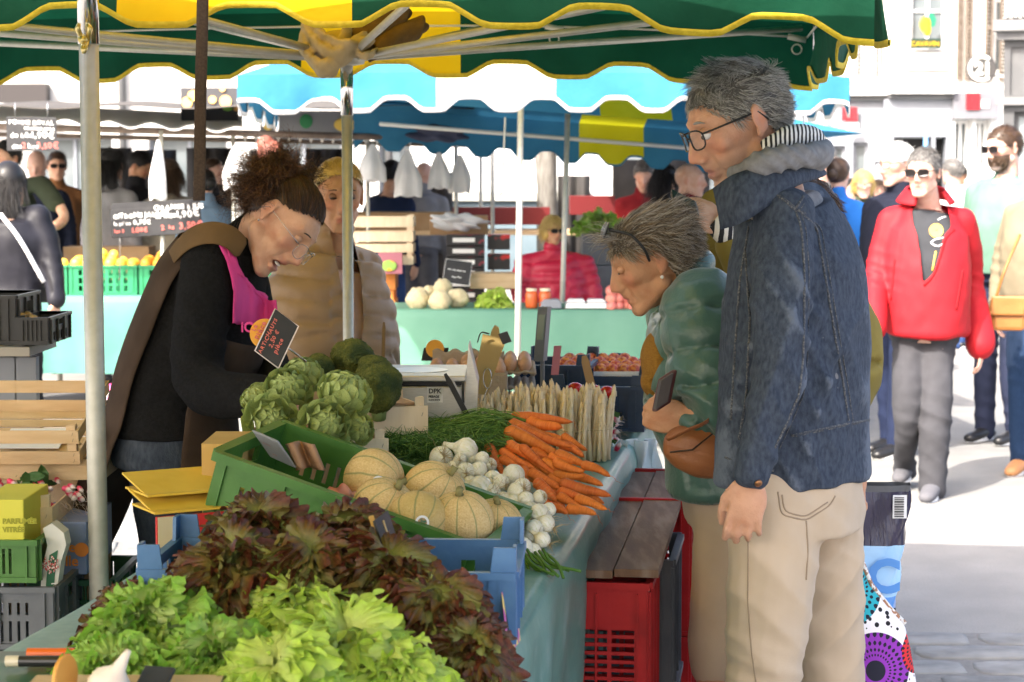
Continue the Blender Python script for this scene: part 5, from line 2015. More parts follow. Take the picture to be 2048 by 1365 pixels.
M_caramel=mat('caramel leather',(.26,.10,.022),.45,(.32,.135,.035),10,4,.1,100)
b=B()
b.obox(P(2018,628,10.15),(.085,-.02,0),(.01,.045,0),(.01,0,.085))
b.build('bag_body',M_caramel,hb,smooth=False,bevel=.02)
b=B()
b.obox(P(2016,612,10.10),(.088,-.02,.0),(.002,.012,0),(.01,0,.05))
b.build('flap',M_caramel,hb,smooth=False,bevel=.01)
b=B()
b.tube(cat3([P(1990,602,10.12),P(2010,540,10.1),P(2040,470,10.2)],6),.008,6)
b.build('strap',M_caramel,hb)
bgp('smiling blonde woman with glasses in the crowd behind the denim jacket',1727,372,15.5,(-.1,-1,0),cl('olive parka',(.06,.07,.04)),cl('grey trousers',(.1,.1,.11)),SK_P,'blonde','bob',True,vox=.018,glass='clear')
bgp('person in a bright blue hooded top seen from behind in the crowd',1678,352,13.5,(.5,.86,0),cl('bright blue fleece',(.02,.13,.42)),cl('black trousers',(.012,.012,.014)),SK_P,'brown','bun',True,vox=.018)
bgp('dark haired person in a grey top in the crowd beside the tent',1652,332,15,(.9,-.3,0),cl('mid grey top',(.2,.2,.21)),cl('black trousers',(.012,.012,.014)),SK_P,'grey','short',vox=.02)
bgp('person in a white top far down the street beside the pale shirt',1903,345,18.5,(-.5,.8,0),cl('white shirt',(.72,.72,.72)),cl('blue trousers',(.03,.06,.16)),SK_P,'grey','short',vox=.02)
bgp('distant person in a pale shirt beyond the white haired man',1916,352,21,(-.6,-.7,0),cl('pale blue shirt',(.5,.58,.68)),cl('blue trousers',(.03,.06,.16)),SK_T,'black','short',vox=.022)
bgp('distant woman with brown hair between the blonde woman and the red jacket',1757,382,21,(0,-1,0),cl('lilac top',(.5,.42,.55)),cl('grey trousers',(.1,.1,.11)),SK_P,'brown','bob',True,vox=.022)
bgp('distant person in a white shirt left of the blonde woman',1703,378,23,(.2,-1,0),cl('white shirt',(.72,.72,.72)),cl('grey trousers',(.1,.1,.11)),SK_P,'black','short',vox=.022)
M_beige=mat('beige padded nylon',(.30,.19,.105),.5,(.34,.22,.125),8,3,.12,120,spec=.4)
ov={'pv':P(660,800,6.05),'wa':P(658,730,6.05),'ch':P(652,640,6.06),'nk':P(668,490,6.08),'rs':P(592,555,6.02),'re':P(572,690,6.0),'rw':P(590,800,5.9),'ls':P(722,545,6.2),'le':P(742,680,6.25),'lw':P(720,790,6.1)}
rt,J,Hm,s,jk=bgp('fair haired woman in a beige padded jacket standing behind the mast',678,395,6.02,(.30,-.95,0),M_beige,cl('black leggings',(.012,.012,.014)),SK_T,'blonde','none',True,over=ov,hf=(.22,-.97,-.12),vox=.008,infl=.045,puff=lambda bones:(bones,.062,.015),cut=[[(655,440),(672,520),(688,600),(694,690),(712,760),(728,640),(722,560),(712,500),(690,440)]],amp=.003)
hair(rt,J['hc'],Hm,s,HM['blonde'],(.5,.5),3600,.09,mk_f,lambda q:(np.array((0,.1,.06))-q)*8,7,(.004,.014),.0009,jitter=.12,seed=4,capinf=1.06,clump=120)
b=B()
torso(b,J,PV,.022,.0,.90,26,20)
cloth(b,.009,'top',cl('pale pink top',(.56,.38,.35),1.1),rt,4,.003,14,(),5)
for sx in(-1,1):
 T=lambda p:J['hc']+Hm@(Vector(p)*s)
 b=B();b.ell(T((sx*.031,-.0765,.0125)),(.0150*s,.0130*s,.0125*s),Hm);b.build('eyelid',mat('shaded eyelid',(.24,.12,.075),.5),rt)
 b=B();b.tube([T((sx*(.019+.006*i),-.0895+.0012*abs(i-2),.0085-.0006*abs(i-2))) for i in range(5)],[.0012,.0024,.0028,.0024,.0012],6);b.build('eye',M_blackp,rt)
 b=B();b.tube([T((sx*(.014+.008*i),-.092+.0028*i,.034+.0022*i-.0007*i*i)) for i in range(5)],[.001,.0022,.0022,.0018,.001],6);b.build('eyebrow',mat('eyebrow brown',(.07,.03,.015),.6),rt)
M_oliv=cl('olive waxed coat',(.16,.125,.03),1.25)
ov={'rs':P(1530,540,5.15),'re':P(1545,640,5.1),'rw':P(1446,455,5.0),'ls':P(1640,540,5.3),'rhand':dict(d=(-.85,-.05,.42),n=(-.1,-.8,.6),side=1,curls=(.7,.9,1.0,1.1),s=.98,thumb=.6)}
rt,J,Hm,s,jk=bgp('person in an olive coat hidden behind the denim jacket, holding up a phone',1600,440,5.25,(-.9,.1,0),M_oliv,cl('grey trousers',(.1,.1,.11)),SK_F,'brown','short',True,over=ov,vox=.008,sleeves=.9,rads=[.08,.072,.062,.054,.046])
b=B()
b.tube([P(1428,440,5.0),P(1446,456,5.0),P(1468,478,5.02)],[.033,.036,.038],14)
b.build('striped_cuff',stripes_mat('striped cuff knit',(.75,.72,.66),(.02,.02,.025),14,0),rt)
b=B()
b.ell(P(1432,418,5.2),(.05,.05,.06))
b.ell(P(1455,500,5.18),(.07,.05,.09))
cloth(b,.008,'coat_collar',M_oliv,rt,3,.004,20,(),5)
ph=thing('phone','black smartphone held up by the person behind the denim jacket','phone',P(1370,407,4.96))
b=B()
u=(P(1396,418,4.96)-P(1346,392,4.96))/2
b.obox(P(1371,406,4.96),u,Vector((.0,.03,.012)),Vector((-.003,-.003,.0075))*1.1)
b.build('case',M_blackp,ph,smooth=False,bevel=.003)
b=B()
b.obox(P(1366,409,4.955),u*.9,Vector((.0,.026,.010)),Vector((.0012,.001,-.0028))*1.1)
b.build('screen',mat('pale screen edge',(.5,.45,.44),.2),ph,smooth=False)
M_rpuff=mat('crimson padded nylon',(.42,.012,.04),.45,(.48,.018,.055),8,3,.1,100)
hp=P(1106,462,12.6)
o=Vector((hp.x,12.66,0))
ov={'pv':o+Vector((.03,.05,.52)),'wa':o+Vector((.03,.05,.68)),'ch':o+Vector((.02,.04,.85)),'nk':o+Vector((0,.02,1.10)),'ls':o+Vector((.2,.03,1.02)),'rs':o+Vector((-.17,.0,1.02)),'re':o+Vector((-.17,-.08,.80)),'rw':o+Vector((.16,-.24,.66)),'le':o+Vector((.27,-.02,.76)),'lw':o+Vector((.20,-.24,.66)),'lh':o+Vector((.1,0,.5)),'rh':o+Vector((-.08,0,.5)),'lk':o+Vector((.12,-.42,.5)),'rk':o+Vector((-.08,-.42,.5)),'la':o+Vector((.12,-.40,.085)),'ra':o+Vector((-.08,-.40,.085))}
bgp('seated blonde woman in a crimson padded jacket and dark sunglasses behind the celeriac table',1106,462,12.6,(.35,-.93,0),M_rpuff,cl('black trousers',(.012,.012,.014)),SK_T,'blonde','bob',True,over=ov,hf=(.4,-.9,-.05),glass='sun',infl=.05,puff=lambda bones:(bones,.07,.016),vox=.011)
ch_=thing('stool','low dark stool under the seated woman in crimson','stool',o+Vector((.03,.12,0)))
b=B();b.bx(o.x-.17,o.x+.23,o.y-.06,o.y+.34,.38,.42);b.build('seat',M_greypaint,ch_,smooth=False)
for(sx,sy) in((-.14,-.03),(.2,-.03),(-.14,.3),(.2,.3)):
 b=B();b.tube([(o.x+sx,o.y+sy,0),(o.x+sx,o.y+sy,.38)],.015,8);b.build('leg',M_alu,ch_)
bgp('person in a black hooded top with a white shoulder strap at the left edge',22,372,10.8,(.35,.93,0),cl('black shell jacket',(.012,.012,.016),1.5,r=.45),cl('black trousers',(.012,.012,.014)),SK_F,'black','long',infl=.06,amp=.01,over={'rw':P(112,600,10.6),'re':P(100,520,10.7),'rs':P(70,440,10.75)},hu=(0,0,1))
b=B()
b.tube(cat3([P(0,428,10.55),P(40,480,10.5),P(88,565,10.52)],6),.012,6,True,0,.3)
tag(b.build('shoulder_strap',M_white,None,loc=tuple(P(40,480,10.5))),'white webbing strap across the back of the black hooded top','strap')
bgp('stallholder in an olive gilet with bare forearm leaning over the apples',12,318,14.2,(-.5,-.85,0),cl('olive gilet',(.03,.038,.022)),cl('black trousers',(.012,.012,.014)),SK_F,'black','short',over={'ls':P(85,372,14.1),'le':P(128,432,13.9),'lw':P(95,462,13.6)},sleeves=.3,vox=.014)
bgp('balding man in a navy top with pale blue collar behind the apple sign',73,334,16.2,(.15,-1,0),cl('navy pullover',(.012,.016,.032)),cl('grey trousers',(.1,.1,.11)),SK_P,'grey','none',hf=(.1,-.95,-.3),vox=.016)
bgp('man in a brown jacket and sunglasses left of the thick pole',114,334,17.2,(.3,-.95,0),cl('brown jacket',(.16,.075,.03)),cl('black trousers',(.012,.012,.014)),SK_F,'brown','short',glass='sun',vox=.016)
bgp('woman with long black hair in a grey jumper seen from behind',226,330,15.0,(.45,.85,0),cl('grey jumper',(.26,.25,.25)),cl('grey trousers',(.1,.1,.11)),SK_F,'black','long',True,vox=.014)
bgp('dark haired person in black looking down beside the beige hoodie',280,334,16.0,(.95,-.2,0),cl('black top',(.012,.012,.014)),cl('black trousers',(.012,.012,.014)),SK_T,'black','short',True,hf=(.85,-.2,-.45),vox=.016)
bgp('person with long brown hair in a beige hoodie seen from behind',338,350,15.2,(-.3,.95,0),cl('beige hoodie fleece',(.42,.37,.28)),cl('black trousers',(.012,.012,.014)),SK_F,'brown','long',True,vox=.014)
bgp('dark haired woman in a pale denim shirt behind the orange sign',408,370,14.4,(-.55,.8,0),cl('pale denim shirt',(.13,.20,.28),1.3),cl('black trousers',(.012,.012,.014)),SK_F,'black','bun',True,vox=.014,lean=.06)
bgp('girl with hair tied back in profile beside the hanging bags',428,345,18,(.95,-.2,0),cl('black coat',(.012,.012,.014)),cl('black trousers',(.012,.012,.014)),SK_P,'brown','bun',True,vox=.018)
bgp('man in a dark blue jumper bending over the far vegetable trays',786,350,17.0,(.5,.8,0),cl('dark blue jumper',(.012,.02,.05)),cl('blue trousers',(.03,.06,.16)),SK_F,'black','short',lean=.06,vox=.016)
bgp('man in a grey jumper turned away beside the hanging bags',850,352,18.0,(.3,.9,0),cl('mid grey top',(.2,.2,.21)),cl('grey trousers',(.1,.1,.11)),SK_P,'grey','none',lean=.1,vox=.016)
bgp('man with grey hair in a dark red jumper looking down under the blue canopy',1288,352,15.8,(.1,-1,0),cl('dark red jumper',(.14,.008,.012)),cl('black trousers',(.012,.012,.014)),SK_P,'grey','short',hf=(-.1,-.9,-.4),lean=.1,vox=.014)
bgp('person with bushy black hair beside the man in the dark red jumper',1332,360,15.0,(.6,.7,0),cl('black coat',(.012,.012,.014)),cl('black trousers',(.012,.012,.014)),SK_T,'black','long',True,vox=.016)
bgp('bald man in a maroon shirt in profile below the blue canopy',1382,362,13.6,(.9,-.3,0),cl('maroon shirt',(.12,.02,.03)),cl('black trousers',(.012,.012,.014)),SK_P,'grey','none',vox=.011)
# -------- the stall: crates, boxes, produce
def holed(b,o,eu,ev,U,Hh,th,holes=(),mi=0):
 o=Vector(o);eu=Vector(eu);ev=Vector(ev);n=eu.cross(ev).normalized()
 xs=sorted(set([0,U]+[round(h[0],5) for h in holes]+[round(h[1],5) for h in holes]))
 for i in range(len(xs)-1):
  a,c=xs[i],xs[i+1]
  hs_=sorted([(h[2],h[3]) for h in holes if h[0]<=a+1e-4 and h[1]>=c-1e-4])
  z=0
  for(h0,h1) in hs_+[(Hh,Hh)]:
   if h0-z>1e-4:
    b.obox(o+eu*((a+c)/2)+ev*((z+h0)/2),eu*((c-a)/2),n*(th/2),ev*((h0-z)/2),mi)
   z=max(z,h1)
def slots(U,Hh,rows,n,fill=.55,m=.05):
 out=[]
 for(v0,v1) in rows:
  for i in range(n):
   u=m+(U-2*m)*(i+.5)/n
   w_=(U-2*m)/n*fill/2
   out.append((u-w_,u+w_,v0*Hh,v1*Hh))
 return out
def crate(root,o,ex,ey,L,Wd,Hh,m,rows=((.15,.45),(.55,.8)),n=12,ne=7,fill=.55,post=.0,rim=.012,handle=True,th=.004,floor_=True,ez=None,rows_e=None,mg=.05):
 o=Vector(o);ex=Vector(ex).normalized();ey=Vector(ey).normalized()
 ez=Vector(ez).normalized() if ez is not None else ex.cross(ey).normalized()
 if ez.z<0:
  ez=-ez
 for sg in(-1,1):
  b=B()
  holed(b,o-ex*L/2+ey*(sg*Wd/2),ex,ez,L,Hh,th,slots(L,Hh,rows,n,fill,mg))
  b.obox(o+ey*(sg*(Wd/2+rim*.35))+ez*(Hh-rim*.4),ex*(L/2+rim*.5),ey*rim*.6,ez*rim*.55)
  b.obox(o+ey*(sg*(Wd/2+.003))+ez*.006,ex*(L/2+.002),ey*.005,ez*.006)
  k=4
  for i in range(k+1):
   b.obox(o+ex*(-L/2+.02+(L-.04)*i/k)+ey*(sg*(Wd/2+.005))+ez*Hh*.47,ex*.002,ey*.0035,ez*Hh*.46)
  b.build('side_wall',m,root,smooth=False)
  b=B()
  hl=slots(Wd,Hh,rows_e or rows,ne,fill,mg)
  if handle:
   hl=[h for h in hl if h[3]<Hh*.52]+[(Wd/2-.05,Wd/2+.05,Hh*.62,Hh*.84)]
  holed(b,o-ey*(Wd/2-.003)+ex*(sg*L/2),ey,ez,Wd-.006,Hh,th,hl)
  b.obox(o+ex*(sg*(L/2+rim*.35))+ez*(Hh-rim*.4),ey*(Wd/2-rim*.3),ex*rim*.6,ez*rim*.5)
  for i in range(4):
   b.obox(o+ey*(-Wd/2+.02+(Wd-.04)*i/3)+ex*(sg*(L/2+.005))+ez*Hh*.47,ey*.002,ex*.0035,ez*Hh*.46)
  b.build('end_wall',m,root,smooth=False)
 if floor_:
  b=B()
  b.obox(o+ez*.004,ex*(L/2-.003),ey*(Wd/2-.003),ez*.003)
  b.build('bottom',m,root,smooth=False)
 if post:
  for sx in(-1,1):
   for sy in(-1,1):
    b=B()
    c=o+ex*(sx*(L/2-.012))+ey*(sy*(Wd/2-.012))
    q=.022
    b.prism([(0,-.001),(q*2.2,-.001),(q*2.2,Hh*.55),(q*1.6,Hh+post),(0,Hh+post)],c+ex*(sx*.018)+ey*(sy*.019),ex*-sx,ez,ey*(-sy*.006))
    b.prism([(0,-.001),(q*2.2,-.001),(q*2.2,Hh*.55),(q*1.6,Hh+post),(0,Hh+post)],c+ey*(sy*.018)+ex*(sx*.019),ey*-sy,ez,ex*(-sx*.006))
    b.build('corner_post',m,root,smooth=False)
M_blueP=mat('blue crate plastic',(.055,.15,.32),.42,(.07,.18,.36),20,3,.06,120)
M_navyP=mat('navy crate plastic',(.012,.035,.085),.4,(.018,.045,.10),20,3,.06,120)
M_greenP=mat('green crate plastic',(.045,.145,.022),.42,(.06,.175,.03),18,3,.08,90)
M_redP=mat('red crate plastic',(.36,.008,.009),.5,(.42,.014,.014),14,4,.06,90,spec=.3,c3=(.28,.008,.008),sc3=9,ramp3=(.52,.7))
M_blackC=mat('black crate plastic',(.018,.019,.021),.42,(.03,.031,.033),20,3,.06,90)
M_greyC=mat('grey crate plastic',(.085,.095,.11),.5,(.11,.12,.135),14,4,.06,90)
M_mintC=mat('bright green crate plastic',(.015,.20,.08),.45,(.02,.24,.10),14,3)
M_wood=mat('thin poplar wood',(.55,.38,.20),.8,(.66,.49,.29),6,5,.15,60,stretch=(1,1,6),var=.12,c3=(.42,.27,.13),sc3=3,ramp3=(.56,.75))
M_wood2=mat('pale poplar wood',(.66,.52,.34),.8,(.74,.61,.43),7,5,.15,60,stretch=(5,1,1),var=.1)
M_card=mat('brown card',(.36,.22,.11),.9,(.42,.27,.15),9,4,.08,90)
M_cloth=mat('teal oilcloth',(.085,.21,.175),.4,(.12,.26,.225),5,5,.10,40,c3=(.18,.31,.28),sc3=11,ramp3=(.55,.75))
M_staple=mat('staple wire',(.10,.09,.08),.4,metal=.7)
XR=lambda d:-.03+(d-3)*.14
TZ=.80
AX=Vector((.14,1,0)).normalized()
BX=Vector((1,-.14,0)).normalized()
tb=thing('stall_table','long stall table covered with teal oilcloth under the vegetables','table',(XR(4.5)-.4,4.5,0))
b=B()
def cl_fn(i,j):
 d=2.2+4.5*j
 xr=XR(d)
 segs=[(-.86,.28),(-.845,.62),(-.83,.77),(-.81,.797),(-.78,.80),(-.6,.80),(-.4,.801),(-.2,.80),(-.05,.80),(-.018,.798),(.0,.785),(.008,.75),(.006,.65),(-.006,.5),(-.03,.3),(-.05,.15)]
 k=i*(len(segs)-1)
 q=min(int(k),len(segs)-2)
 fr_=k-q
 u=lerp(segs[q][0],segs[q+1][0],fr_);z=lerp(segs[q][1],segs[q+1][1],fr_)
 hang=max(0,.8-z)
 sgn=1 if u>-.4 else-1
 u+=sgn*hang*(.035*math.sin(d*9+1.2)+.03*math.sin(d*21+hang*3))
 z+=.0025*math.sin(d*7+u*9)*(1 if hang<.01 else 0)
 return Vector((xr+u,d,z))
b.grid(cl_fn,60,150)
b.build('oilcloth',M_cloth,tb)
b=B()
b.obox((XR(4.45)-.41,4.45,.77),BX*.38,AX*2.15,(0,0,.015))
b.build('table_top',M_wood,tb,smooth=False)
for d in(2.6,4.4,6.3):
 for u in(-.75,-.08):
  b=B()
  b.tube([(XR(d)+u,d,0),(XR(d)+u,d,.755)],.016,8)
  b.build('leg',M_alu,tb)
nt_=thing('front_cloth','dark green cloth on the nearest table corner at bottom left','cloth',(-.75,2.75,.8))
b=B()
b.grid(lambda i,j:Vector((lerp(-1.15,-.25,i),lerp(2.3,3.17-.10*i,j),.8045+.002*math.sin(i*14)-(.03*sstep(.97,1,j)*0))),20,10)
o_=b.build('cloth_sheet',mat('dark green oilcloth',(.03,.10,.055),.4,(.045,.13,.07),6,4),nt_)
o_.modifiers.new('t','SOLIDIFY').thickness=.004
# ---- crates on the table
bcr=thing('blue_crate','blue plastic crate holding the red lettuces','crate',(-.30,3.33,TZ))
crate(bcr,(-.295,3.345,TZ+.004),Vector((1,-.05,0)),Vector((.05,1,0)),.605,.29,.115,M_blueP,((.3,.7),),6,3,.3,.042)
NL,NR,FL_=P(440,905,3.80),P(962,1092,3.68),P(580,850,4.14)
ex=(NR-NL).normalized();ey=(FL_-NL);ey=(ey-ex*ey.dot(ex));Wg=ey.length;ey.normalize();ez=ex.cross(ey).normalized()
Lg=(NR-NL).length
cg=NL+ex*Lg/2+ey*Wg/2-ez*.150
gcr=thing('green_crate','green slotted plastic crate tilted towards the right, full of melons','crate',cg)
crate(gcr,cg,ex,ey,Lg,Wg,.15,M_greenP,((.36,.66),(.20,.29)),17,8,.38,0,.017,True,.005)
b=B()
for sg in(-1,1):
 b.obox(cg+ey*(sg*(Wg/2-.002))+ez*.012,ex*(Lg/2-.03),ey*.008,ez*.022)
b.build('ledge',M_greenP,gcr,smooth=False)
b=B()
b.obox(NL+ex*.115-ez*.122-ey*.014,ex*.055,ey*.001,ez*.015)
lb=b.build('barcode_label',M_white,gcr,smooth=False)
b=B()
for i in range(16):
 b.obox(NL+ex*(.105+i*.0035)-ez*.122-ey*.0156,ex*(.0007+.0006*(i%3==0)),ey*.0004,ez*.009)
b.build('barcode',M_blackp,gcr,smooth=False)
mm=mat('melon netted rind',(.60,.41,.16),.62,(.72,.54,.26),260,3,.45,330,c3=(.50,.36,.10),sc3=6,ramp3=(.5,.7))
t_=mm.node_tree;N=t_.nodes;L_=t_.links
tcn=N.new('ShaderNodeTexCoord');gr=N.new('ShaderNodeTexGradient');gr.gradient_type='RADIAL'
L_.new(tcn.outputs['Object'],gr.inputs[0])
mu=N.new('ShaderNodeMath');mu.operation='MULTIPLY';mu.inputs[1].default_value=10
L_.new(gr.outputs['Fac'],mu.inputs[0])
nz=N.new('ShaderNodeTexNoise');nz.inputs['Scale'].default_value=40;L_.new(tcn.outputs['Object'],nz.inputs['Vector'])
ad=N.new('ShaderNodeMath');ad.operation='MULTIPLY_ADD';ad.inputs[1].default_value=.12;L_.new(nz.outputs['Fac'],ad.inputs[0]);L_.new(mu.outputs[0],ad.inputs[2])
pg=N.new('ShaderNodeMath');pg.operation='PINGPONG';pg.inputs[1].default_value=.5;L_.new(ad.outputs[0],pg.inputs[0])
rp=N.new('ShaderNodeValToRGB');rp.color_ramp.elements[0].position=.0;rp.color_ramp.elements[1].position=.075
rp.color_ramp.elements[0].color=(1,1,1,1);rp.color_ramp.elements[1].color=(0,0,0,1);L_.new(pg.outputs[0],rp.inputs[0])
mx=N.new('ShaderNodeMix');mx.data_type='RGBA'
L_.new(rp.outputs[0],mx.inputs['Factor'])
bs=N['Principled BSDF'];src=bs.inputs['Base Color'].links[0].from_socket
L_.new(src,mx.inputs['A']);mx.inputs['B'].default_value=(.24,.26,.09,1);L_.new(mx.outputs['Result'],bs.inputs['Base Color'])
b=B()
b.ell((0,0,0),(1,1,.93),None,80,36)
V=np.array(b.v);a=np.arctan2(V[:,1],V[:,0]);r_=np.hypot(V[:,0],V[:,1])
V[:,:2]*=(1-.022*np.clip(1-np.abs(((a/(2*math.pi)*10+.5)%1)-.5)*9,0,1)*r_)[:,None]
V[:,2]-=.10*np.exp(-(r_/.25)**2)*np.sign(V[:,2])
b.v=[tuple(x) for x in V*.066]
me_melon=b.mesh('rind',mm)
b=B();b.tube([(0,0,.055),(.002,0,.064),(.006,.003,.072)],[.009,.007,.008],8)
me_stem=b.mesh('stem',mat('dry stem',(.22,.20,.08),.9))
b=B();b.lathe([(.0135,0),(.0135,.0005)],16);me_stk=b.mesh('sticker',M_white,smooth=False)
b=B();b.lathe([(.009,.0006),(.009,.001)],12);me_stk2=b.mesh('sticker_print',mat('sticker green',(.02,.12,.06),.6,(.6,.3,.12),90,1),smooth=False)
for(px,py,d,s,ax,lab,st_) in((748,962,3.98,1.0,(.8,-.35,.0),'melon at the back left of the green crate with a sticker',1),(768,1018,3.82,.96,(.5,-.3,.8),'melon at the front left of the green crate',0),(868,985,3.98,1.0,(.6,-.35,.75),'melon in the middle of the back row of the green crate',0),(836,1042,3.77,.9,(.1,.9,.5),'melon at the front middle of the green crate with a sticker low down',1),(922,1042,3.80,.96,(-.05,-.25,1),'melon with its stem upwards at the front right of the green crate',0),(990,1050,3.93,.85,(.1,-.3,1),'small melon in the right corner of the green crate',0)):
 c=P(px,py,d)
 rt=thing('melon',lab,'melon',c,'melons in the green crate')
 M=(frame(ax).to_4x4()@Matrix.Rotation(px,4,'Z'))@Matrix.Scale(s,4)
 inst(me_melon,'rind',rt,M);inst(me_stem,'stem',rt,M)
 if st_:
  n_=(CAM-c).normalized()*.9+Vector((.12,0,-.05));n_.normalize()
  M=Matrix.Translation(n_*.0664*s)@frame(n_).to_4x4()
  q_=inst(me_stk,'sticker',rt,M);inst(me_stk2,'sticker_print',rt,M)
# ---- carrots
mc=mat('carrot skin',(.66,.150,.016),.5,(.76,.22,.04),5,4,.4,22,stretch=(1,1,5),var=.16,c3=(.34,.10,.03),sc3=7,ramp3=(.62,.80))
cv=[]
for k in range(5):
 g=random.Random(k+40)
 b=B()
 pts=[];rr=[]
 for i in range(15):
  t=i/14
  pts.append((.05*(k-2)*.35*math.sin(t*3.0),.03*math.sin(t*4+k),t))
  r0=.112*(1-.62*t**1.3)*(1+.03*g.uniform(-1,1))
  if i==0:r0*=.55
  if i==13:r0*=.75
  if i==14:r0*=.16
  rr.append(r0)
 b.tube(pts,rr,14)
 cv.append(b.mesh('carrot',mc))
CL=[(1022,837,1146,842,27),(1057,842,1123,858,30),(1017,848,1106,876,30),(1032,856,1144,897,27),(1010,866,1128,909,33),(1013,887,1106,952,24),(1040,894,1116,952,22),(977,889,1005,955,24),(1001,902,1068,938,26),(1001,914,1052,952,22),(1100,912,1146,927,22),(1110,908,1176,933,25),(1108,927,1169,942,24),(1165,930,1222,952,22),(1110,952,1169,950,22),(1058,945,1139,984,26),(1122,963,1221,996,28),(1116,983,1185,1002,24),(1070,962,1131,1018,26),(1150,1001,1216,1017,24),(1134,1018,1194,1030,24),(1118,996,1160,1010,22),(1100,1012,1134,1028,24),(1045,940,1074,964,24),(1030,872,1120,890,26),(1060,890,1140,915,26),(1080,925,1150,960,26),(1090,975,1150,1005,24),(1060,905,1110,930,28),(1000,880,1060,915,24),(1125,872,1175,900,20),(1140,940,1205,975,24),(1095,955,1160,985,25),(1080,1000,1125,1022,22),(1150,975,1210,1005,22),(1120,890,1170,915,22),(1050,925,1100,950,24),(1065,868,1135,885,24)]
CB=[thing('carrot_bunch',lb_,'carrots',P(1080,yy,dd),'carrot bunches on the stall') for(lb_,yy,dd) in(('upper carrot bunch with its leafy tops spread to the left',880,4.72),('lower carrot bunch hanging over the table edge above the wooden boards',990,4.35))]
dof=lambda y:float(np.interp(y,[830,1040],[4.82,4.22]))
tops=[]
for k,(x0,y0,x1,y1,w_) in enumerate(CL):
 hid=k>=24
 a=P(x0,y0,dof((y0+y1)/2)+(.05 if hid else 0));c=P(x1,y1,dof((y0+y1)/2)-.05+(.06 if hid else 0))
 root=CB[0] if(y0+y1)/2<945 else CB[1]
 L=(c-a).length
 rad=w_/2/FPX*a.y/.112
 M=Matrix.Translation(a-root.location)@frame(c-a).to_4x4()@Matrix.Rotation(k*2.1,4,'Z')@Matrix.Diagonal((rad,rad,L,1))
 inst(cv[k%5],'carrot',root,M)
 if x0<1062 and y0<925:
  tops.append(a)
M_tops=[mat('carrot top deep',(.04,.11,.015),.6),mat('carrot top mid',(.08,.19,.028),.6),mat('carrot top pale',(.17,.30,.055),.6)]
g=np.random.default_rng(3)
n=420
paths=np.empty((n,12,3));mi=g.choice(3,n,p=[.2,.4,.4])
for i in range(n):
 a=tops[g.integers(len(tops))]
 e=P(g.uniform(750,960),g.uniform(845,930),g.uniform(4.55,4.95))
 m1=Vector((lerp(a.x,e.x,.4),lerp(a.y,e.y,.3),a.z+g.uniform(-.01,.02)))
 cc=cat3([a,m1,e],6)
 paths[i]=np.array([cc[min(int(k_*len(cc)/12),len(cc)-1)][:] for k_ in range(12)])+g.normal(size=(12,3))*.002
strands(paths,.0017,mi,M_tops,'stems',CB[0])
n=5200
c0=np.array([P(g.uniform(752,985),g.uniform(838,945),4.5+.5*g.random())[:] for _ in range(n)])
c0[:,2]=np.clip(c0[:,2]+.012,.805,.96)
th=g.uniform(0,6.28,n);el=g.uniform(-.2,.9,n)
dr=np.stack([np.cos(th)*np.cos(el),np.sin(th)*np.cos(el),np.sin(el)],1)
tt=np.linspace(0,1,5)[None,:,None]
ln_=g.uniform(.015,.045,n)[:,None,None]
paths=c0[:,None]+dr[:,None]*tt*ln_+g.normal(size=(n,1,3))*tt**2*.010-np.array([0,0,1])*tt**2*.012
fo=strands(paths,.0016,g.choice(3,n,p=[.34,.42,.24]),M_tops,'foliage',CB[0],3)
fo['kind']='stuff'
hr_=[]
for(x0,y0,x1,y1,w_) in CL[:24]:
 a=P(x1,y1,dof((y0+y1)/2)-.05)
 p=[a+Vector((0,0,0))]
 for k in range(6):
  p.append(p[-1]+Vector((random.uniform(.0,.008),random.uniform(-.004,.004),random.uniform(-.007,.003))))
 hr_.append([q[:] for q in p])
strands(np.array(hr_),.0007,np.zeros(len(hr_),int),[mc],'root_hairs',CB[0])
# ---- spring onions
mo=mat('white onion',(.74,.70,.54),.28,(.80,.78,.68),2.4,3,.04,6,coat=.3,c3=(.46,.52,.20),sc3=1.6,ramp3=(.56,.78),var=.06,stretch=(3,3,.5))
pr=[(.001,-.94),(.10,-.93),(.45,-.82),(.82,-.45),(.98,0),(.86,.42),(.55,.78),(.32,1.0),(.24,1.35),(.2,1.9)]
b=B();b.lathe(pr,20);me_on=b.mesh('bulb',mo)
g=np.random.default_rng(8)
n=26
dd=g.normal(size=(n,3))*np.array([.8,.8,.25])+np.array([0,0,-.9])
p0=np.array([0,0,-.92])+g.normal(size=(n,3))*.06
tt=np.linspace(0,1,6)[None,:,None]
pt=p0[:,None]+dd[:,None]*tt*g.uniform(.4,1.0,n)[:,None,None]+g.normal(size=(n,6,3))*.10*tt
ro=strands(pt,.03,np.zeros(n,int),[mat('onion root',(.50,.38,.20),.9)],'roots',None)
me_root=ro.data;bpy.data.objects.remove(ro)
OB=[thing('onion_bunch',lb_,'onions',P(x,y,d),'white onion bunches between melons and carrots') for(lb_,x,y,d) in(('upper bunch of small white onions next to the carrot tops',930,930,4.4),('middle bunch of white onions beside the carrots',1010,980,4.2),('lower bunch of white onions at the table edge below the carrots',1070,1060,3.95))]
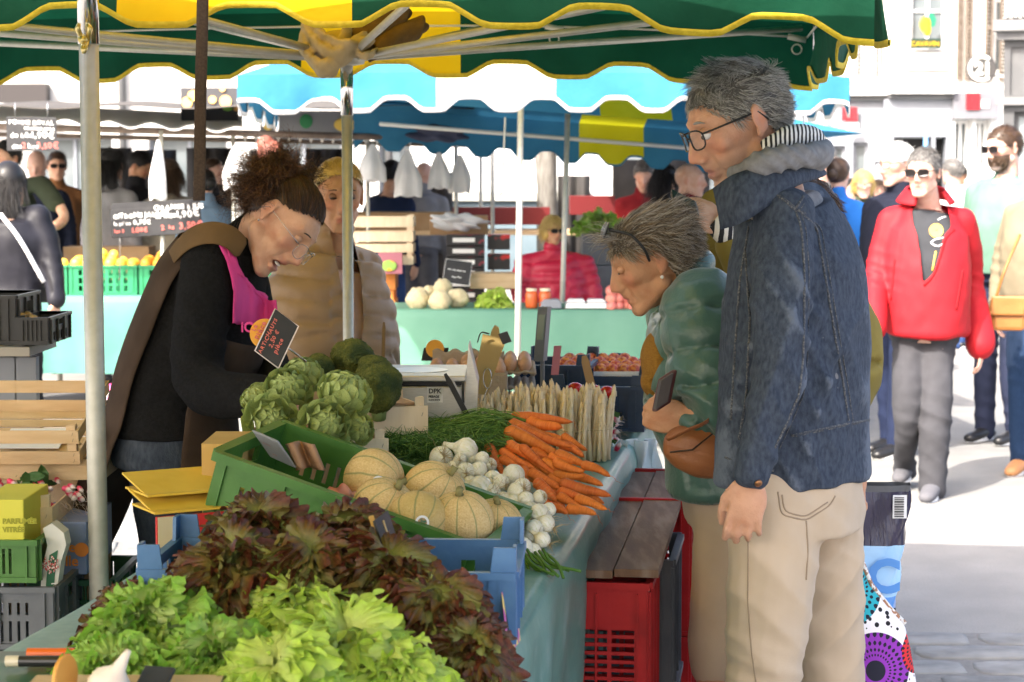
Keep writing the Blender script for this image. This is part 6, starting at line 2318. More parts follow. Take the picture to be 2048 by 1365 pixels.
ON=[(883,917,26,(.2,-.8,.3)),(932,900,26,(.9,-.3,-.2)),(920,920,14,(0,-1,0)),(945,918,13,(.1,-1,.1)),(931,944,20,(.1,-1,-.05)),(965,917,15,(.3,-.8,.6)),(980,930,15,(.2,-.9,.2)),(958,940,18,(.4,-.8,-.1)),(960,980,30,(.85,-.55,-.15)),(985,960,20,(.2,-.9,0)),(1002,965,18,(.5,-.8,-.2)),(900,950,16,(-.2,-1,0)),(905,935,14,(-.4,-.8,.2)),(1028,950,24,(.3,-.6,.75)),(985,985,18,(.6,-.7,-.3)),(1005,1002,20,(.3,-.9,-.3)),(1035,985,22,(.5,-.6,.4)),(1045,972,18,(.3,-.7,.6)),(1030,1010,22,(.4,-.8,-.2)),(1052,1000,18,(.6,-.7,.1)),(1080,995,16,(.5,-.8,.2)),(1060,1022,20,(.5,-.8,-.3)),(1078,1030,24,(.6,-.7,-.3)),(1098,1020,16,(.8,-.5,-.2)),(1050,1045,18,(.3,-.9,-.2)),(1068,1058,20,(.6,-.7,-.4)),(1092,1048,20,(.8,-.5,-.4)),(1062,1078,20,(.6,-.6,-.5)),(1085,1080,18,(.8,-.5,-.5)),(1045,1095,22,(.5,-.6,-.6)),(1065,1105,20,(.7,-.4,-.6)),(985,1005,18,(.2,-.9,0)),(915,968,16,(0,-.9,.2)),(940,968,18,(.2,-.9,.2)),(1012,1030,18,(.1,-1,0)),(1030,1045,18,(.1,-1,0))]
for k,(x,y,r0,ax) in enumerate(ON):
 d=float(np.interp(y,[900,1110],[4.42,3.86]))+(.04 if k%3==0 else 0)
 root=OB[0] if y<955 else(OB[1] if y<1025 else OB[2])
 c=P(x,y,d);r_=r0/FPX*d
 M=Matrix.Translation(c-root.location)@frame(-Vector(ax)).to_4x4()@Matrix.Scale(r_,4)
 ob=inst(me_on,'bulb',root,M)
 if k%2==0 or y>1040:
  inst(me_root,'roots',ob)
b=B()
for i in range(9):
 a=P(1030+i*8,1108-(i%4)*3,3.86);b.tube(cat3([a,a+Vector((.02,-.03-.012*(i%3),-.01-.004*(i%4))),a+Vector((.03+.014*(i%4),-.05-.02*(i%3),-.03))],5),.0032,7)
b.build('green_tops',M_tops[1],OB[2])
# ---- asparagus
ma=mat('white asparagus',(.74,.57,.33),.5,(.84,.74,.54),5,4,.15,40,var=.12,c3=(.58,.34,.27),sc3=3.5,ramp3=(.6,.8))
sv=[]
for k in range(4):
 b=B()
 pts=[(0,0,0),(.03*(k-1.5)*.3,0,.4),(.04*(k-1.5)*.4,.02,.75),(.04*(k-1.5)*.4,.02,.86),(.045*(k-1.5)*.4,.02,.95),(.05*(k-1.5)*.4,.02,1.0)]
 b.tube(pts,[.033,.032,.029,.033,.024,.006],9)
 for j in range(7):
  a=j*2.4;z=.52+j*.065
  b.prism([(-.018,0),(.018,0),(.004,.075)],Vector((.032*math.cos(a)+.02*(k-1.5)*.6,.032*math.sin(a)+.015,z)),Vector((-math.sin(a),math.cos(a),0)),Vector((-.08*math.cos(a),-.08*math.sin(a),1)),Vector((.006*math.cos(a),.006*math.sin(a),0)))
 sv.append(b.mesh('spear',ma))
g=random.Random(5)
BN=6
AB=[thing('asparagus_bunch',lb_,'asparagus',(P(980+42*i,900,5.35).x,5.35,TZ),'white asparagus bunches') for i,lb_ in enumerate(('white asparagus bunch beside the weighing scale, leftmost of the row','second white asparagus bunch from the scale','third white asparagus bunch from the scale','fourth white asparagus bunch from the scale','fifth white asparagus bunch from the scale','white asparagus bunch next to the radishes, rightmost of the row'))]
for i,rt in enumerate(AB):
 for k in range(34):
  a=k*2.4;r_=.0076*math.sqrt(k)*1.05
  hgt=.205-.03*(k%4)/3+g.uniform(-.022,.014)-(.02 if i<2 else 0)
  M=Matrix.Translation((r_*math.cos(a),r_*math.sin(a)*1.5+.03*(i%2),0))@Euler((g.uniform(-.11,.08),g.uniform(-.09,.11),a)).to_matrix().to_4x4()@Matrix.Scale(hgt,4)
  inst(sv[k%4],'spear',rt,M)
 b=B()
 pts=[rt.location+Vector((.046*math.cos(t*.4),.065*math.sin(t*.4)+.03*(i%2),.085)) for t in range(17)]
 b.tube(pts,.0014,5);b.build('rubber_band',mat('rubber band',(.55,.45,.25),.6),rt)
# ---- radishes
mr=mat('radish skin',(.62,.02,.08),.35,(.70,.05,.13),20,3,.05,60,var=.1)
t_=mr.node_tree;N=t_.nodes;L_=t_.links
tcn=N.new('ShaderNodeTexCoord');sx_=N.new('ShaderNodeSeparateXYZ');L_.new(tcn.outputs['Object'],sx_.inputs[0])
mr_=N.new('ShaderNodeMapRange');mr_.inputs['From Min'].default_value=.1;mr_.inputs['From Max'].default_value=.75;L_.new(sx_.outputs['Z'],mr_.inputs['Value'])
mx=N.new('ShaderNodeMix');mx.data_type='RGBA';L_.new(mr_.outputs[0],mx.inputs['Factor'])
bs=N['Principled BSDF'];src=bs.inputs['Base Color'].links[0].from_socket;L_.new(src,mx.inputs['A']);mx.inputs['B'].default_value=(.80,.70,.66,1);L_.new(mx.outputs['Result'],bs.inputs['Base Color'])
b=B();b.lathe([(.05,-1.05),(.3,-1),(.5,-.75),(.55,-.2),(.52,.35),(.42,.75),(.2,1.0),(.06,1.2),(.03,1.9)],12);me_rad=b.mesh('radish',mr)
M_rleaf=mat('radish leaf',(.05,.13,.03),.55,(.09,.19,.05),30,3,.3,120,tl=.2)
def leafpatch(c,n,spread,size,seed,m,name,root,up=.5):
 g=random.Random(seed)
 b=B()
 for k in range(n):
  p=Vector(c)+Vector((g.gauss(0,spread[0]),g.gauss(0,spread[1]),g.gauss(0,spread[2])))
  nn=Vector((g.gauss(0,1),g.gauss(0,1)-.5,up+g.gauss(0,.6))).normalized()
  fr_=frame(nn,(g.gauss(0,1),g.gauss(0,1),g.gauss(0,1)))
  s=size*g.uniform(.6,1.2)
  ph=g.uniform(0,6)
  b.grid(lambda i,j:p+fr_@Vector(((i-.5)*s*.7*math.sin(math.pi*min(1,j*.9+.12))**.7,(j-.5)*s*1.4,.18*s*math.sin(i*7+ph)*j+.25*s*j*j)),4,5)
 return b.build(name,m,root)
def radish_bunch(c,ax,n,r0,label,seed,spread,group):
 rt=thing('radish_bunch',label,'radishes',c,group)
 g=random.Random(seed)
 for k in range(n):
  p=Vector((g.uniform(-1,1)*spread[0],g.uniform(-1,1)*spread[1],g.uniform(-1,1)*spread[2]))
  a=Vector(ax)+Vector((g.gauss(0,.35),g.gauss(0,.3),g.gauss(0,.35)))
  inst(me_rad,'radish',rt,Matrix.Translation(p)@frame(a).to_4x4()@Matrix.Scale(r0*g.uniform(.85,1.15),4))
 hp=[]
 for k in range(n):
  p=Vector(c)+Vector((g.uniform(-1,1)*spread[0],-spread[1],g.uniform(-1,1)*spread[2]))
  q=[p]
  for i in range(7):
   q.append(q[-1]+Vector((g.gauss(.004,.005),g.gauss(-.002,.004),g.gauss(-.002,.006))))
  hp.append([v[:] for v in q])
 strands(np.array(hp),.0006,np.zeros(n,int),[mat('radish root',(.70,.55,.45),.8)],'root_hairs',rt)
 return rt
rt=radish_bunch(P(1216,866,5.55),(.75,-.5,-.15),22,.0145,'bunch of pink and white radishes next to the asparagus',3,(.035,.03,.05),None)
leafpatch(P(1207,838,5.53),14,(.012,.02,.022),.05,4,M_rleaf,'leaves',rt)
# ---- artichokes
mb=mat('artichoke bract',(.25,.33,.085),.5,(.42,.49,.19),16,4,.2,80,stretch=(3,3,.6),var=.12,c3=(.10,.075,.03),sc3=60,ramp3=(.68,.75))
bv=[]
for k in range(3):
 b=B()
 def bf(i,j):
  u=(i-.5)*2
  wd=.5*(math.sin(math.pi*min(1,.18+j*.72))**.8)*(1 if j<.86 else max(0,(1-j)/.14)**.6*.9+.1)
  notch=.06*math.exp(-(u/.25)**2)*(j>.95)
  return Vector((u*wd,.16*(u*u)*wd*2-.22*j*j+.05*k*j-(.10*max(0,j-.8)*k),j-notch))
 b.grid(bf,6,8)
 m_=b.mesh('bract',mb);bv.append(m_)
me_core=B().ell((0,0,0),(.72,.72,.85),None,16,10).mesh('heart',mb)
def artichoke(px,py,d,r_px,ax,label,op=0.0):
 c=P(px,py,d);r_=r_px/FPX*d
 rt=thing('artichoke',label,'artichoke',c,'artichokes heaped behind the green crate')
 M0=frame(ax).to_4x4()@Matrix.Scale(r_,4)
 inst(me_core,'heart',rt,M0)
 g=random.Random(px)
 n=46
 for k in range(n):
  t=k/n
  a=k*2.39996
  th=lerp(2.5,.28,t**.8)
  rr=.80
  base=Vector((rr*math.sin(th),0,.80*math.cos(th)-.05))
  tang=Vector((math.cos(th)*-1,0,math.sin(th)))
  out=Vector((math.sin(th),0,math.cos(th)))
  lean=.20+op*(1-t)+g.uniform(-.06,.10)
  zdir=(tang+out*lean).normalized()
  ydir=(-out+zdir*out.dot(zdir)).normalized()
  xdir=ydir.cross(zdir)
  s=lerp(.92,.50,t**1.4)*g.uniform(.92,1.08)
  M=Matrix((xdir,ydir,zdir)).transposed().to_4x4()@Matrix.Diagonal((s*1.05,-s,s*.95,1))
  inst(bv[k%3],'bract',rt,M0@Matrix.Rotation(a,4,'Z')@Matrix.Translation(base)@M)
for a in((606,752,4.60,36,(.1,-.3,1),'artichoke at the top of the heap under the slate sign',.05),(576,782,4.42,42,(-.05,-.75,.7),'large artichoke in the middle of the heap facing the camera',.05),(688,790,4.36,47,(.28,-.35,.85),'pale smooth artichoke on the right of the heap beside the broccoli',0),(518,800,4.50,32,(-.5,-.4,.7),'artichoke at the left side of the heap near the stallholder',.15),(540,842,4.30,44,(.25,-.85,.2),'opened artichoke lying at the lower left of the heap',.4),(648,852,4.24,44,(.35,-.8,.35),'artichoke at the front of the heap above the green crate',.2),(712,858,4.32,32,(.6,-.6,.3),'artichoke at the lower right of the heap on the small wooden crate',.1)):
 artichoke(*a)
# ---- broccoli
mbr=mat('broccoli floret',(.075,.095,.014),.8,(.14,.155,.028),120,3,.9,190,c3=(.035,.06,.014),sc3=16,ramp3=(.45,.6))
def broccoli(px,py,d,rx,rz,label,seed):
 c=P(px,py,d)
 rt=thing('broccoli',label,'broccoli',c,'broccoli heads behind the artichokes')
 b=B()
 b.ell((0,0,0),(1,1,1),None,150,96)
 V=np.array(b.v)
 q=noise3(V,5,seed,10);q2=noise3(V,26,seed+1,24);q3=noise3(V,62,seed+2,30)
 V=V*(1+.07*q+.028*np.abs(q2)+.020*np.abs(q3))[:,None]
 kx,kz=rx/FPX*d,rz/FPX*d
 V=V*np.array([kx,kx,kz])+np.array(c)
 b.v=[tuple(x) for x in V]
 b.build('crown',mbr,rt)
 b=B();b.tube([c+Vector((0,.0,-kz*.6)),c+Vector((0,.01,-kz*1.25))],[.02,.016],10);b.build('stalk',mat('pale stalk',(.22,.30,.10),.6),rt)
for a in((640,738,4.75,30,30,'small broccoli behind the artichoke heap',3),(704,715,4.80,44,36,'round broccoli at the top of the pile',5),(748,745,4.72,38,34,'broccoli wedged between the two big heads',9),(757,776,4.58,44,52,'large broccoli head on the small wooden crate beside the scale',7)):
 broccoli(*a)
# ---- lettuces
def leaf_mat(name,base,tip,rough,tl,z0=.2,z1=.85,c2=None):
 m=mat(name,tip,rough,c2 or tuple(q*1.3 for q in tip),7,3,.35,26,tl=tl,var=.10)
 N=m.node_tree.nodes;L=m.node_tree.links
 tc=N.new('ShaderNodeTexCoord');s_=N.new('ShaderNodeSeparateXYZ');L.new(tc.outputs['Object'],s_.inputs[0])
 r_=N.new('ShaderNodeMapRange');r_.inputs['From Min'].default_value=z0;r_.inputs['From Max'].default_value=z1;L.new(s_.outputs['Z'],r_.inputs['Value'])
 x=N.new('ShaderNodeMix');x.data_type='RGBA';L.new(r_.outputs[0],x.inputs['Factor']);x.inputs['A'].default_value=(*base,1)
 bs=N['Principled BSDF'];src=bs.inputs['Base Color'].links[0].from_socket
 L.new(src,x.inputs['B']);L.new(x.outputs['Result'],bs.inputs['Base Color'])
 for n in N:
  if n.type=='BSDF_TRANSLUCENT':
   L.new(x.outputs['Result'],n.inputs['Color'])
 return m
ML={'curly':leaf_mat('batavia leaf',(.55,.65,.22),(.20,.43,.032),.38,.34),'oak':leaf_mat('oak leaf lettuce',(.60,.68,.20),(.38,.58,.042),.38,.36),'red':leaf_mat('red lettuce leaf',(.24,.27,.06),(.060,.013,.007),.3,.18,.12,.66,(.135,.034,.014))}
LV={}
for kind,fan,F1,A1,curl,lob in(('curly',1.3,22,.10,.45,.06),('oak',1.2,12,.13,.65,.10),('red',1.25,15,.13,.6,.08)):
 LV[kind]=[]
 for k in range(7):
  g=random.Random(k*7+len(kind))
  p=[g.uniform(0,6.28) for _ in range(7)]
  b=B()
  def fn(i,j):
   a=(i-.5)*2*fan*(.35+.65*j)
   e=j**6
   r_=j*(1+lob*e*(math.sin(F1*a+p[0])+.7*math.sin(F1*2.3*a+p[1]))-.22*abs(i-.5)**2*4)
   x,z=r_*math.sin(a)*.95,r_*math.cos(a)*.85
   cr=sum(math.sin(q*x*9+w_*z*9+p[m]) for m,(q,w_) in enumerate(((1,.4),(-.7,1),(.3,-1.3),(1.5,.9),(-1.6,.5),(.2,1.8))))
   y=-curl*j**2*(1+.35*math.sin(2*a+p[2]))+A1*1.25*e*(math.sin(F1*a+p[3])+.6*math.sin(F1*1.9*a+p[4]))+.026*j*cr+.12*a*a*(1-j*.7)
   return Vector((x+.04*e*math.sin(F1*1.4*a+p[5]),y,z-.25*curl*j**3+.07*e*math.cos(F1*a+p[3])))
  b.grid(fn,80,15)
  LV[kind].append(b.mesh('leaf',ML[kind]))
def lettuce(px,py,d,R_,kind,label,seed,n=46,tilt=(0,0),root=None):
 c=P(px,py,d)
 rt=root or thing('lettuce',label,'lettuce',c,'lettuces on the front of the stall')
 g=random.Random(seed)
 n=int(n*2.9)
 T0=Euler((tilt[0],tilt[1],0)).to_matrix().to_4x4()
 for k in range(n):
  t=(k+.5)/n
  a=k*2.39996+g.uniform(-.2,.2)
  th=lerp(.06,1.42,t**.75)+g.uniform(-.35,.35)
  s=R_*lerp(.40,.54,t)*g.uniform(.7,1.25)
  M=Matrix.Rotation(a,4,'Z')@Matrix.Translation((R_*.66*t*g.uniform(.5,1.1),0,-R_*.24+R_*.50*(1-t*.85)*g.uniform(.2,1.2)))@Matrix.Rotation(th,4,'Y')@Matrix.Rotation(R(90),4,'Z')@Matrix.Rotation(g.uniform(-.8,.8),4,'Z')@Matrix.Scale(s,4)
  inst(g.choice(LV[kind]),'leaf',rt,T0@M)
 return rt
lettuce(300,1262,3.02,.135,'curly','bright green curly lettuce at the bottom left of the stall',1,54,(.25,-.15))
lettuce(430,1330,2.86,.125,'curly','green curly lettuce in the nearest row at the bottom edge',2,50,(.25,0))
lettuce(235,1350,2.86,.115,'curly','small green curly lettuce at the left front corner of the lettuces',12,44,(.2,-.2))
lettuce(590,1225,3.06,.12,'oak','lime green oak leaf lettuce behind the front row',3,50,(.3,0))
lettuce(690,1310,2.88,.14,'oak','lime green oak leaf lettuce at the bottom middle of the picture',4,56,(.3,.1))
lettuce(560,1365,2.74,.12,'oak','lime green oak leaf lettuce cut by the bottom edge',5,46,(.25,0))
lettuce(790,1345,2.84,.10,'oak','lime green oak leaf lettuce next to the red lettuces at the bottom',15,44,(.25,.2))
lettuce(520,1078,3.40,.13,'red','dark red lettuce at the left end of the blue crate',6,54,(.3,0))
lettuce(690,1085,3.36,.13,'red','dark red lettuce in the middle of the blue crate',7,54,(.3,0))
lettuce(775,1150,3.12,.12,'red','dark red lettuce behind the slanting price sign',8,50,(.3,.2))
lettuce(870,1225,3.02,.12,'red','dark red lettuce in front of the blue crate corner',9,50,(.3,.3))
lettuce(925,1310,2.98,.11,'red','dark red lettuce spilling over the right table edge',10,50,(.3,.4))
lettuce(470,1140,3.13,.12,'red','dark red lettuce at the front left of the blue crate',16,46,(.3,0))
lettuce(620,1145,3.12,.12,'red','dark red lettuce at the front middle of the blue crate',17,46,(.3,0))
lettuce(255,1215,3.2,.085,'red','small red lettuce peeping out left of the green curly lettuce',11,34,(.2,-.3))
for(px,py,d,r_,lab) in((440,1075,3.46,.034,'dark green avocado at the left end of the blue crate'),(478,1050,3.52,.036,'dark green avocado against the blue crate wall')):
 b=B();b.lathe([(.1,-1),(.6,-.85),(.95,-.4),(1,.1),(.8,.6),(.5,1.0),(.2,1.2)],18)
 o_=b.build('avocado',mat('avocado skin',(.016,.028,.010),.5,(.03,.045,.016),60,3,.5,160),None)
 o_.scale=(r_,r_,r_);o_.location=P(px,py,d);o_.rotation_euler=(.6,.8,0);tag(o_,lab,'avocado','avocados in the blue crate')
# ---- wooden crates: every slat its own piece
def wcrate(rt,o,ex,ey,L,Wd,Hh,ns=2,m=None,ez=None,sl=None,bot=5,th=.005,post=.022,over=.012,staples=True):
 o=Vector(o);ex=Vector(ex).normalized();ey=Vector(ey).normalized()
 ez=ex.cross(ey).normalized() if ez is None else Vector(ez)
 if ez.z<0:ez=-ez
 m=m or M_wood
 sh=sl or Hh/(ns+.45)
 for i in range(ns):
  z=(Hh-sh)*(i/max(1,ns-1))+sh/2
  for sg in(-1,1):
   b=B();b.obox(o+ey*(sg*Wd/2)+ez*z,ex*(L/2),ey*th/2,ez*sh/2);b.build('slat',m,rt,smooth=False)
   b=B();b.obox(o+ex*(sg*(L/2-th/2-.001))+ez*z,ey*(Wd/2-th/2-.0015),ex*th/2,ez*(sh/2-.001));b.build('slat',m,rt,smooth=False)
 for k in range(bot):
  y=-Wd/2+Wd*(k+.5)/bot
  b=B();b.obox(o+ey*y+ez*.002,ex*(L/2-.006),ey*(Wd/bot/2-.007),ez*.002);b.build('slat',m,rt,smooth=False)
 for sx in(-1,1):
  for sy in(-1,1):
   b=B()
   b.prism([(0,0),(post,0),(0,post)],o+ex*(sx*(L/2-th-.003))+ey*(sy*(Wd/2-th/2-.001)),ex*-sx,ey*-sy,ez*(Hh+over))
   b.build('corner_post',m,rt,smooth=False)
 if staples:
  b=B()
  for sx in(-1,1):
   for i in range(ns):
    z=(Hh-sh)*(i/max(1,ns-1))+sh/2
    for q in(-.25,.25):
     b.obox(o+ex*(sx*(L/2-.014))-ey*(Wd/2+th/2+.0006)+ez*(z+q*sh),ex*.0015+ez*.004,ey*.0006,ez*.0008)
  b.build('staples',M_staple,rt,smooth=False)
 return rt
for(x0,x1,yt,yb,d,lab) in((742,826,806,880,4.62,'small poplar crate under the large broccoli'),(690,745,872,935,4.42,'small poplar crate under the right hand artichokes')):
 a=P(x0,yt,d);c=P(x1,yt,d);zb=P(x1,yb,d).z
 rt=thing('wooden_crate',lab,'crate',((a.x+c.x)/2,d,zb),'small poplar crates under the produce')
 wcrate(rt,((a.x+c.x)/2-.04,d+.08,zb),(.94,.34,0),(-.34,.94,0),(c.x-a.x)+.09,.2,a.z-zb,1,M_wood2,sl=(a.z-zb)*.9)
 b=B();b.obox(((a.x+c.x)/2-.04,d+.08,a.z-.006),Vector((.94,.34,0))*((c.x-a.x)/2+.02),Vector((-.34,.94,0))*.075,(0,0,.003));b.build('lid',M_card,rt,smooth=False)
sb=thing('cardboard_box','plain brown cardboard box under the artichoke heap','box',P(620,900,4.45))
b=B();p=P(605,880,4.5);b.bx(p.x-.14,p.x+.10,4.30,4.66,.803,p.z+.01);b.build('body',M_card,sb,smooth=False,bevel=.004)
M_ban=mat('yellow print card',(.62,.40,.025),.7,(.70,.48,.06),8,3,.05,60)
bx_=thing('banana_box','yellow and red fruit carton with open flaps behind the blue crate','box',P(380,1060,3.75))
a,c=P(312,1040,3.72),P(470,1040,3.80)
ez=Vector((0,0,1));e1_=(c-a);e1_.z=0;e1_.normalize();e2_=Vector((-e1_.y,e1_.x,0))
zt=P(312,1035,3.72).z
b=B();holed(b,Vector((a.x,a.y,.803)),e1_,ez,.26,zt-.803,.006,());b.build('front_panel',mat('red print card',(.50,.018,.012),.6,(.56,.03,.02),8,3),bx_,smooth=False)
b=B();b.obox(Vector((a.x,a.y,.803))+e1_*.02-e2_*.0045+ez*((zt-.803)/2),e1_*.018,e2_*.0008,ez*((zt-.803)/2));b.obox(Vector((a.x,a.y,.803))+e1_*.15-e2_*.0045+ez*.035,e1_*.10,e2_*.0008,ez*.035);b.build('pale_print',mat('cream print',(.58,.48,.28),.7),bx_,smooth=False)
t=letters([('BAC',0,0,.052)],bold=.001,shear=.2);place(t,Vector((a.x,a.y,zt-.06))+e1_*.05,e1_,ez,lift=.0045);t.build('lettering',M_white,bx_,smooth=False)
for k in range(4):
 b=B();b.obox(Vector((a.x,a.y,zt+.006+.012*k))+e1_*(.13-.008*k)+e2_*(.07+.03*k),e1_*(.13-.012*k),e2_*(.065)+ez*.012*(k%2),ez*.002);b.build('flap',M_ban,bx_,smooth=False)
b=B();q=P(440,945,3.98);b.bx(q.x-.032,q.x+.05,3.95,4.15,.803,P(440,888,3.95).z);b.build('side_panel',mat('ochre card',(.50,.30,.08),.8,(.56,.36,.12),9,3),bx_,smooth=False)
# ---- signs
M_slate=mat('black slate board',(.018,.018,.02),.6,(.03,.03,.032),12,3)
M_chalkw=mat('white chalk',(.75,.75,.73),.9)
M_chalkr=mat('pink red chalk',(.62,.16,.13),.9)
M_orange=mat('orange disc',(.78,.34,.03),.6,(.82,.40,.05),10,2)
def sign(name,label,c4,lines,mats,frame_m=None,jit=.10,th=.003,seed=1,parent=None,board=None,bold=.0004):
 o,a,u=[Vector(q) for q in c4]
 ex=(a-o);ey=(u-o);w_,h_=ex.length,ey.length;ex.normalize();ey.normalize();n=ex.cross(ey).normalized()
 rt=thing(name,label,'sign',o+(a-o)/2)
 b=B();b.obox(o+ex*w_/2+ey*h_/2-n*th,ex*w_/2,ey*h_/2,n*th);b.build('board',board or M_slate,rt,smooth=False,bevel=.002)
 if frame_m:
  b=B()
  b.tube([o+n*.001,o+ex*w_+n*.001,o+ex*w_+ey*h_+n*.001,o+ey*h_+n*.001,o+n*.001],.0016,5);b.build('edge',frame_m,rt)
 if lines:
  t=letters([(s,x*w_,y*h_,z*h_,mi) for(s,x,y,z,mi) in lines],jit,seed,bold)
  place(t,o,ex,ey);t.build('lettering',mats,rt,smooth=False)
 return rt
sg=sign('price_sign','black slate price sign for artichokes leaning over the heap',(P(557,737,4.42),P(597,653,4.44),P(510,702,4.42)),[('ARTiCHAUTS',.03,.76,.185,0),('2,50 €',.26,.52,.21,0),('pièce',.22,.27,.22,0)],[M_chalkr],mat('white sign edge',(.8,.7,.66),.6),.12)
b=B();b.tube([P(577,697,4.43),P(612,724,4.5)],.0022,6);b.build('pick',M_wire,sg)
dk=thing('orange_disc','orange paper disc behind the artichoke price sign','disc',P(528,670,4.44))
fr_=frame((CAM-P(528,670,4.44)))
b=B();b.lathe([(.034,-.001),(.034,.001)],30,Matrix.Translation(P(530,668,4.445))@fr_.to_4x4());b.build('disc',M_orange,dk,smooth=False)
t=letters([('La',-.005,.012,.014),('Pièce',-.018,-.004,.017)],.12,3,.0006);e_=(P(550,618,4.4)-P(510,702,4.4)).normalized();place(t,P(521,664,4.438),e_,Vector((-e_.z,0,e_.x)));t.build('lettering',M_chalkr,dk,smooth=False)
rt=sign('blank_sign','grey plastic price card with faded red marks in the green crate',(P(540,915,3.98),P(592,938,3.98),P(503,862,3.95)),[('ooo',.2,.62,.12,0),('oo',.3,.25,.1,0)],[mat('faded red ink',(.38,.22,.21),.9)],None,.1,board=mat('grey card',(.27,.28,.30),.5))
pb_=thing('paper_bag','crumpled brown paper bag behind the grey card in the green crate','bag',P(600,912,4.0))
b=B();b.grid(lambda i,j:P(lerp(572,628,i)+22*j,lerp(882,935,j)+14*abs(i-.45),4.0-.03*math.sin(i*9)),12,8);q_=b.build('paper',mat('kraft paper',(.36,.20,.11),.9,(.42,.25,.15),12,3,.4,60),pb_);q_.modifiers.new('t','SOLIDIFY').thickness=.002
rb=thing('red_wrapper','crumpled red wrapping inside the green crate','wrapper',P(700,1010,3.95))
b=lump(8,P(690,1005,3.92),.05,.05,.03,36,24,.5,5);b.build('wrap',mat('red foil paper',(.55,.05,.05),.4,(.65,.35,.28),8,3),rb)
ss=thing('price_sign','black price sign on a wooden stick standing among the red lettuces','sign',P(780,1150,3.2))
a,c=P(752,1032,3.22),P(806,1205,3.10);w_=P(770,1032,3.28)-a
b=B();b.obox((a+c)/2+w_*.5,(c-a)/2,w_*.5+Vector((0,.05,0)),Vector((.002,-.001,.001)));b.build('board',M_slate,ss,smooth=False)
b=B();b.obox((a+c)/2+w_*.05+Vector((-.012,0,.01)),(c-a)*.42,Vector((.004,0,.001)),Vector((0,.002,.001)));b.build('stick',mat('pine stick',(.42,.25,.07),.7),ss,smooth=False)
b=B();b.obox((a+c)/2+w_*.98+Vector((.001,-.05,0)),(c-a)/2,Vector((.0012,-.001,0)),Vector((0,.002,.001)));b.build('edge',mat('pale edge',(.6,.48,.30),.7),ss,smooth=False)
ps=thing('picture_sign','black price card with coloured flower border hanging at the table edge','sign',P(1020,1210,3.15))
o,a,u=P(1016,1312,3.12),P(1040,1280,3.30),P(1000,1140,3.2)
ex,ey=a-o,u-o
b=B();b.obox(o+ex/2+ey/2,ex/2,ey/2,Vector((-.001,0,.001)));b.build('board',mat('flower print',(.75,.55,.18),.6,(.45,.10,.30),22,2,lo=.48,hi=.52),ps,smooth=False)
b=B();b.obox(o+ex*.42+ey*.45+Vector((0,-.003,.0)),ex*.32,ey*.36,Vector((-.001,0,.001)));b.build('panel',M_slate,ps,smooth=False)
for(px0,py0,px1,py1,d,r_,cs_,lab) in((12,1331,118,1333,3.00,.0085,(('barrel',(.02,.02,.022),.25,1),('end_cap',(.62,.56,.42),0,.25)),'black chalk marker with a cream end lying at the bottom left'),(55,1326,150,1330,3.05,.0085,(('barrel',(.75,.14,.02),0,1),),'orange chalk marker lying behind the black one')):
 rt=thing('marker_pen',lab,'marker',P(px0,py0,d));a,c=P(px0,py0,d),P(px1,py1,d);a.z=c.z=.819
 for(nm,co_,f0,f1) in cs_:
  b=B();b.tube([a.lerp(c,f0),a.lerp(c,f1)],r_*(1.02 if f0==0 else 1),14);b.build(nm,mat(nm+lab[:6],co_,.35),rt,smooth=False)
od=thing('orange_clip','orange wooden disc clip standing at the bottom edge','clip',P(130,1350,2.6))
b=B();b.lathe([(.028,-.003),(.03,-.002),(.03,.002),(.028,.003)],24,Matrix.Translation(P(130,1355,2.6))@Matrix.Rotation(R(72),4,'Z')@Matrix.Rotation(R(90),4,'X'));b.build('disc',mat('orange wood',(.62,.27,.04),.6,(.66,.33,.07),6,3),od,smooth=False)
gl=thing('garlic','white garlic bulb cut by the bottom edge','garlic',P(230,1360,2.6))
b=B();b.lathe([(.004,-.03),(.02,-.028),(.03,-.01),(.026,.008),(.01,.022),(.006,.04),(.004,.05)],18,Matrix.Translation(P(222,1366,2.6))@Matrix.Rotation(.5,4,'Y'));b.build('bulb',mat('garlic skin',(.75,.70,.60),.5,(.68,.58,.50),30,3),gl)
sign('price_sign','small black sign edge at the bottom left among the lettuces',(P(262,1385,2.62),P(322,1390,2.58),P(290,1330,2.68)),[],[],None)
lb_=thing('low_box','low wooden box under the garlic and the orange clip at the bottom edge','box',(-.52,2.62,.806));b=B();b.bx(-.66,-.40,2.50,2.72,.810,.868);b.build('body',M_wood,lb_,smooth=False)
# ---- scale
M_steel=mat('brushed steel',(.46,.44,.40),.38,(.52,.50,.46),60,2,.05,200,metal=.85,stretch=(1,1,12))
scl=thing('weighing_scale','stainless steel shop scale behind the carrot tops with a white dealer sticker','scale',P(850,850,5.05))
x0,x1=P(772,800,5.0).x,P(928,800,5.0).x;zt=1.068
b=B();b.bx(x0,x1-.004,4.97,5.24,.86,zt-.028);b.build('body',M_steel,scl,smooth=False,bevel=.004)
b=B();b.bx(x0+.002,x1-.006,4.98,5.23,zt-.027,zt-.016);b.build('gap',M_blackp,scl,smooth=False)
b=B();b.bx(x0-.006,x1+.006,4.95,5.26,zt-.015,zt);b.build('weighing_plate',M_steel,scl,smooth=False,bevel=.003)
b=B();b.lathe([(.075,0),(.075,.0015)],30,Matrix.Translation(((x0+x1)/2-.02,5.1,zt)));b.build('dish',mat('pale steel',(.62,.61,.60),.3,metal=.7),scl,smooth=False)
b=B();b.obox(P(942,800,5.0)+Vector((0,.08,0)),(.012,0,-.05),(0,.09,0),(.006,0,.09));b.build('side_panel',M_steel,scl,smooth=False)
q=P(870,790,4.968)
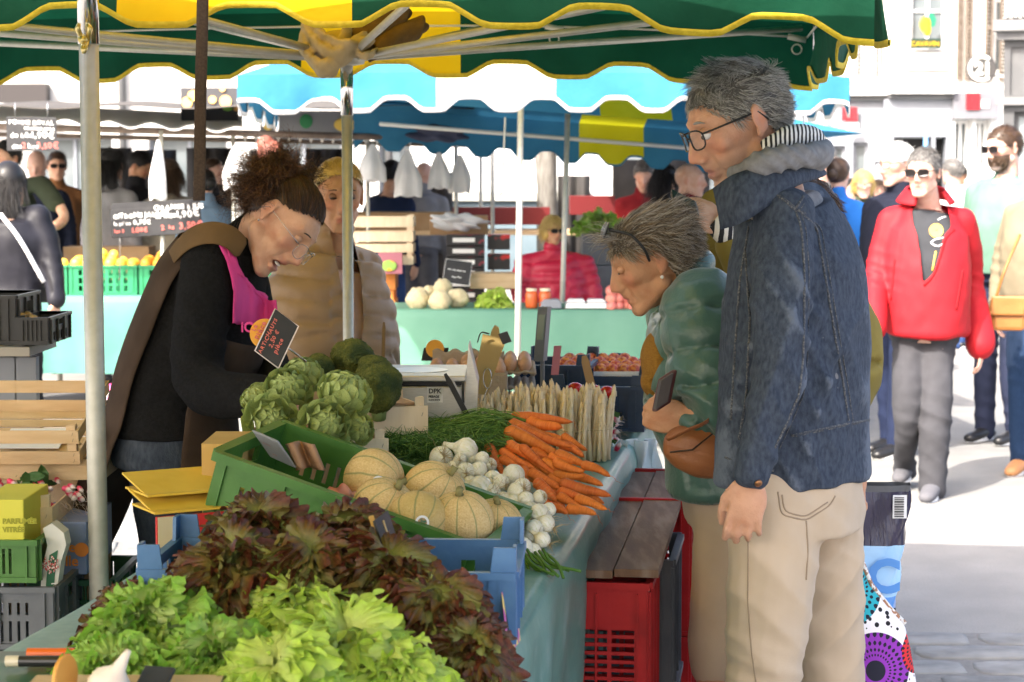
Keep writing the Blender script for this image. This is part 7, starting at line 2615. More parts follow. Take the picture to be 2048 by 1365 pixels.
b=B();b.obox(q,(.0195,0,0),(0,.0006,0),(0,0,.0195));b.build('sticker',M_white,scl,smooth=False)
t=letters([('DPK',-.016,.004,.0165),('PESAGE',-.016,-.007,.0078),('Tel. 03 21 38 27 38',-.016,-.014,.0036)],bold=.0004);place(t,q+Vector((0,-.0008,0)),(1,0,0),(0,0,1));t.build('lettering',M_blackp,scl,smooth=False)
b=B();b.tube([P(1085,780,5.5),P(1085,700,5.5)],.006,8);p=P(1085,668,5.5);b.obox(p,(.013,-.004,0),(.006,.02,0),(.006,0,.075))
dp=thing('scale_display','tall narrow scale display on a post behind the asparagus','display',P(1085,790,5.5));b.build('housing',M_greyC,dp,smooth=False)
b=B();b.obox(p+Vector((-.004,-.022,.02)),(.009,-.003,0),(.001,.002,0),(.003,0,.035));b.build('screen',mat('lcd',(.16,.20,.17),.2),dp,smooth=False)
for(xa,ya,xb,yb,d,wd,m_,lab) in((890,748,945,852,4.85,.012,M_slate,'dark price paddle standing in front of the scale'),(906,762,940,850,4.87,.006,M_steel,'steel knife leaning on the scale'),(768,645,766,725,5.3,.008,mat('old wood',(.20,.12,.045),.7),'thin wooden price stick behind the scale'),(1168,712,1188,795,5.45,.02,mat('worn wood',(.32,.20,.09),.7),'wooden price stick behind the asparagus')):
 a,c=P(xa,ya,d),P(xb,yb,d)
 b=B();n_=(c-a).normalized().cross(Vector((0,1,0)))
 b.prism([(-.5,0),(-.5,.12),(0,0),(.5,.12),(.6,1),(-.6,1)] if 0 else[(-.3,0),(.3,0),(.55,.15),(.6,1),(-.6,1),(-.55,.15)],a,n_*wd,c-a,Vector((0,.004,0)))
 tag(b.build('price_stick',m_,None,smooth=False,loc=tuple(c)),lab,'stick')
for(q4,m_,lab) in(((1105,692,1120,750,5.5),mat('pink card',(.40,.14,.18),.6),'small pink price card on a wooden stick'),((845,696,895,722,5.9),M_slate,'small black price card with an orange disc beside the egg boxes')):
 a,c=P(q4[0],q4[1],q4[4]),P(q4[2],q4[3],q4[4]);b=B();b.obox((a+c)/2,((c.x-a.x)/2,0,0),(0,.002,0),(.004,0,(a.z-c.z)/2));tag(b.build('price_card',m_,None,smooth=False,loc=tuple((a+c)/2)),lab,'sign')
b=B();b.lathe([(.027,-.002),(.027,.002)],24,Matrix.Translation(P(870,698,5.88))@Matrix.Rotation(R(90),4,'X'));tag(b.build('orange_disc',M_orange,None,smooth=False,loc=tuple(P(870,698,5.88))),'orange paper disc in front of the egg boxes','disc')
wb=thing('wooden_board','yellow wooden board with a cut out face, cord and wire ring behind the asparagus','board',P(960,790,5.3))
ol=[(942,785),(975,792),(1000,715),(1016,672),(1000,668),(998,655),(990,650),(984,660),(980,672),(966,668),(955,720)]
o=P(942,785,5.3);k_=5.3/FPX
b=B();b.prism([((x-942)*k_,(785-y)*k_) for(x,y) in ol][::-1],o,(1,.1,0),(0,0,1),(0,.012,0));b.build('board',mat('yellow plywood',(.40,.27,.09),.6,(.46,.32,.12),8,4,.05,80),wb,smooth=False)
b=B();b.tube(cat3([P(978,668,5.29),P(962,666,5.28),P(955,685,5.27)],5),.004,6,True,0,.4);b.build('cord',M_blackp,wb)
b=B();b.obox(P(1010,676,5.285),(.012,0,.004),(0,.004,0),(-.006,0,.014));b.build('clip',M_blackp,wb,smooth=False)
b=B();c=P(975,757,5.25);b.tube([c+Vector((.011*math.cos(a),0,.026*math.sin(a))) for a in[i*.3 for i in range(22)]],.0014,5);b.tube([c+Vector((0,0,-.026)),c+Vector((-.012,0,-.06))],.0014,5);b.build('wire_ring',M_wire,wb)
# ---- far end of the table: egg trays, apricots, navy crates
M_pulp=mat('egg tray pulp',(.36,.28,.21),.95,(.42,.34,.27),30,3,.3,120)
me_egg=B().lathe([(.1,-1),(.6,-.8),(.95,-.25),(.93,.3),(.65,.85),(.3,1.12),(.05,1.2)],14).mesh('egg',mat('brown egg',(.48,.26,.16),.5,(.55,.33,.22),9,2,var=.12))
eg=thing('egg_tray','stack of pulp egg trays with brown eggs behind the wooden board','eggs',P(1030,740,5.8))
o=P(1030,738,5.8)
for z in(-.09,-.045,0):
 b=B();b.grid(lambda i,j:o+Vector((lerp(-.16,.06,i),lerp(-.1,.2,j),z+.010*math.sin(i*31)*math.sin(j*31))),40,40);q_=b.build('tray',M_pulp,eg);q_.modifiers.new('t','SOLIDIFY').thickness=.004
for i in range(5):
 for j in range(4):
  inst(me_egg,'egg',eg,Matrix.Translation((-.14+.042*i,-.08+.06*j,.022))@Matrix.Scale(.021,4))
ec=thing('egg_carton','open grey brown egg carton full of eggs left of the wooden board','eggs',P(920,725,5.75))
o=P(925,735,5.7)
b=B();b.bx(o.x-.1,o.x+.13,5.62,5.8,.803,o.z-.01);b.build('base',M_pulp,ec,smooth=False,bevel=.006)
b=B();b.grid(lambda i,j:Vector((lerp(o.x-.09,o.x+.12,i),5.8,o.z-.01+.05*j+.006*math.sin(i*25))),30,4);q_=b.build('lid',M_pulp,ec);q_.modifiers.new('t','SOLIDIFY').thickness=.005
for i in range(5):
 for j in range(2):
  inst(me_egg,'egg',ec,Matrix.Translation(Vector((o.x-.075+.045*i,5.66+.06*j,o.z))-ec.location)@Matrix.Scale(.021,4))
for(px,py,d,L,Wd,Hh,lab) in((1205,850,5.95,.26,.3,.13,'navy plastic crate holding the apricot tray, nearest of the row'),(1120,800,6.15,.2,.3,.12,'navy plastic crate behind the asparagus'),(1285,830,6.35,.2,.3,.15,'navy plastic crate next to the woman in the green jacket')):
 o=P(px,py,d);rt=thing('navy_crate',lab,'crate',o,'navy crates at the far end of the stall')
 crate(rt,o,BX,AX,L,Wd,Hh,M_navyP,((.15,.45),),6,6,.4,.035)
nb_=B();nb_.bx(P(1110,850,6.1).x,P(1300,850,6.1).x,6.0,6.5,.803,.83);tag(nb_.build('wooden_board',M_wood,None,smooth=False,loc=tuple(P(1200,850,6.2))),'flat wooden board under the navy crates','board')
ap=thing('apricot_tray','white ribbed tray of apricots at the far end of the stall','tray',P(1215,760,6.1))
o=P(1215,782,6.12)
b=B();holed(b,o+Vector((-.14,0,0)),Vector((1,0,0)),Vector((0,0,1)),.28,.06,.004)
for i in range(24):
 b.obox(o+Vector((-.135+.0117*i,-.004,.028)),(.002,0,0),(0,.003,0),(0,0,.026))
b.bx(o.x-.14,o.x+.14,o.y,o.y+.26,o.z+.03,o.z+.034);b.build('tray',M_white,ap,smooth=False)
me_ap=B().ell((0,0,0),(1,1,.95),None,16,10).mesh('apricot',mat('apricot skin',(.70,.26,.06),.5,(.45,.06,.05),2.2,2,var=.15,lo=.42,hi=.6))
g=random.Random(9)
for k in range(30):
 i,j=k%8,k//8
 inst(me_ap,'apricot',ap,Matrix.Translation(Vector((o.x-.125+.035*i+.012*(j%2),o.y+.02+.045*j,o.z+.062+.012*j*.6))-ap.location)@Euler((g.uniform(0,6),g.uniform(0,6),0)).to_matrix().to_4x4()@Matrix.Scale(.0215,4))
me_tom=B().ell((0,0,0),(1,1,.8),None,16,10).mesh('tomato',mat('tomato skin',(.50,.015,.01),.2,coat=.3))
for(px,py,lab) in((1186,782,'red tomato behind the asparagus'),(1214,785,'red tomato beside the navy crate'),(1150,778,'red tomato half hidden by the asparagus tips')):
 q_=inst(me_tom,'tomato',None,Matrix.Translation(P(px,py,5.75))@Matrix.Scale(.024,4));tag(q_,lab,'tomato','tomatoes behind the asparagus')
b=B();b.grid(lambda i,j:P(lerp(1225,1318,i)-30*j*(1-i),lerp(880,975,j),5.6+.25*i)+Vector((.012*math.sin(i*30+j*4),.03*math.sin(i*17),0)),40,10)
tag(b.build('plastic_sheet',mat('clear plastic sheet',(.55,.68,.70),.15,(.75,.82,.84),10,3,.4,18,tl=.3,spec=.7),None,loc=tuple(P(1270,920,5.7))),'crumpled clear plastic sheet hanging off the far table corner','sheet')
# ---- crates beside the table with boards on top
def stack(lab,o,L,Wd,Hh,n,m,rows,ne,ex=BX,nn=9,rows_e=None,group=None):
 for k in range(n):
  rt=thing('plastic_crate',lab[k],'crate',Vector(o)+Vector((0,0,k*(Hh+.004))),group)
  crate(rt,Vector(o)+Vector((0,0,k*(Hh+.004))),ex,AX,L,Wd,Hh,m,rows,nn,ne,.84,0,.014,False,.005,rows_e=rows_e,mg=.022)
RW=tuple((.04+.056*i,.072+.056*i) for i in range(12))
stack(('red plastic crate on the ground under the boards','red plastic crate on top of the stack nearest to the camera'),(.118,4.47,.004),.40,.32,.335,2,M_redP,RW,5,nn=6,group='crates beside the stall table')
GR=((.03,.22),(.27,.46),(.51,.70),(.75,.93))
stack(('black plastic crate on the ground beside the table','black lattice crate between the two red stacks'),(.202,4.86,.004),.40,.36,.325,2,M_greyC,GR,8,nn=8,group='crates beside the stall table')
stack(('red plastic crate on the ground at the far end of the boards','red plastic crate on top of the far stack'),(.268,5.42,.004),.46,.52,.36,2,M_redP,RW,7,nn=6,group='crates beside the stall table')
M_board=mat('worn brown board',(.13,.070,.042),.6,(.21,.125,.08),4,5,.15,40,spec=.25,stretch=(6,1,1),c3=(.26,.19,.155),sc3=4,ramp3=(.5,.7))
for(u0,u1,z,lab) in((-.025,.070,.700,'worn brown board lying on the crates next to the cloth'),(.073,.17,.704,'worn brown board lying on the crates at the outer side')):
 b=B()
 p0=Vector((XR(4.28),4.28,z));p1=Vector((XR(5.62),5.62,z+.02))
 b.obox((p0+p1)/2+BX*((u0+u1)/2),BX*((u1-u0)/2),(p1-p0)/2,(0,0,.009));tag(b.build('wooden_plank',M_board,None,smooth=False,bevel=.002,loc=tuple((p0+p1)/2)),lab,'board','boards on the crates')
# ---- bags beside the man
ab_=thing('shopping_bag','navy and light blue printed plastic shopping bag beside the man in denim','bag',P(1755,1230,4.5))
bo_=P(1755,1400,4.5);k_=4.5/FPX
zz=lambda y:P(1755,y,4.5).z
XB=lambda x:(x-1024)*k_
def bagslice(y0,y1,m,nm,front=-.06):
 b=B()
 def fn(i,j):
  y=lerp(y0,y1,j);t=(y-965)/400
  l_,r_=XB(1640),XB(lerp(1830,1775,min(1,max(0,t))))
  a=i*2*math.pi
  ca,sa=math.cos(a),math.sin(a)
  return Vector(((l_+r_)/2+(r_-l_)/2*math.copysign(abs(ca)**.4,ca)+.004*math.sin(y*.09+a*5),4.5+(.03+.06*min(1,max(0,t)))*math.copysign(abs(sa)**.6,sa)+.004*math.sin(a*9+y*.05),zz(y)))
 b.grid(fn,48,10,True)
 return b.build(nm,m,ab_)
M_navybag=mat('navy plastic film',(.012,.010,.035),.22,(.03,.025,.06),7,3,.5,22,stretch=(4,1,.7))
M_skybag=mat('sky blue plastic film',(.30,.52,.74),.3,(.36,.58,.78),6,3,.3,20)
M_midbag=mat('mid blue plastic film',(.08,.26,.62),.3)
bagslice(968,980,M_greypaint,'top_edge');bagslice(980,1085,M_navybag,'upper_band');bagslice(1085,1184,M_skybag,'middle_band');bagslice(1184,1365,MATS['mid blue plastic film'],'lower_band')
q=Vector((0,4.41,0))
t=letters([('A',XB(1668),zz(1172),.125),('C',XB(1733),zz(1172),.105)],bold=.004);place(t,(0,4.434,0),(1,0,0),(0,0,1));t.build('lettering',M_midbag,ab_,smooth=False)
t=letters([('IN',XB(1752),zz(1224),.04)],bold=.001);place(t,(0,4.412,0),(1,0,0),(0,0,1));t.build('small_lettering',M_blackp,ab_,smooth=False)
b=B();b.bx(XB(1786),XB(1814),4.458,4.460,zz(1031),zz(985));b.build('barcode_label',M_white,ab_,smooth=False)
b=B()
for i in range(12):
 z=lerp(zz(1027),zz(990),i/11);b.bx(XB(1789),XB(1808),4.4565,4.4575,z-.0009-.0008*(i%3==0),z+.0009)
b.build('barcode',M_blackp,ab_,smooth=False)
mw=mat('wax print cotton',(.80,.76,.76),.8)
N=mw.node_tree.nodes;L=mw.node_tree.links
tc=N.new('ShaderNodeTexCoord');cur=None
vo=N.new('ShaderNodeTexVoronoi');vo.inputs['Scale'].default_value=55;L.new(tc.outputs['Object'],vo.inputs['Vector'])
r0=N.new('ShaderNodeValToRGB');r0.color_ramp.interpolation='CONSTANT';r0.color_ramp.elements[1].position=.30;r0.color_ramp.elements[0].color=(.01,.01,.012,1);r0.color_ramp.elements[1].color=(.80,.76,.76,1);L.new(vo.outputs['Distance'],r0.inputs[0]);cur=r0.outputs[0]
WO=P(1720,1250,4.38);kw=4.38/FPX
def nmath(op,a,b_=None):
 n=N.new('ShaderNodeMath');n.operation=op
 for i,q in enumerate((a,b_)):
  if q is None:continue
  if hasattr(q,'links'):L.new(q,n.inputs[i])
  else:n.inputs[i].default_value=q
 return n.outputs[0]
sp_=N.new('ShaderNodeSeparateXYZ');L.new(tc.outputs['Object'],sp_.inputs[0])
for(cx,cy,rr,co_) in((1690,1168,72,(.02,.36,.42)),(1742,1330,74,(.25,.03,.38)),(1850,1300,52,(.62,.02,.025)),(1600,1340,62,(.55,.01,.015))):
 x=nmath('SUBTRACT',sp_.outputs['X'],(cx-1720)*kw);z=nmath('SUBTRACT',sp_.outputs['Z'],(1250-cy)*kw)
 r_=nmath('SQRT',nmath('ADD',nmath('MULTIPLY',x,x),nmath('MULTIPLY',z,z)));th=nmath('ARCTAN2',z,x)
 rn=nmath('DIVIDE',r_,rr*kw)
 lg=nmath('MULTIPLY',nmath('LOGARITHM',nmath('ADD',rn,.05),2.718),12.0)
 dots=nmath('ADD',nmath('MULTIPLY',nmath('COSINE',nmath('ADD',nmath('MULTIPLY',th,16.0),lg)),nmath('COSINE',nmath('SUBTRACT',nmath('MULTIPLY',th,16.0),lg))),0.0)
 dk_=nmath('MULTIPLY',nmath('GREATER_THAN',dots,.30),nmath('GREATER_THAN',rn,.36))
 dk_=nmath('MAXIMUM',dk_,nmath('LESS_THAN',rn,.27))
 m1=N.new('ShaderNodeMix');m1.data_type='RGBA';L.new(dk_,m1.inputs['Factor']);m1.inputs['A'].default_value=(*co_,1);m1.inputs['B'].default_value=(.008,.008,.02,1)
 m2=N.new('ShaderNodeMix');m2.data_type='RGBA';L.new(nmath('LESS_THAN',rn,1.0),m2.inputs['Factor']);L.new(cur,m2.inputs['A']);L.new(m1.outputs['Result'],m2.inputs['B']);cur=m2.outputs['Result']
L.new(cur,N['Principled BSDF'].inputs['Base Color'])
wx_=thing('cloth_bag','colourful wax print cotton bag with dotted circles beside the beige trousers','bag',WO)
edge=[(1690,1000),(1700,1050),(1716,1110),(1740,1170),(1780,1220),(1808,1248),(1822,1300),(1838,1400)]
def wfn(i,j):
 y=lerp(1005,1420,j)
 xr=float(np.interp(y,[e[1] for e in edge],[e[0] for e in edge]));xl=lerp(1660,1560,min(1,max(0,(y-1150)/150)))
 a=i*2*math.pi;ca,sa=math.cos(a),math.sin(a);t=(y-1000)/400
 p=P((xl+xr)/2+(xr-xl)/2*ca,y,4.38)
 return p+Vector((0,(.012+.07*t)*sa+.006*math.sin(a*4+y*.03),0))
b=B();b.grid(wfn,60,40,True);b.build('bag_body',mw,wx_)
b=B();b.tube([P(x+2,y,4.375) for(x,y) in edge[:6]],.006,6);b.build('edge_band',mat('printed band',(.35,.18,.10),.8,(.75,.72,.68),90,2,lo=.48,hi=.52),wx_)
# -------- stacks at the left of the stall
wc=thing('wooden_crate','empty poplar crate with paper in it, tilted on top of the left stack','crate',P(60,900,4.9))
F0,B0=P(148,862,4.75),P(212,762,5.12)
ey=(B0-F0);ey.x=0;W0=ey.length;ey.normalize();ex=Vector((1,0,0));ez=ex.cross(ey)
wcrate(wc,F0-ex*.27+ey*W0/2-ez*.085,ex,ey,.56,W0,.085,2,M_wood,ez,.032,6)
b=B();b.obox(F0-ex*.13+ey*W0*.35-ez*.068,ex*.075,ey*.07,ez*.001);b.build('paper',mat('white paper',(.75,.75,.77),.8),wc,smooth=False)
b=B();b.obox(F0-ex*.245-ey*.006-ez*.055,ex*.013,ey*.001,ez*.018);b.build('tape',mat('clear tape',(.45,.45,.44),.2),wc,smooth=False)
w2=thing('wooden_crate','poplar crate full of radishes on the left stack','crate',P(60,1050,4.7))
nr=P(84,1003,4.55);zt=nr.z
wcrate(w2,(nr.x-.19,nr.y+.30,zt-.10),(1,.04,0),(-.04,1,0),.40,.60,.10,1,M_wood2,None,.085,5)
w3=thing('wooden_crate','poplar crate wedged under the tilted crate on the left stack','crate',P(60,960,5.2))
wcrate(w3,(nr.x-.14,nr.y+.42,zt+.012),(1,.02,0),(-.02,1,0),.46,.34,.075,1,M_wood,None,.05,5)
for(px,py,d,n,lab,sd_) in((118,992,4.72,34,'radish bunch in the poplar crate next to the pole',5),(20,980,4.75,18,'radish bunch at the left edge in the poplar crate',7)):
 rt=radish_bunch(P(px,py,d),(.3,-.7,-.2),n,.0125,lab,sd_,(.085 if n>20 else .04,.08,.028),'radish bunches in the poplar crate')
rt=leafpatch(P(62,978,4.75),26,(.03,.05,.015),.035,9,M_rleaf,'radish_leaves',None);tag(rt,'radish leaves lying between the radish bunches in the crate','leaves')
def carton(name,lab,x0,x1,d,y0,y1,m,dep=.3,lines=None,mt=None,cat='box',extra=None):
 a,c=P(x0,y1,d),P(x1,y0,d)
 rt=thing(name,lab,cat,((a.x+c.x)/2,d,a.z))
 b=B();b.bx(a.x,c.x,d,d+dep,a.z,c.z);b.build('body',m,rt,smooth=False,bevel=.003)
 if lines:
  t=letters([(s,x,y,z) for(s,x,y,z) in lines],bold=.0008);place(t,(a.x,d-.001,a.z),(1,0,0),(0,0,1));t.build('lettering',mt,rt,smooth=False)
 return rt
carton('fruit_carton','lime yellow fruit carton at the left edge below the radishes',-40,47,4.4,1000,1096,mat('lime card',(.55,.52,.05),.7,(.62,.58,.08),5,3),.24,[('PARFUMÉE',.052,.055,.016),('VITRÉE',.052,.036,.016)],mat('olive ink',(.30,.30,.03),.8))
carton('fruit_carton','blue and green printed fruit carton behind the milk carton',50,172,4.62,1045,1150,mat('blue print card',(.12,.20,.42),.6,(.30,.36,.60),5,3),.3,[('une',.07,.055,.034),('belle',.062,.022,.034)],mat('orange ink',(.70,.24,.05),.7))
ob=thing('fruit_emblem','orange sun printed on the blue fruit carton','emblem',P(164,1098,4.61))
b=B();b.lathe([(.017,-.0005),(.017,.0005)],20,Matrix.Translation(P(163,1100,4.614))@Matrix.Rotation(R(90),4,'X'));b.build('disc',MATS['orange ink'],ob,smooth=False)
for(lab,x,y,d,H_,m) in(('olive green plastic crate at the left edge',-.155+P(0,0,4.4).x,4.55,0,.10,M_greenP),):
 z=P(20,1165,4.4).z
 rt=thing('plastic_crate',lab,'crate',(x,y,z));crate(rt,(x+.0,y,z),(1,0,0),(0,1,0),.42,.30,.095,M_greenP,((.2,.8),),22,8,.45)
z=P(20,1300,4.4).z
rt=thing('plastic_crate','grey plastic crate below the olive green crate at the left edge','crate',(P(0,0,4.4).x-.13,4.56,z));crate(rt,(P(0,0,4.4).x-.13,4.56,z),(1,0,0),(0,1,0),.44,.30,.14,M_greyC,((.12,.45),(.55,.75)),18,8,.35)
rt=thing('plastic_crate','dark green lattice crate beside the thick pole','crate',(P(130,0,4.66).x,4.8,.5));crate(rt,(P(118,0,4.66).x,4.82,P(130,1250,4.66).z),(1,0,0),(0,1,0),.19,.30,.105,mat('dark green crate plastic',(.008,.07,.03),.45,(.012,.09,.04),14,3),((.1,.45),(.55,.9)),6,8,.8)
lw=thing('storage_rack','dark pallet frame carrying the crates on the left','rack',(P(60,0,4.7).x,4.8,0))
b=B();zz_=P(20,1304,4.4).z;b.bx(P(-120,0,4.5).x,P(165,0,4.7).x,4.42,5.1,zz_-.05,zz_-.004);b.build('deck',M_greyC,lw,smooth=False)
for xx in(-60,150):
 for yy in(4.46,5.05):
  b=B();b.bx(P(xx,0,4.6).x-.02,P(xx,0,4.6).x+.02,yy-.02,yy+.02,0,zz_-.05);b.build('leg',M_greyC,lw,smooth=False)
b=B();b.bx(P(-40,0,4.6).x,P(150,0,4.66).x,4.72,4.98,zz_,P(20,1100,4.7).z);b.build('inner_box',M_card,lw,smooth=False)
mk=thing('milk_carton','tall white and green drink carton leaning on the crates','carton',P(110,1250,4.45))
k_=4.45/FPX
ol=[(80,1265),(86,1140),(100,1085),(92,1050),(110,1040),(134,1060),(138,1085),(126,1120),(118,1170),(116,1260)]
b=B();b.prism([((x-80)*k_,(1265-y)*k_) for(x,y) in ol],P(80,1265,4.45),(1,0,0),(0,-.04,1),(0,.05,0));b.build('body',mat('carton white',(.62,.62,.58),.5,(.68,.68,.64),8,2),mk,smooth=False)
b=B();b.prism([((x-80)*k_,(1265-y)*k_) for(x,y) in[(90,1214),(97,1150),(104,1105),(121,1095),(113,1150),(108,1214)]],P(80,1265,4.449),(1,0,0),(0,-.04,1),(0,-.002,0));b.build('green_band',mat('carton green',(.02,.13,.06),.5),mk,smooth=False)
t=letters([('NATURE',0,0,.017)],bold=.0006);place(t,P(103,1166,4.436),(.1,0,-1),(1,0,.1));t.build('lettering',M_white,mk,smooth=False)
b=B()
g=random.Random(2)
for k in range(60):
 a=g.uniform(0,6.28);r_=.019*math.sqrt(g.random());b.ell(P(101,1130,4.437)+Vector((r_*math.cos(a),-.003+.004*(r_/.019),r_*math.sin(a))),(.0016,.002,.0034),None,6,4)
b.build('flower_print',mat('clover print',(.55,.04,.05),.6,(.8,.7,.66),300,1,lo=.48,hi=.52),mk)
for(px0,px1,y0,y1,d,lab) in((-70,30,592,690,5.6,'tall black plastic crate at the left edge'),(32,95,636,690,5.55,'shallow black plastic crate with potatoes at the left')):
 a,c=P(px0,y1,d),P(px1,y0,d)
 rt=thing('black_crate',lab,'crate',((a.x+c.x)/2,d+.15,a.z),'black crates at the left');crate(rt,((a.x+c.x)/2,d+.14,a.z),(1,.0,0),(0,1,0),c.x-a.x,.28,c.z-a.z,M_blackC,((.1,.42),(.54,.86)),9 if px0<0 else 5,6,.7,0,.008)
me_pot=lump(3,(0,0,0),1,.8,.8,16,12,.12,2).mesh('potato',mat('potato skin',(.50,.33,.17),.7,(.58,.42,.25),12,3,var=.1))
for k,(px,py) in enumerate(((42,634),(55,631),(66,638),(50,642))):
 q_=inst(me_pot,'potato',None,Matrix.Translation(P(px,py,5.66+.03*(k%2)))@Matrix.Rotation(k*2.,4,'Z')@Matrix.Scale(.016,4));tag(q_,('potato at the left end of the shallow black crate','topmost potato in the shallow black crate','rightmost potato in the shallow black crate','lowest potato in the shallow black crate')[k],'potato','potatoes in the shallow black crate')
ts=thing('trestle','pale trestle under the black crates at the left','trestle',P(30,800,5.7))
b=B();a,c=P(-90,712,5.55),P(62,694,5.55);b.bx(a.x,c.x,5.53,5.86,a.z,c.z);b.build('top',mat('grey wood',(.36,.33,.29),.8),ts,smooth=False)
for px in(10,50):
 b=B();p=P(px,715,5.6);b.bx(p.x-.03,p.x+.03,5.6,5.64,0,p.z);b.build('leg',M_pale,ts,smooth=False)
# -------- stalls across the aisle
M_mint=mat('mint oilcloth',(.085,.225,.155),.6,(.115,.265,.19),3,4,.1,20)
M_aqua=mat('aqua oilcloth',(.055,.185,.15),.6,(.075,.215,.18),3,4,.1,20)
def cloth_table(name,lab,x0,x1,d,dep,m,z=.8,drop=.55):
 rt=thing(name,lab,'table',((x0+x1)/2,d,0))
 b=B()
 def fn(i,j):
  seg=[(0,-drop),(0,-.05),(.015,-.005),(.04,0),(dep,0)]
  k=j*4;q=min(int(k),3);y=lerp(seg[q][0],seg[q+1][0],k-q);zz=lerp(seg[q][1],seg[q+1][1],k-q)
  x=lerp(x0,x1,i)
  return Vector((x,d+y-(.03*math.sin(x*11)+.012*math.sin(x*29))*(-zz)-.02*(-zz),z+zz))
 b.grid(fn,90,16);b.build('oilcloth',m,rt)
 for x in(x0,x1):
  b=B();b.grid(lambda i,j:Vector((x+(.02 if x==x1 else-.02)*j,d+.015+dep*i,z-.002-drop*j)),8,4);b.build('side_drop',m,rt)
 b=B();b.bx(x0+.02,x1-.02,d+.05,d+dep-.02,z-.04,z-.01);b.build('table_top',M_wood,rt,smooth=False)
 for x in(x0+.06,x1-.06):
  for y in(d+.1,d+dep-.08):
   b=B();b.tube([(x,y,0),(x,y,z-.04)],.016,8);b.build('leg',M_alu,rt)
 return rt
X=lambda px,d:(px-1024)*d/FPX
cloth_table('celeriac_table','table with a mint green cloth carrying celeriac, lettuce and eggs',X(732,11.9),X(1560,11.9),11.75,.7,M_mint,.8,.62)
cloth_table('citrus_table','table with an aqua cloth carrying crates of lemons and oranges',X(-60,13.3),X(560,13.3),13.2,.8,M_aqua,.8,.52)
me_cel=lump(6,(0,0,0),1,1,.95,26,18,.14,5).mesh('celeriac',mat('celeriac skin',(.55,.46,.26),.8,(.64,.56,.36),10,4,.4,40,c3=(.40,.30,.14),sc3=12,ramp3=(.6,.7)))
for(px,py,r_,d,lab) in((836,598,24,11.9,'celeriac root at the left front of the group'),(880,602,23,11.84,'celeriac root at the middle front of the group'),(916,598,21,11.95,'celeriac root at the right of the group'),(886,576,19,12.1,'celeriac root lying on top of the others'),(858,585,14,12.15,'small celeriac root at the back of the group')):
 q_=inst(me_cel,'celeriac',None,Matrix.Translation(P(px,py,d))@Matrix.Rotation(px,4,'Z')@Matrix.Scale(r_/FPX*d,4));tag(q_,lab,'celeriac','celeriac on the mint cloth')
for(px,py,d,R_,lab,sd_) in((990,598,11.95,.12,'lime green lettuce on the mint cloth beside the celeriac',30),(1205,445,13.6,.16,'leafy green cabbage in the red tray under the blue canopy',31),(1175,452,13.7,.12,'smaller green cabbage left in the red tray',32)):
 rt=thing('lettuce',lab,'lettuce',P(px,py,d));lettuce(px,py,d,R_,'oak' if sd_==30 else 'curly','',sd_,40,(.2,0),rt)
for i,px in enumerate((1063,1090)):
 rt=thing('jar',('orange jar next to the lime lettuce','orange jar in front of the seated woman')[i],'jar',P(px,616,11.85),'orange jars on the mint cloth')
 p=P(px,616,11.85);M=Matrix.Translation((p.x,p.y,.803))
 b=B();b.lathe([(.03,0),(.037,.01),(.037,.085),(.028,.1)],16,M);b.build('glass',mat('carrot jar',(.60,.12,.03),.25),rt)
 b=B();b.lathe([(.031,.1),(.031,.117)],16,M);b.build('lid',mat('cream lid',(.7,.58,.42),.5),rt)
for i,px in enumerate((1102,1152,1192)):
 rt=thing('egg_box',('pale egg box beside the orange jars','white egg box in the middle of the mint cloth','white egg box next to the onion net')[i],'egg box',P(px,620,11.8),'egg boxes on the mint cloth')
 p=P(px,620,11.82);b=B();b.prism([(-.065,0),(.065,0),(.058,.035),(.045,.055),(-.045,.055),(-.058,.035)],(p.x,p.y-.04,.803),(1,0,0),(0,0,1),(0,.12,0));b.build('box',M_white if i else M_pale,rt,smooth=False,bevel=.008)
 b=B();b.bx(p.x-.066,p.x+.066,p.y-.043,p.y+.082,.836,.841);b.build('seam',M_pale,rt,smooth=False)
rt=thing('onion_net','net of pink red onions on the mint cloth','onions',P(1250,610,11.8));me_o2=B().ell((0,0,0),1,None,14,10).mesh('onion',mat('pink onion',(.60,.16,.13),.4,(.70,.26,.2),4,2,var=.1))
for k in range(14):
 inst(me_o2,'onion',rt,Matrix.Translation(P(1222+15*(k%6),612-15*(k//6),11.8+.03*(k%3))-rt.location)@Matrix.Scale(.034,4))
for i,(x0,x1) in enumerate(((60,134),(137,274),(278,420),(423,560))):
 a,c=P(x0,598,13.28),P(x1,532,13.28)
 rt=thing('citrus_crate',('bright green crate of lemons at the left end','bright green crate of lemons behind the thick pole','bright green crate of oranges behind the stallholder','bright green crate of oranges hidden behind the stallholder')[i],'crate',((a.x+c.x)/2,13.4,.803),'citrus crates on the aqua cloth')
 crate(rt,((a.x+c.x)/2,13.46,.803),(1,0,0),(0,1,0),c.x-a.x-.01,.34,c.z-.803,M_mintC,((.12,.3),(.38,.58),(.66,.86)),7,5,.5)
 me_l=MATS.get('lm%d'%(i//2)) or B().ell((0,0,0),(1,1,1.1),None,14,10).mesh('fruit',mat('lemon peel' if i<2 else 'orange peel',(.80,.50,.03) if i<2 else(.80,.32,.02),.4,(.85,.60,.12) if i<2 else(.85,.42,.06),8,2,var=.08))
 MATS['lm%d'%(i//2)]=me_l
 for k in range(16 if i else 10):
  q=Vector((lerp(a.x+.04,c.x-.04,(k%6)/5),13.34+.07*(k//6),c.z+.012+.03*(k//6)*(.5+.5*math.sin(k))))
  inst(me_l,'fruit',rt,Matrix.Translation(q-rt.location)@Matrix.Rotation(k,4,'X')@Matrix.Scale(.036,4))
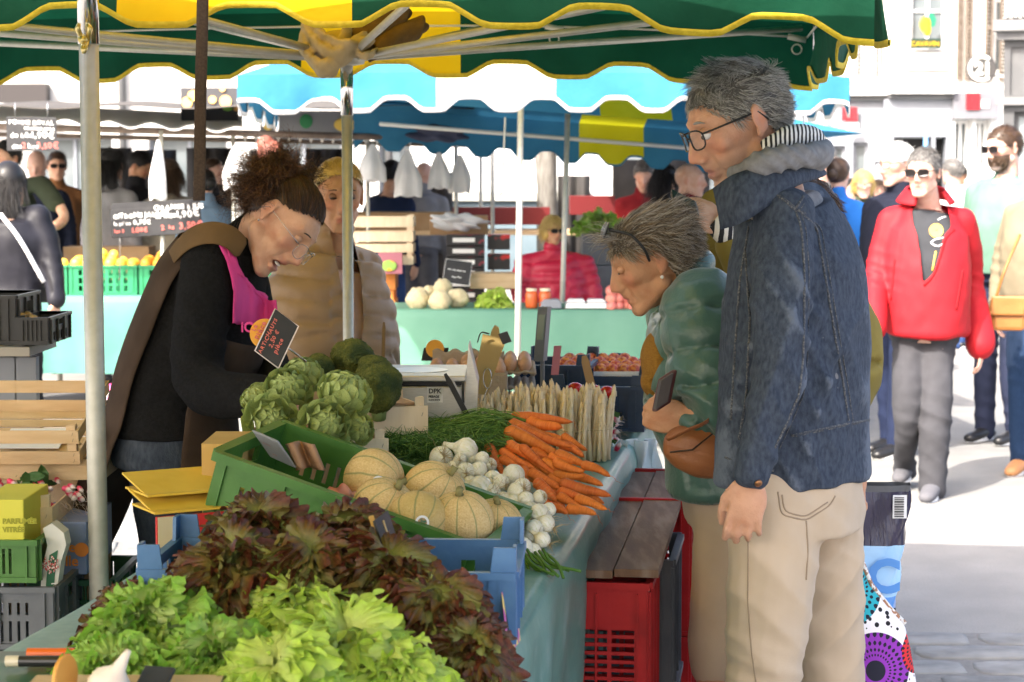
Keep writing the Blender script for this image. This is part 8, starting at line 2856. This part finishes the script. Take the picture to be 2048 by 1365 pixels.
ap_=sign('price_board','black price board for apples hanging at the upper left',(P(14,302,12.6),P(114,303,12.6),P(12,234,12.6)),[('POMME ROYAL',.05,.78,.17,0),('FRANCE GALA',.36,.62,.12,0),('de kilo',.08,.40,.20,0),('1,90€',.48,.38,.28,0),('des',.10,.08,.20,0),('2',.30,.08,.25,1),('kgs',.42,.08,.20,0),('3,50€',.60,.08,.24,1)],[M_chalkw,M_chalkr],None,.08,seed=5,bold=.0008)
b=B()
for px in(30,95):
 b.tube([P(px,236,12.6),P(px,205,12.6)],.003,5)
b.build('hanger',M_wire,ap_)
ci_=sign('price_board','long slate price board for lemons and oranges above the citrus crates',(P(224,476,13.15),P(402,466,13.15),P(220,420,13.15)),[],[],None)
o,a=P(224,476,13.15),P(402,466,13.15);ex=(a-o).normalized();ey=(P(220,418,13.15)-o).normalized()
b=B();b.obox((P(313,440,13.16)+P(313,425,13.16))/2+Vector((0,.012,-.015)),ex*.292,(0,.004,0),ey*.115);b.build('backing',M_slate,ci_,smooth=False)
t=letters([(s_,x,y,z,mi) for(s_,x,y,z,mi) in(('CITRONS JAUNES',.02,.125,.040,0),('la pièce',.02,.08,.03,0),('0,70€',.15,.08,.042,0),('les 3',.02,.03,.03,1),('1,00€',.13,.03,.042,1),('ORANGE à JUS',.29,.165,.044,0),('le kilo',.30,.11,.045,0),('1,90€',.43,.11,.06,0),('2',.33,.035,.05,1),('kg',.38,.04,.03,1),('3,50€',.45,.035,.055,1))],.08,4,.0012);place(t,o,ex,ey,lift=.010);t.build('lettering',[M_chalkw,M_chalkr],ci_,smooth=False)
for px in(240,385):
 b=B();b.tube([P(px,420,13.17),P(px,560,13.2)],.004,5);b.build('post',M_wire,ci_)
aw=thing('white_awning','long white stall awning with a brown rail at the left','awning',(X(200,13),13,0))
M_tarp=mat('white tarpaulin',(.78,.77,.74),.7,(.82,.81,.78),3,3,tl=.2)
b=B();b.grid(lambda i,j:P(lerp(-60,485,i),lerp(lerp(238,262,i),lerp(203,232,i),j),lerp(13,15.5,j))+Vector((0,0,.02*math.sin(i*40)*(1-j))),60,6);b.build('sheet',M_tarp,aw)
M_rail=mat('brown rail',(.16,.12,.095),.6,(.22,.17,.14),12,3)
for(ya,yb,d,r_) in((252,272,13.1,.022),(268,284,14.2,.016)):
 b=B();b.tube([P(-60,ya,d),P(960,yb+8,d+.6)],r_,8);b.build('rail',M_rail,aw)
for(px,d) in((322,13.2),(466,13.4),(735,13.8),(912,14),(985,14)):
 b=B();p=P(px,262,d);b.tube([(p.x,d,0),p],.014,8);b.build('post',M_alu,aw)
b=B()
for i in range(16):
 p=P(490+i*22,262+i*.6,13.6);b.tube([p+Vector((-.03,0,0)),p+Vector((0,-.005,-.05)),p+Vector((.035,0,0))],[.004,.022,.004],8,True,0,.3)
b.build('scalloped_hem',M_tarp,aw)
M_bag=mat('thin white plastic bag',(.80,.80,.80),.45,(.86,.86,.86),9,3,.4,26,tl=.35)
for k,(px,y0,y1,w_,d,lab) in enumerate(((316,280,398,17,12.9,'long white bag hanging above the slate board'),(470,290,378,24,13.1,'grey white carrier bags hanging left of the curly haired woman'),(745,288,362,26,13.2,'carrier bags hanging right of the mast'),(815,300,392,28,13.3,'largest white carrier bags hanging behind the wooden crates'),(878,305,376,22,13.4,'white carrier bag hanging near the blue canopy'),(920,310,384,22,13.5,'white carrier bag hanging at the right end of the rail'))):
 b=B()
 def bf(i,j):
  a=i*2*math.pi;w2_=w_*(.12+.88*min(1,j*1.5)**.8)*(1+.08*math.sin(a*3+j*6+k));p=P(px,lerp(y0,y1,j),d)
  return p+Vector((w2_/FPX*d*math.cos(a),.05*min(1,j*2)*math.sin(a)*(1+.3*math.sin(a*4+k)),.012*math.sin(a*3)*j))
 b.grid(bf,24,12,True);tag(b.build('hanging_bag',M_bag,None,loc=tuple(P(px,y0,d))),lab,'bag','plastic bags hanging from the rail')
b=B();b.ell(P(541,306,12.8),(.085,.08,.085),None,24,16);b.ell(P(532,290,12.8),(.06,.06,.06));tag(b.build('leather_ball',mat('red brown leather',(.20,.06,.04),.6,(.25,.085,.06),14,3,.2,60),None,loc=tuple(P(541,306,12.8))),'round red brown object hanging above the curly hair','ornament')
jk_=lump(9,P(870,268,13.3),.20,.08,.055,40,24,.4,4);tag(jk_.build('folded_jacket',cl('slate blue cloth',(.05,.055,.09)),None,loc=tuple(P(870,268,13.3))),'dark blue jacket thrown over the stall rail','jacket')
b=B();b.grid(lambda i,j:P(lerp(740,965,i),lerp(275,268,j)+10*i,lerp(14,16,j)),20,4);tag(b.build('teal_awning',mat('teal awning cloth',(.03,.30,.27),.7,tl=.2),None,loc=tuple(P(850,272,14))),'teal awning strip above the hanging bags','awning')
bn=thing('juice_banner','dark banner with printed oranges above the white awning','banner',P(415,210,14))
b=B();a,c=P(362,242,14),P(476,176,14);b.bx(a.x,c.x,14,14.01,a.z,c.z);b.build('sheet',mat('charcoal banner',(.05,.05,.055),.7),bn,smooth=False)
b=B()
for(px,py,r_) in((374,205,11),(386,192,11),(425,200,8),(451,203,12),(472,218,5),(445,178,6)):
 b.lathe([(r_/FPX*14,-.002),(r_/FPX*14,.002)],18,Matrix.Translation(P(px,py,13.99))@Matrix.Rotation(R(90),4,'X'))
b.build('orange_print',mat('pale orange print',(.80,.45,.15),.7),bn,smooth=False)
b=B();b.ell(P(455,217,13.985),(.035,.003,.02));b.build('leaf_print',mat('leaf print',(.25,.55,.08),.7),bn)
fb=thing('fruit_banner','white banner with printed fruit under the blue canopy','banner',P(610,250,13.8))
b=B();a,c=P(520,272,13.8),P(720,222,13.8);b.bx(a.x,c.x,13.8,13.81,a.z,c.z);b.build('sheet',M_pale,fb,smooth=False)
b=B()
for(px,py,rx,rz) in((536,245,12,16),(690,250,22,14)):
 b=B();b.ell(P(px,py,13.79),(rx/FPX*13.8,.004,rz/FPX*13.8));b.build('yellow_print',mat('banana print',(.80,.58,.12),.7),fb)
b=B();b.ell(P(612,243,13.79),(.045,.004,.05));b.build('green_print',mat('sign green print',(.03,.22,.09),.7),fb)
for i,(y0,y1) in enumerate(((432,484),(486,530),(532,580),(582,640))):
 a,c=P(690,y1,12.7),P(826 if i<2 else 790,y0,12.7)
 rt=thing('wooden_crate',('sunlit pale crate on top of the tower behind the mast','second pale crate from the top of the tower behind the mast','third crate from the top of the tower, orange card','lowest crate of the tower behind the mast')[i],'crate',((a.x+c.x)/2,12.7,a.z),'crate tower behind the mint table');wcrate(rt,((a.x+c.x)/2,12.88,a.z),(1,0,0),(0,1,0),c.x-a.x,.34,c.z-a.z-.008,1 if i>1 else 2,M_wood2 if i<2 else mat('orange card',(.50,.17,.035),.8,(.56,.22,.05),5,3),None,None,4,.008,.03)
pk=thing('pink_carton','pink carton with a melon print between the crates','box',P(775,525,12.6));b=B();a,c=P(757,548,12.6),P(804,506,12.6);b.bx(a.x,c.x,12.6,12.66,a.z,c.z);b.build('body',mat('pink card',(.62,.06,.28),.7),pk,smooth=False);b=B();b.ell(P(778,532,12.59),(.05,.004,.036));b.build('melon_print',mat('melon print',(.75,.38,.05),.7,(.3,.5,.1),12,1,lo=.48,hi=.52),pk)
for i in range(6):
 y0=470+i*22;a,c=P(893,y0+21,12.9),P(968,y0,12.9)
 rt=thing('berry_tray',('topmost','second','third','fourth','fifth','lowest')[i]+' black berry tray in the printed stack','tray',((a.x+c.x)/2,12.9,a.z),'printed berry trays');b=B();b.bx(a.x,c.x,12.9,13.2,a.z,c.z-.003);b.build('tray',mat('berry tray print',(.02,.018,.02),.5,(.45,.03,.06),9,2,lo=.55,hi=.6),rt,smooth=False)
 b=B();b.bx(a.x+.04,c.x-.06,12.894,12.899,a.z+.02,c.z-.02);b.build('label',M_white,rt,smooth=False)
for i in range(3):
 a,c=P(975,500+i*40,13),P(1020,470+i*40,13);rt=thing('red_tray',('top','middle','bottom')[i]+' black and red tray left of the front blue canopy pole','tray',((a.x+c.x)/2,13,a.z),'black and red trays');b=B();b.bx(a.x,c.x,13,13.3,a.z,c.z);b.build('tray',mat('red black tray',(.03,.03,.03),.5,(.55,.03,.03),7,2,lo=.5,hi=.55),rt,smooth=False)
for(x0,x1,y0,y1,d,m_,lab) in((940,1032,548,578,12.4,M_wood,'low wooden box behind the lime lettuce'),(860,975,432,470,13.4,M_card,'brown cardboard box under crumpled plastic'),(1165,1265,470,530,13.2,M_greyC,'grey plastic box under the green cabbage'),(1165,1265,532,600,13.1,M_greyC,'lower grey plastic box right of the seated woman'),(700,905,425,462,15.2,M_card,'long low box of vegetables on the far stall'),(905,1100,415,450,15.5,mat('dark red tray',(.14,.012,.014),.5),'dark red sloping tray on the far stall'),(1140,1230,392,430,15,MATS['dark red tray'],'dark red tray behind the green cabbage')):
 rt=carton('produce_box',lab,x0,x1,d,y0,y1,m_,.3)
bd_=sign('price_card','black price card with berries leaning on the berry trays',(P(885,565,12.3),P(938,572,12.3),P(892,518,12.35)),[('~~~~',.12,.5,.3,0),('~~',.3,.2,.3,0)],[M_chalkw],M_white,.06)
wp=lump(11,P(915,445,13.2),.17,.1,.05,40,24,.5,5);tag(wp.build('plastic_wrap',M_bag,None,loc=tuple(P(915,445,13.2))),'crumpled clear plastic over the cardboard box','plastic')
fs=thing('far_stall','far vegetable stall table behind the hanging bags','table',(X(900,15.3),15.3,0));b=B();b.bx(X(690,15.2),X(1270,15.2),15.1,15.9,P(0,462,15.2).z-.03,P(0,462,15.2).z);b.build('top',M_wood,fs,smooth=False)
for x in(700,960,1250):
 b=B();b.tube([(X(x,15.2),15.2,0),(X(x,15.2),15.2,P(0,462,15.2).z-.03)],.02,8);b.build('leg',M_alu,fs)
bk=thing('citrus_stall_back','back shelf with dark crates behind the citrus seller','shelf',(X(250,14.6),14.6,0));b=B();b.bx(X(100,14.6),X(560,14.6),14.5,14.9,.84,.9);b.bx(X(130,14.6),X(300,14.6),14.55,14.85,.9,1.08);b.build('shelf',M_card,bk,smooth=False)
for x in(110,550):
 b=B();b.tube([(X(x,14.6),14.7,0),(X(x,14.6),14.7,.84)],.02,8);b.build('leg',M_alu,bk)
pv_=thing('pink_bag','bright pink printed sack under the citrus table','bag',P(225,830,9));b=lump(3,P(222,812,9),.075,.05,.10,24,18,.15,3);b.build('sack',mat('pink sack',(.68,.04,.20),.5,(.74,.08,.26),5,2),pv_)
t=letters([('Mon',0,.04,.045),('Village',0,0,.045)],bold=.001);place(t,P(212,812,8.93),(1,0,0),(0,0,1));t.build('lettering',M_white,pv_,smooth=False)
M_dt=mat('added dark backdrop',(.03,.028,.027),.8,(.055,.05,.048),3,4,.3,12)  # dark backdrop sheets added to darken the gaps behind the far stalls
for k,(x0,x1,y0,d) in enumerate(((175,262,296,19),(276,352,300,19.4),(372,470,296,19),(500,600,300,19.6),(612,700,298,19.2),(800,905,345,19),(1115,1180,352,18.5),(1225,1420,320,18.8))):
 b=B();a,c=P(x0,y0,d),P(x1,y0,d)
 b.grid(lambda i,j:Vector((lerp(a.x,c.x,i),d+.04*math.sin(i*14+k),lerp(a.z,.1,j))),20,6);o_=b.build('dark_backdrop',M_dt,None,loc=(a.x,d,a.z));o_.modifiers.new('t','SOLIDIFY').thickness=.004
 tag(o_,('added dark backdrop behind the woman with long black hair','added dark backdrop behind the beige hoodie','added dark backdrop behind the girl in profile','added dark backdrop behind the curly haired stallholder','added dark backdrop behind the fair haired woman','added dark backdrop behind the largest hanging bags','added dark backdrop between the blue canopy poles and the dark red jumper','wide added dark backdrop behind the dark red jumper')[k],'backdrop','added dark backdrops behind the far stalls')
M_rf=mat('added shade roof cloth',(.05,.045,.04),.8,(.08,.07,.06),3,4,.2,12)  # unseen roofs added to cast shade on the far stalls and people
for(x0,x1,d0,d1,z0,z1,lab) in((-4.6,-.25,13.05,19.3,2.04,2.32,'added dark roof shading the far fruit stalls'),(.35,2.0,13.7,18.6,2.0,2.2,'added dark roof shading the people behind the blue canopy')):
 b=B();b.grid(lambda i,j:Vector((lerp(x0,x1,i),lerp(d0,d1,j),lerp(z0,z1,j)+.012*math.sin(i*30+j*7))),40,12);o_=b.build('cloth',M_rf,None);rt=thing('added_shade_roof',lab,'canopy',(x0,d0,0));o_.parent=rt;o_.location=-rt.location;o_.modifiers.new('t','SOLIDIFY').thickness=.004
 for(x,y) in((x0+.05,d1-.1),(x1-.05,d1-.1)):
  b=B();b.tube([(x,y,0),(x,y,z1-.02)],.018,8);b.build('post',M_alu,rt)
bpy.data.scenes.remove(TS)
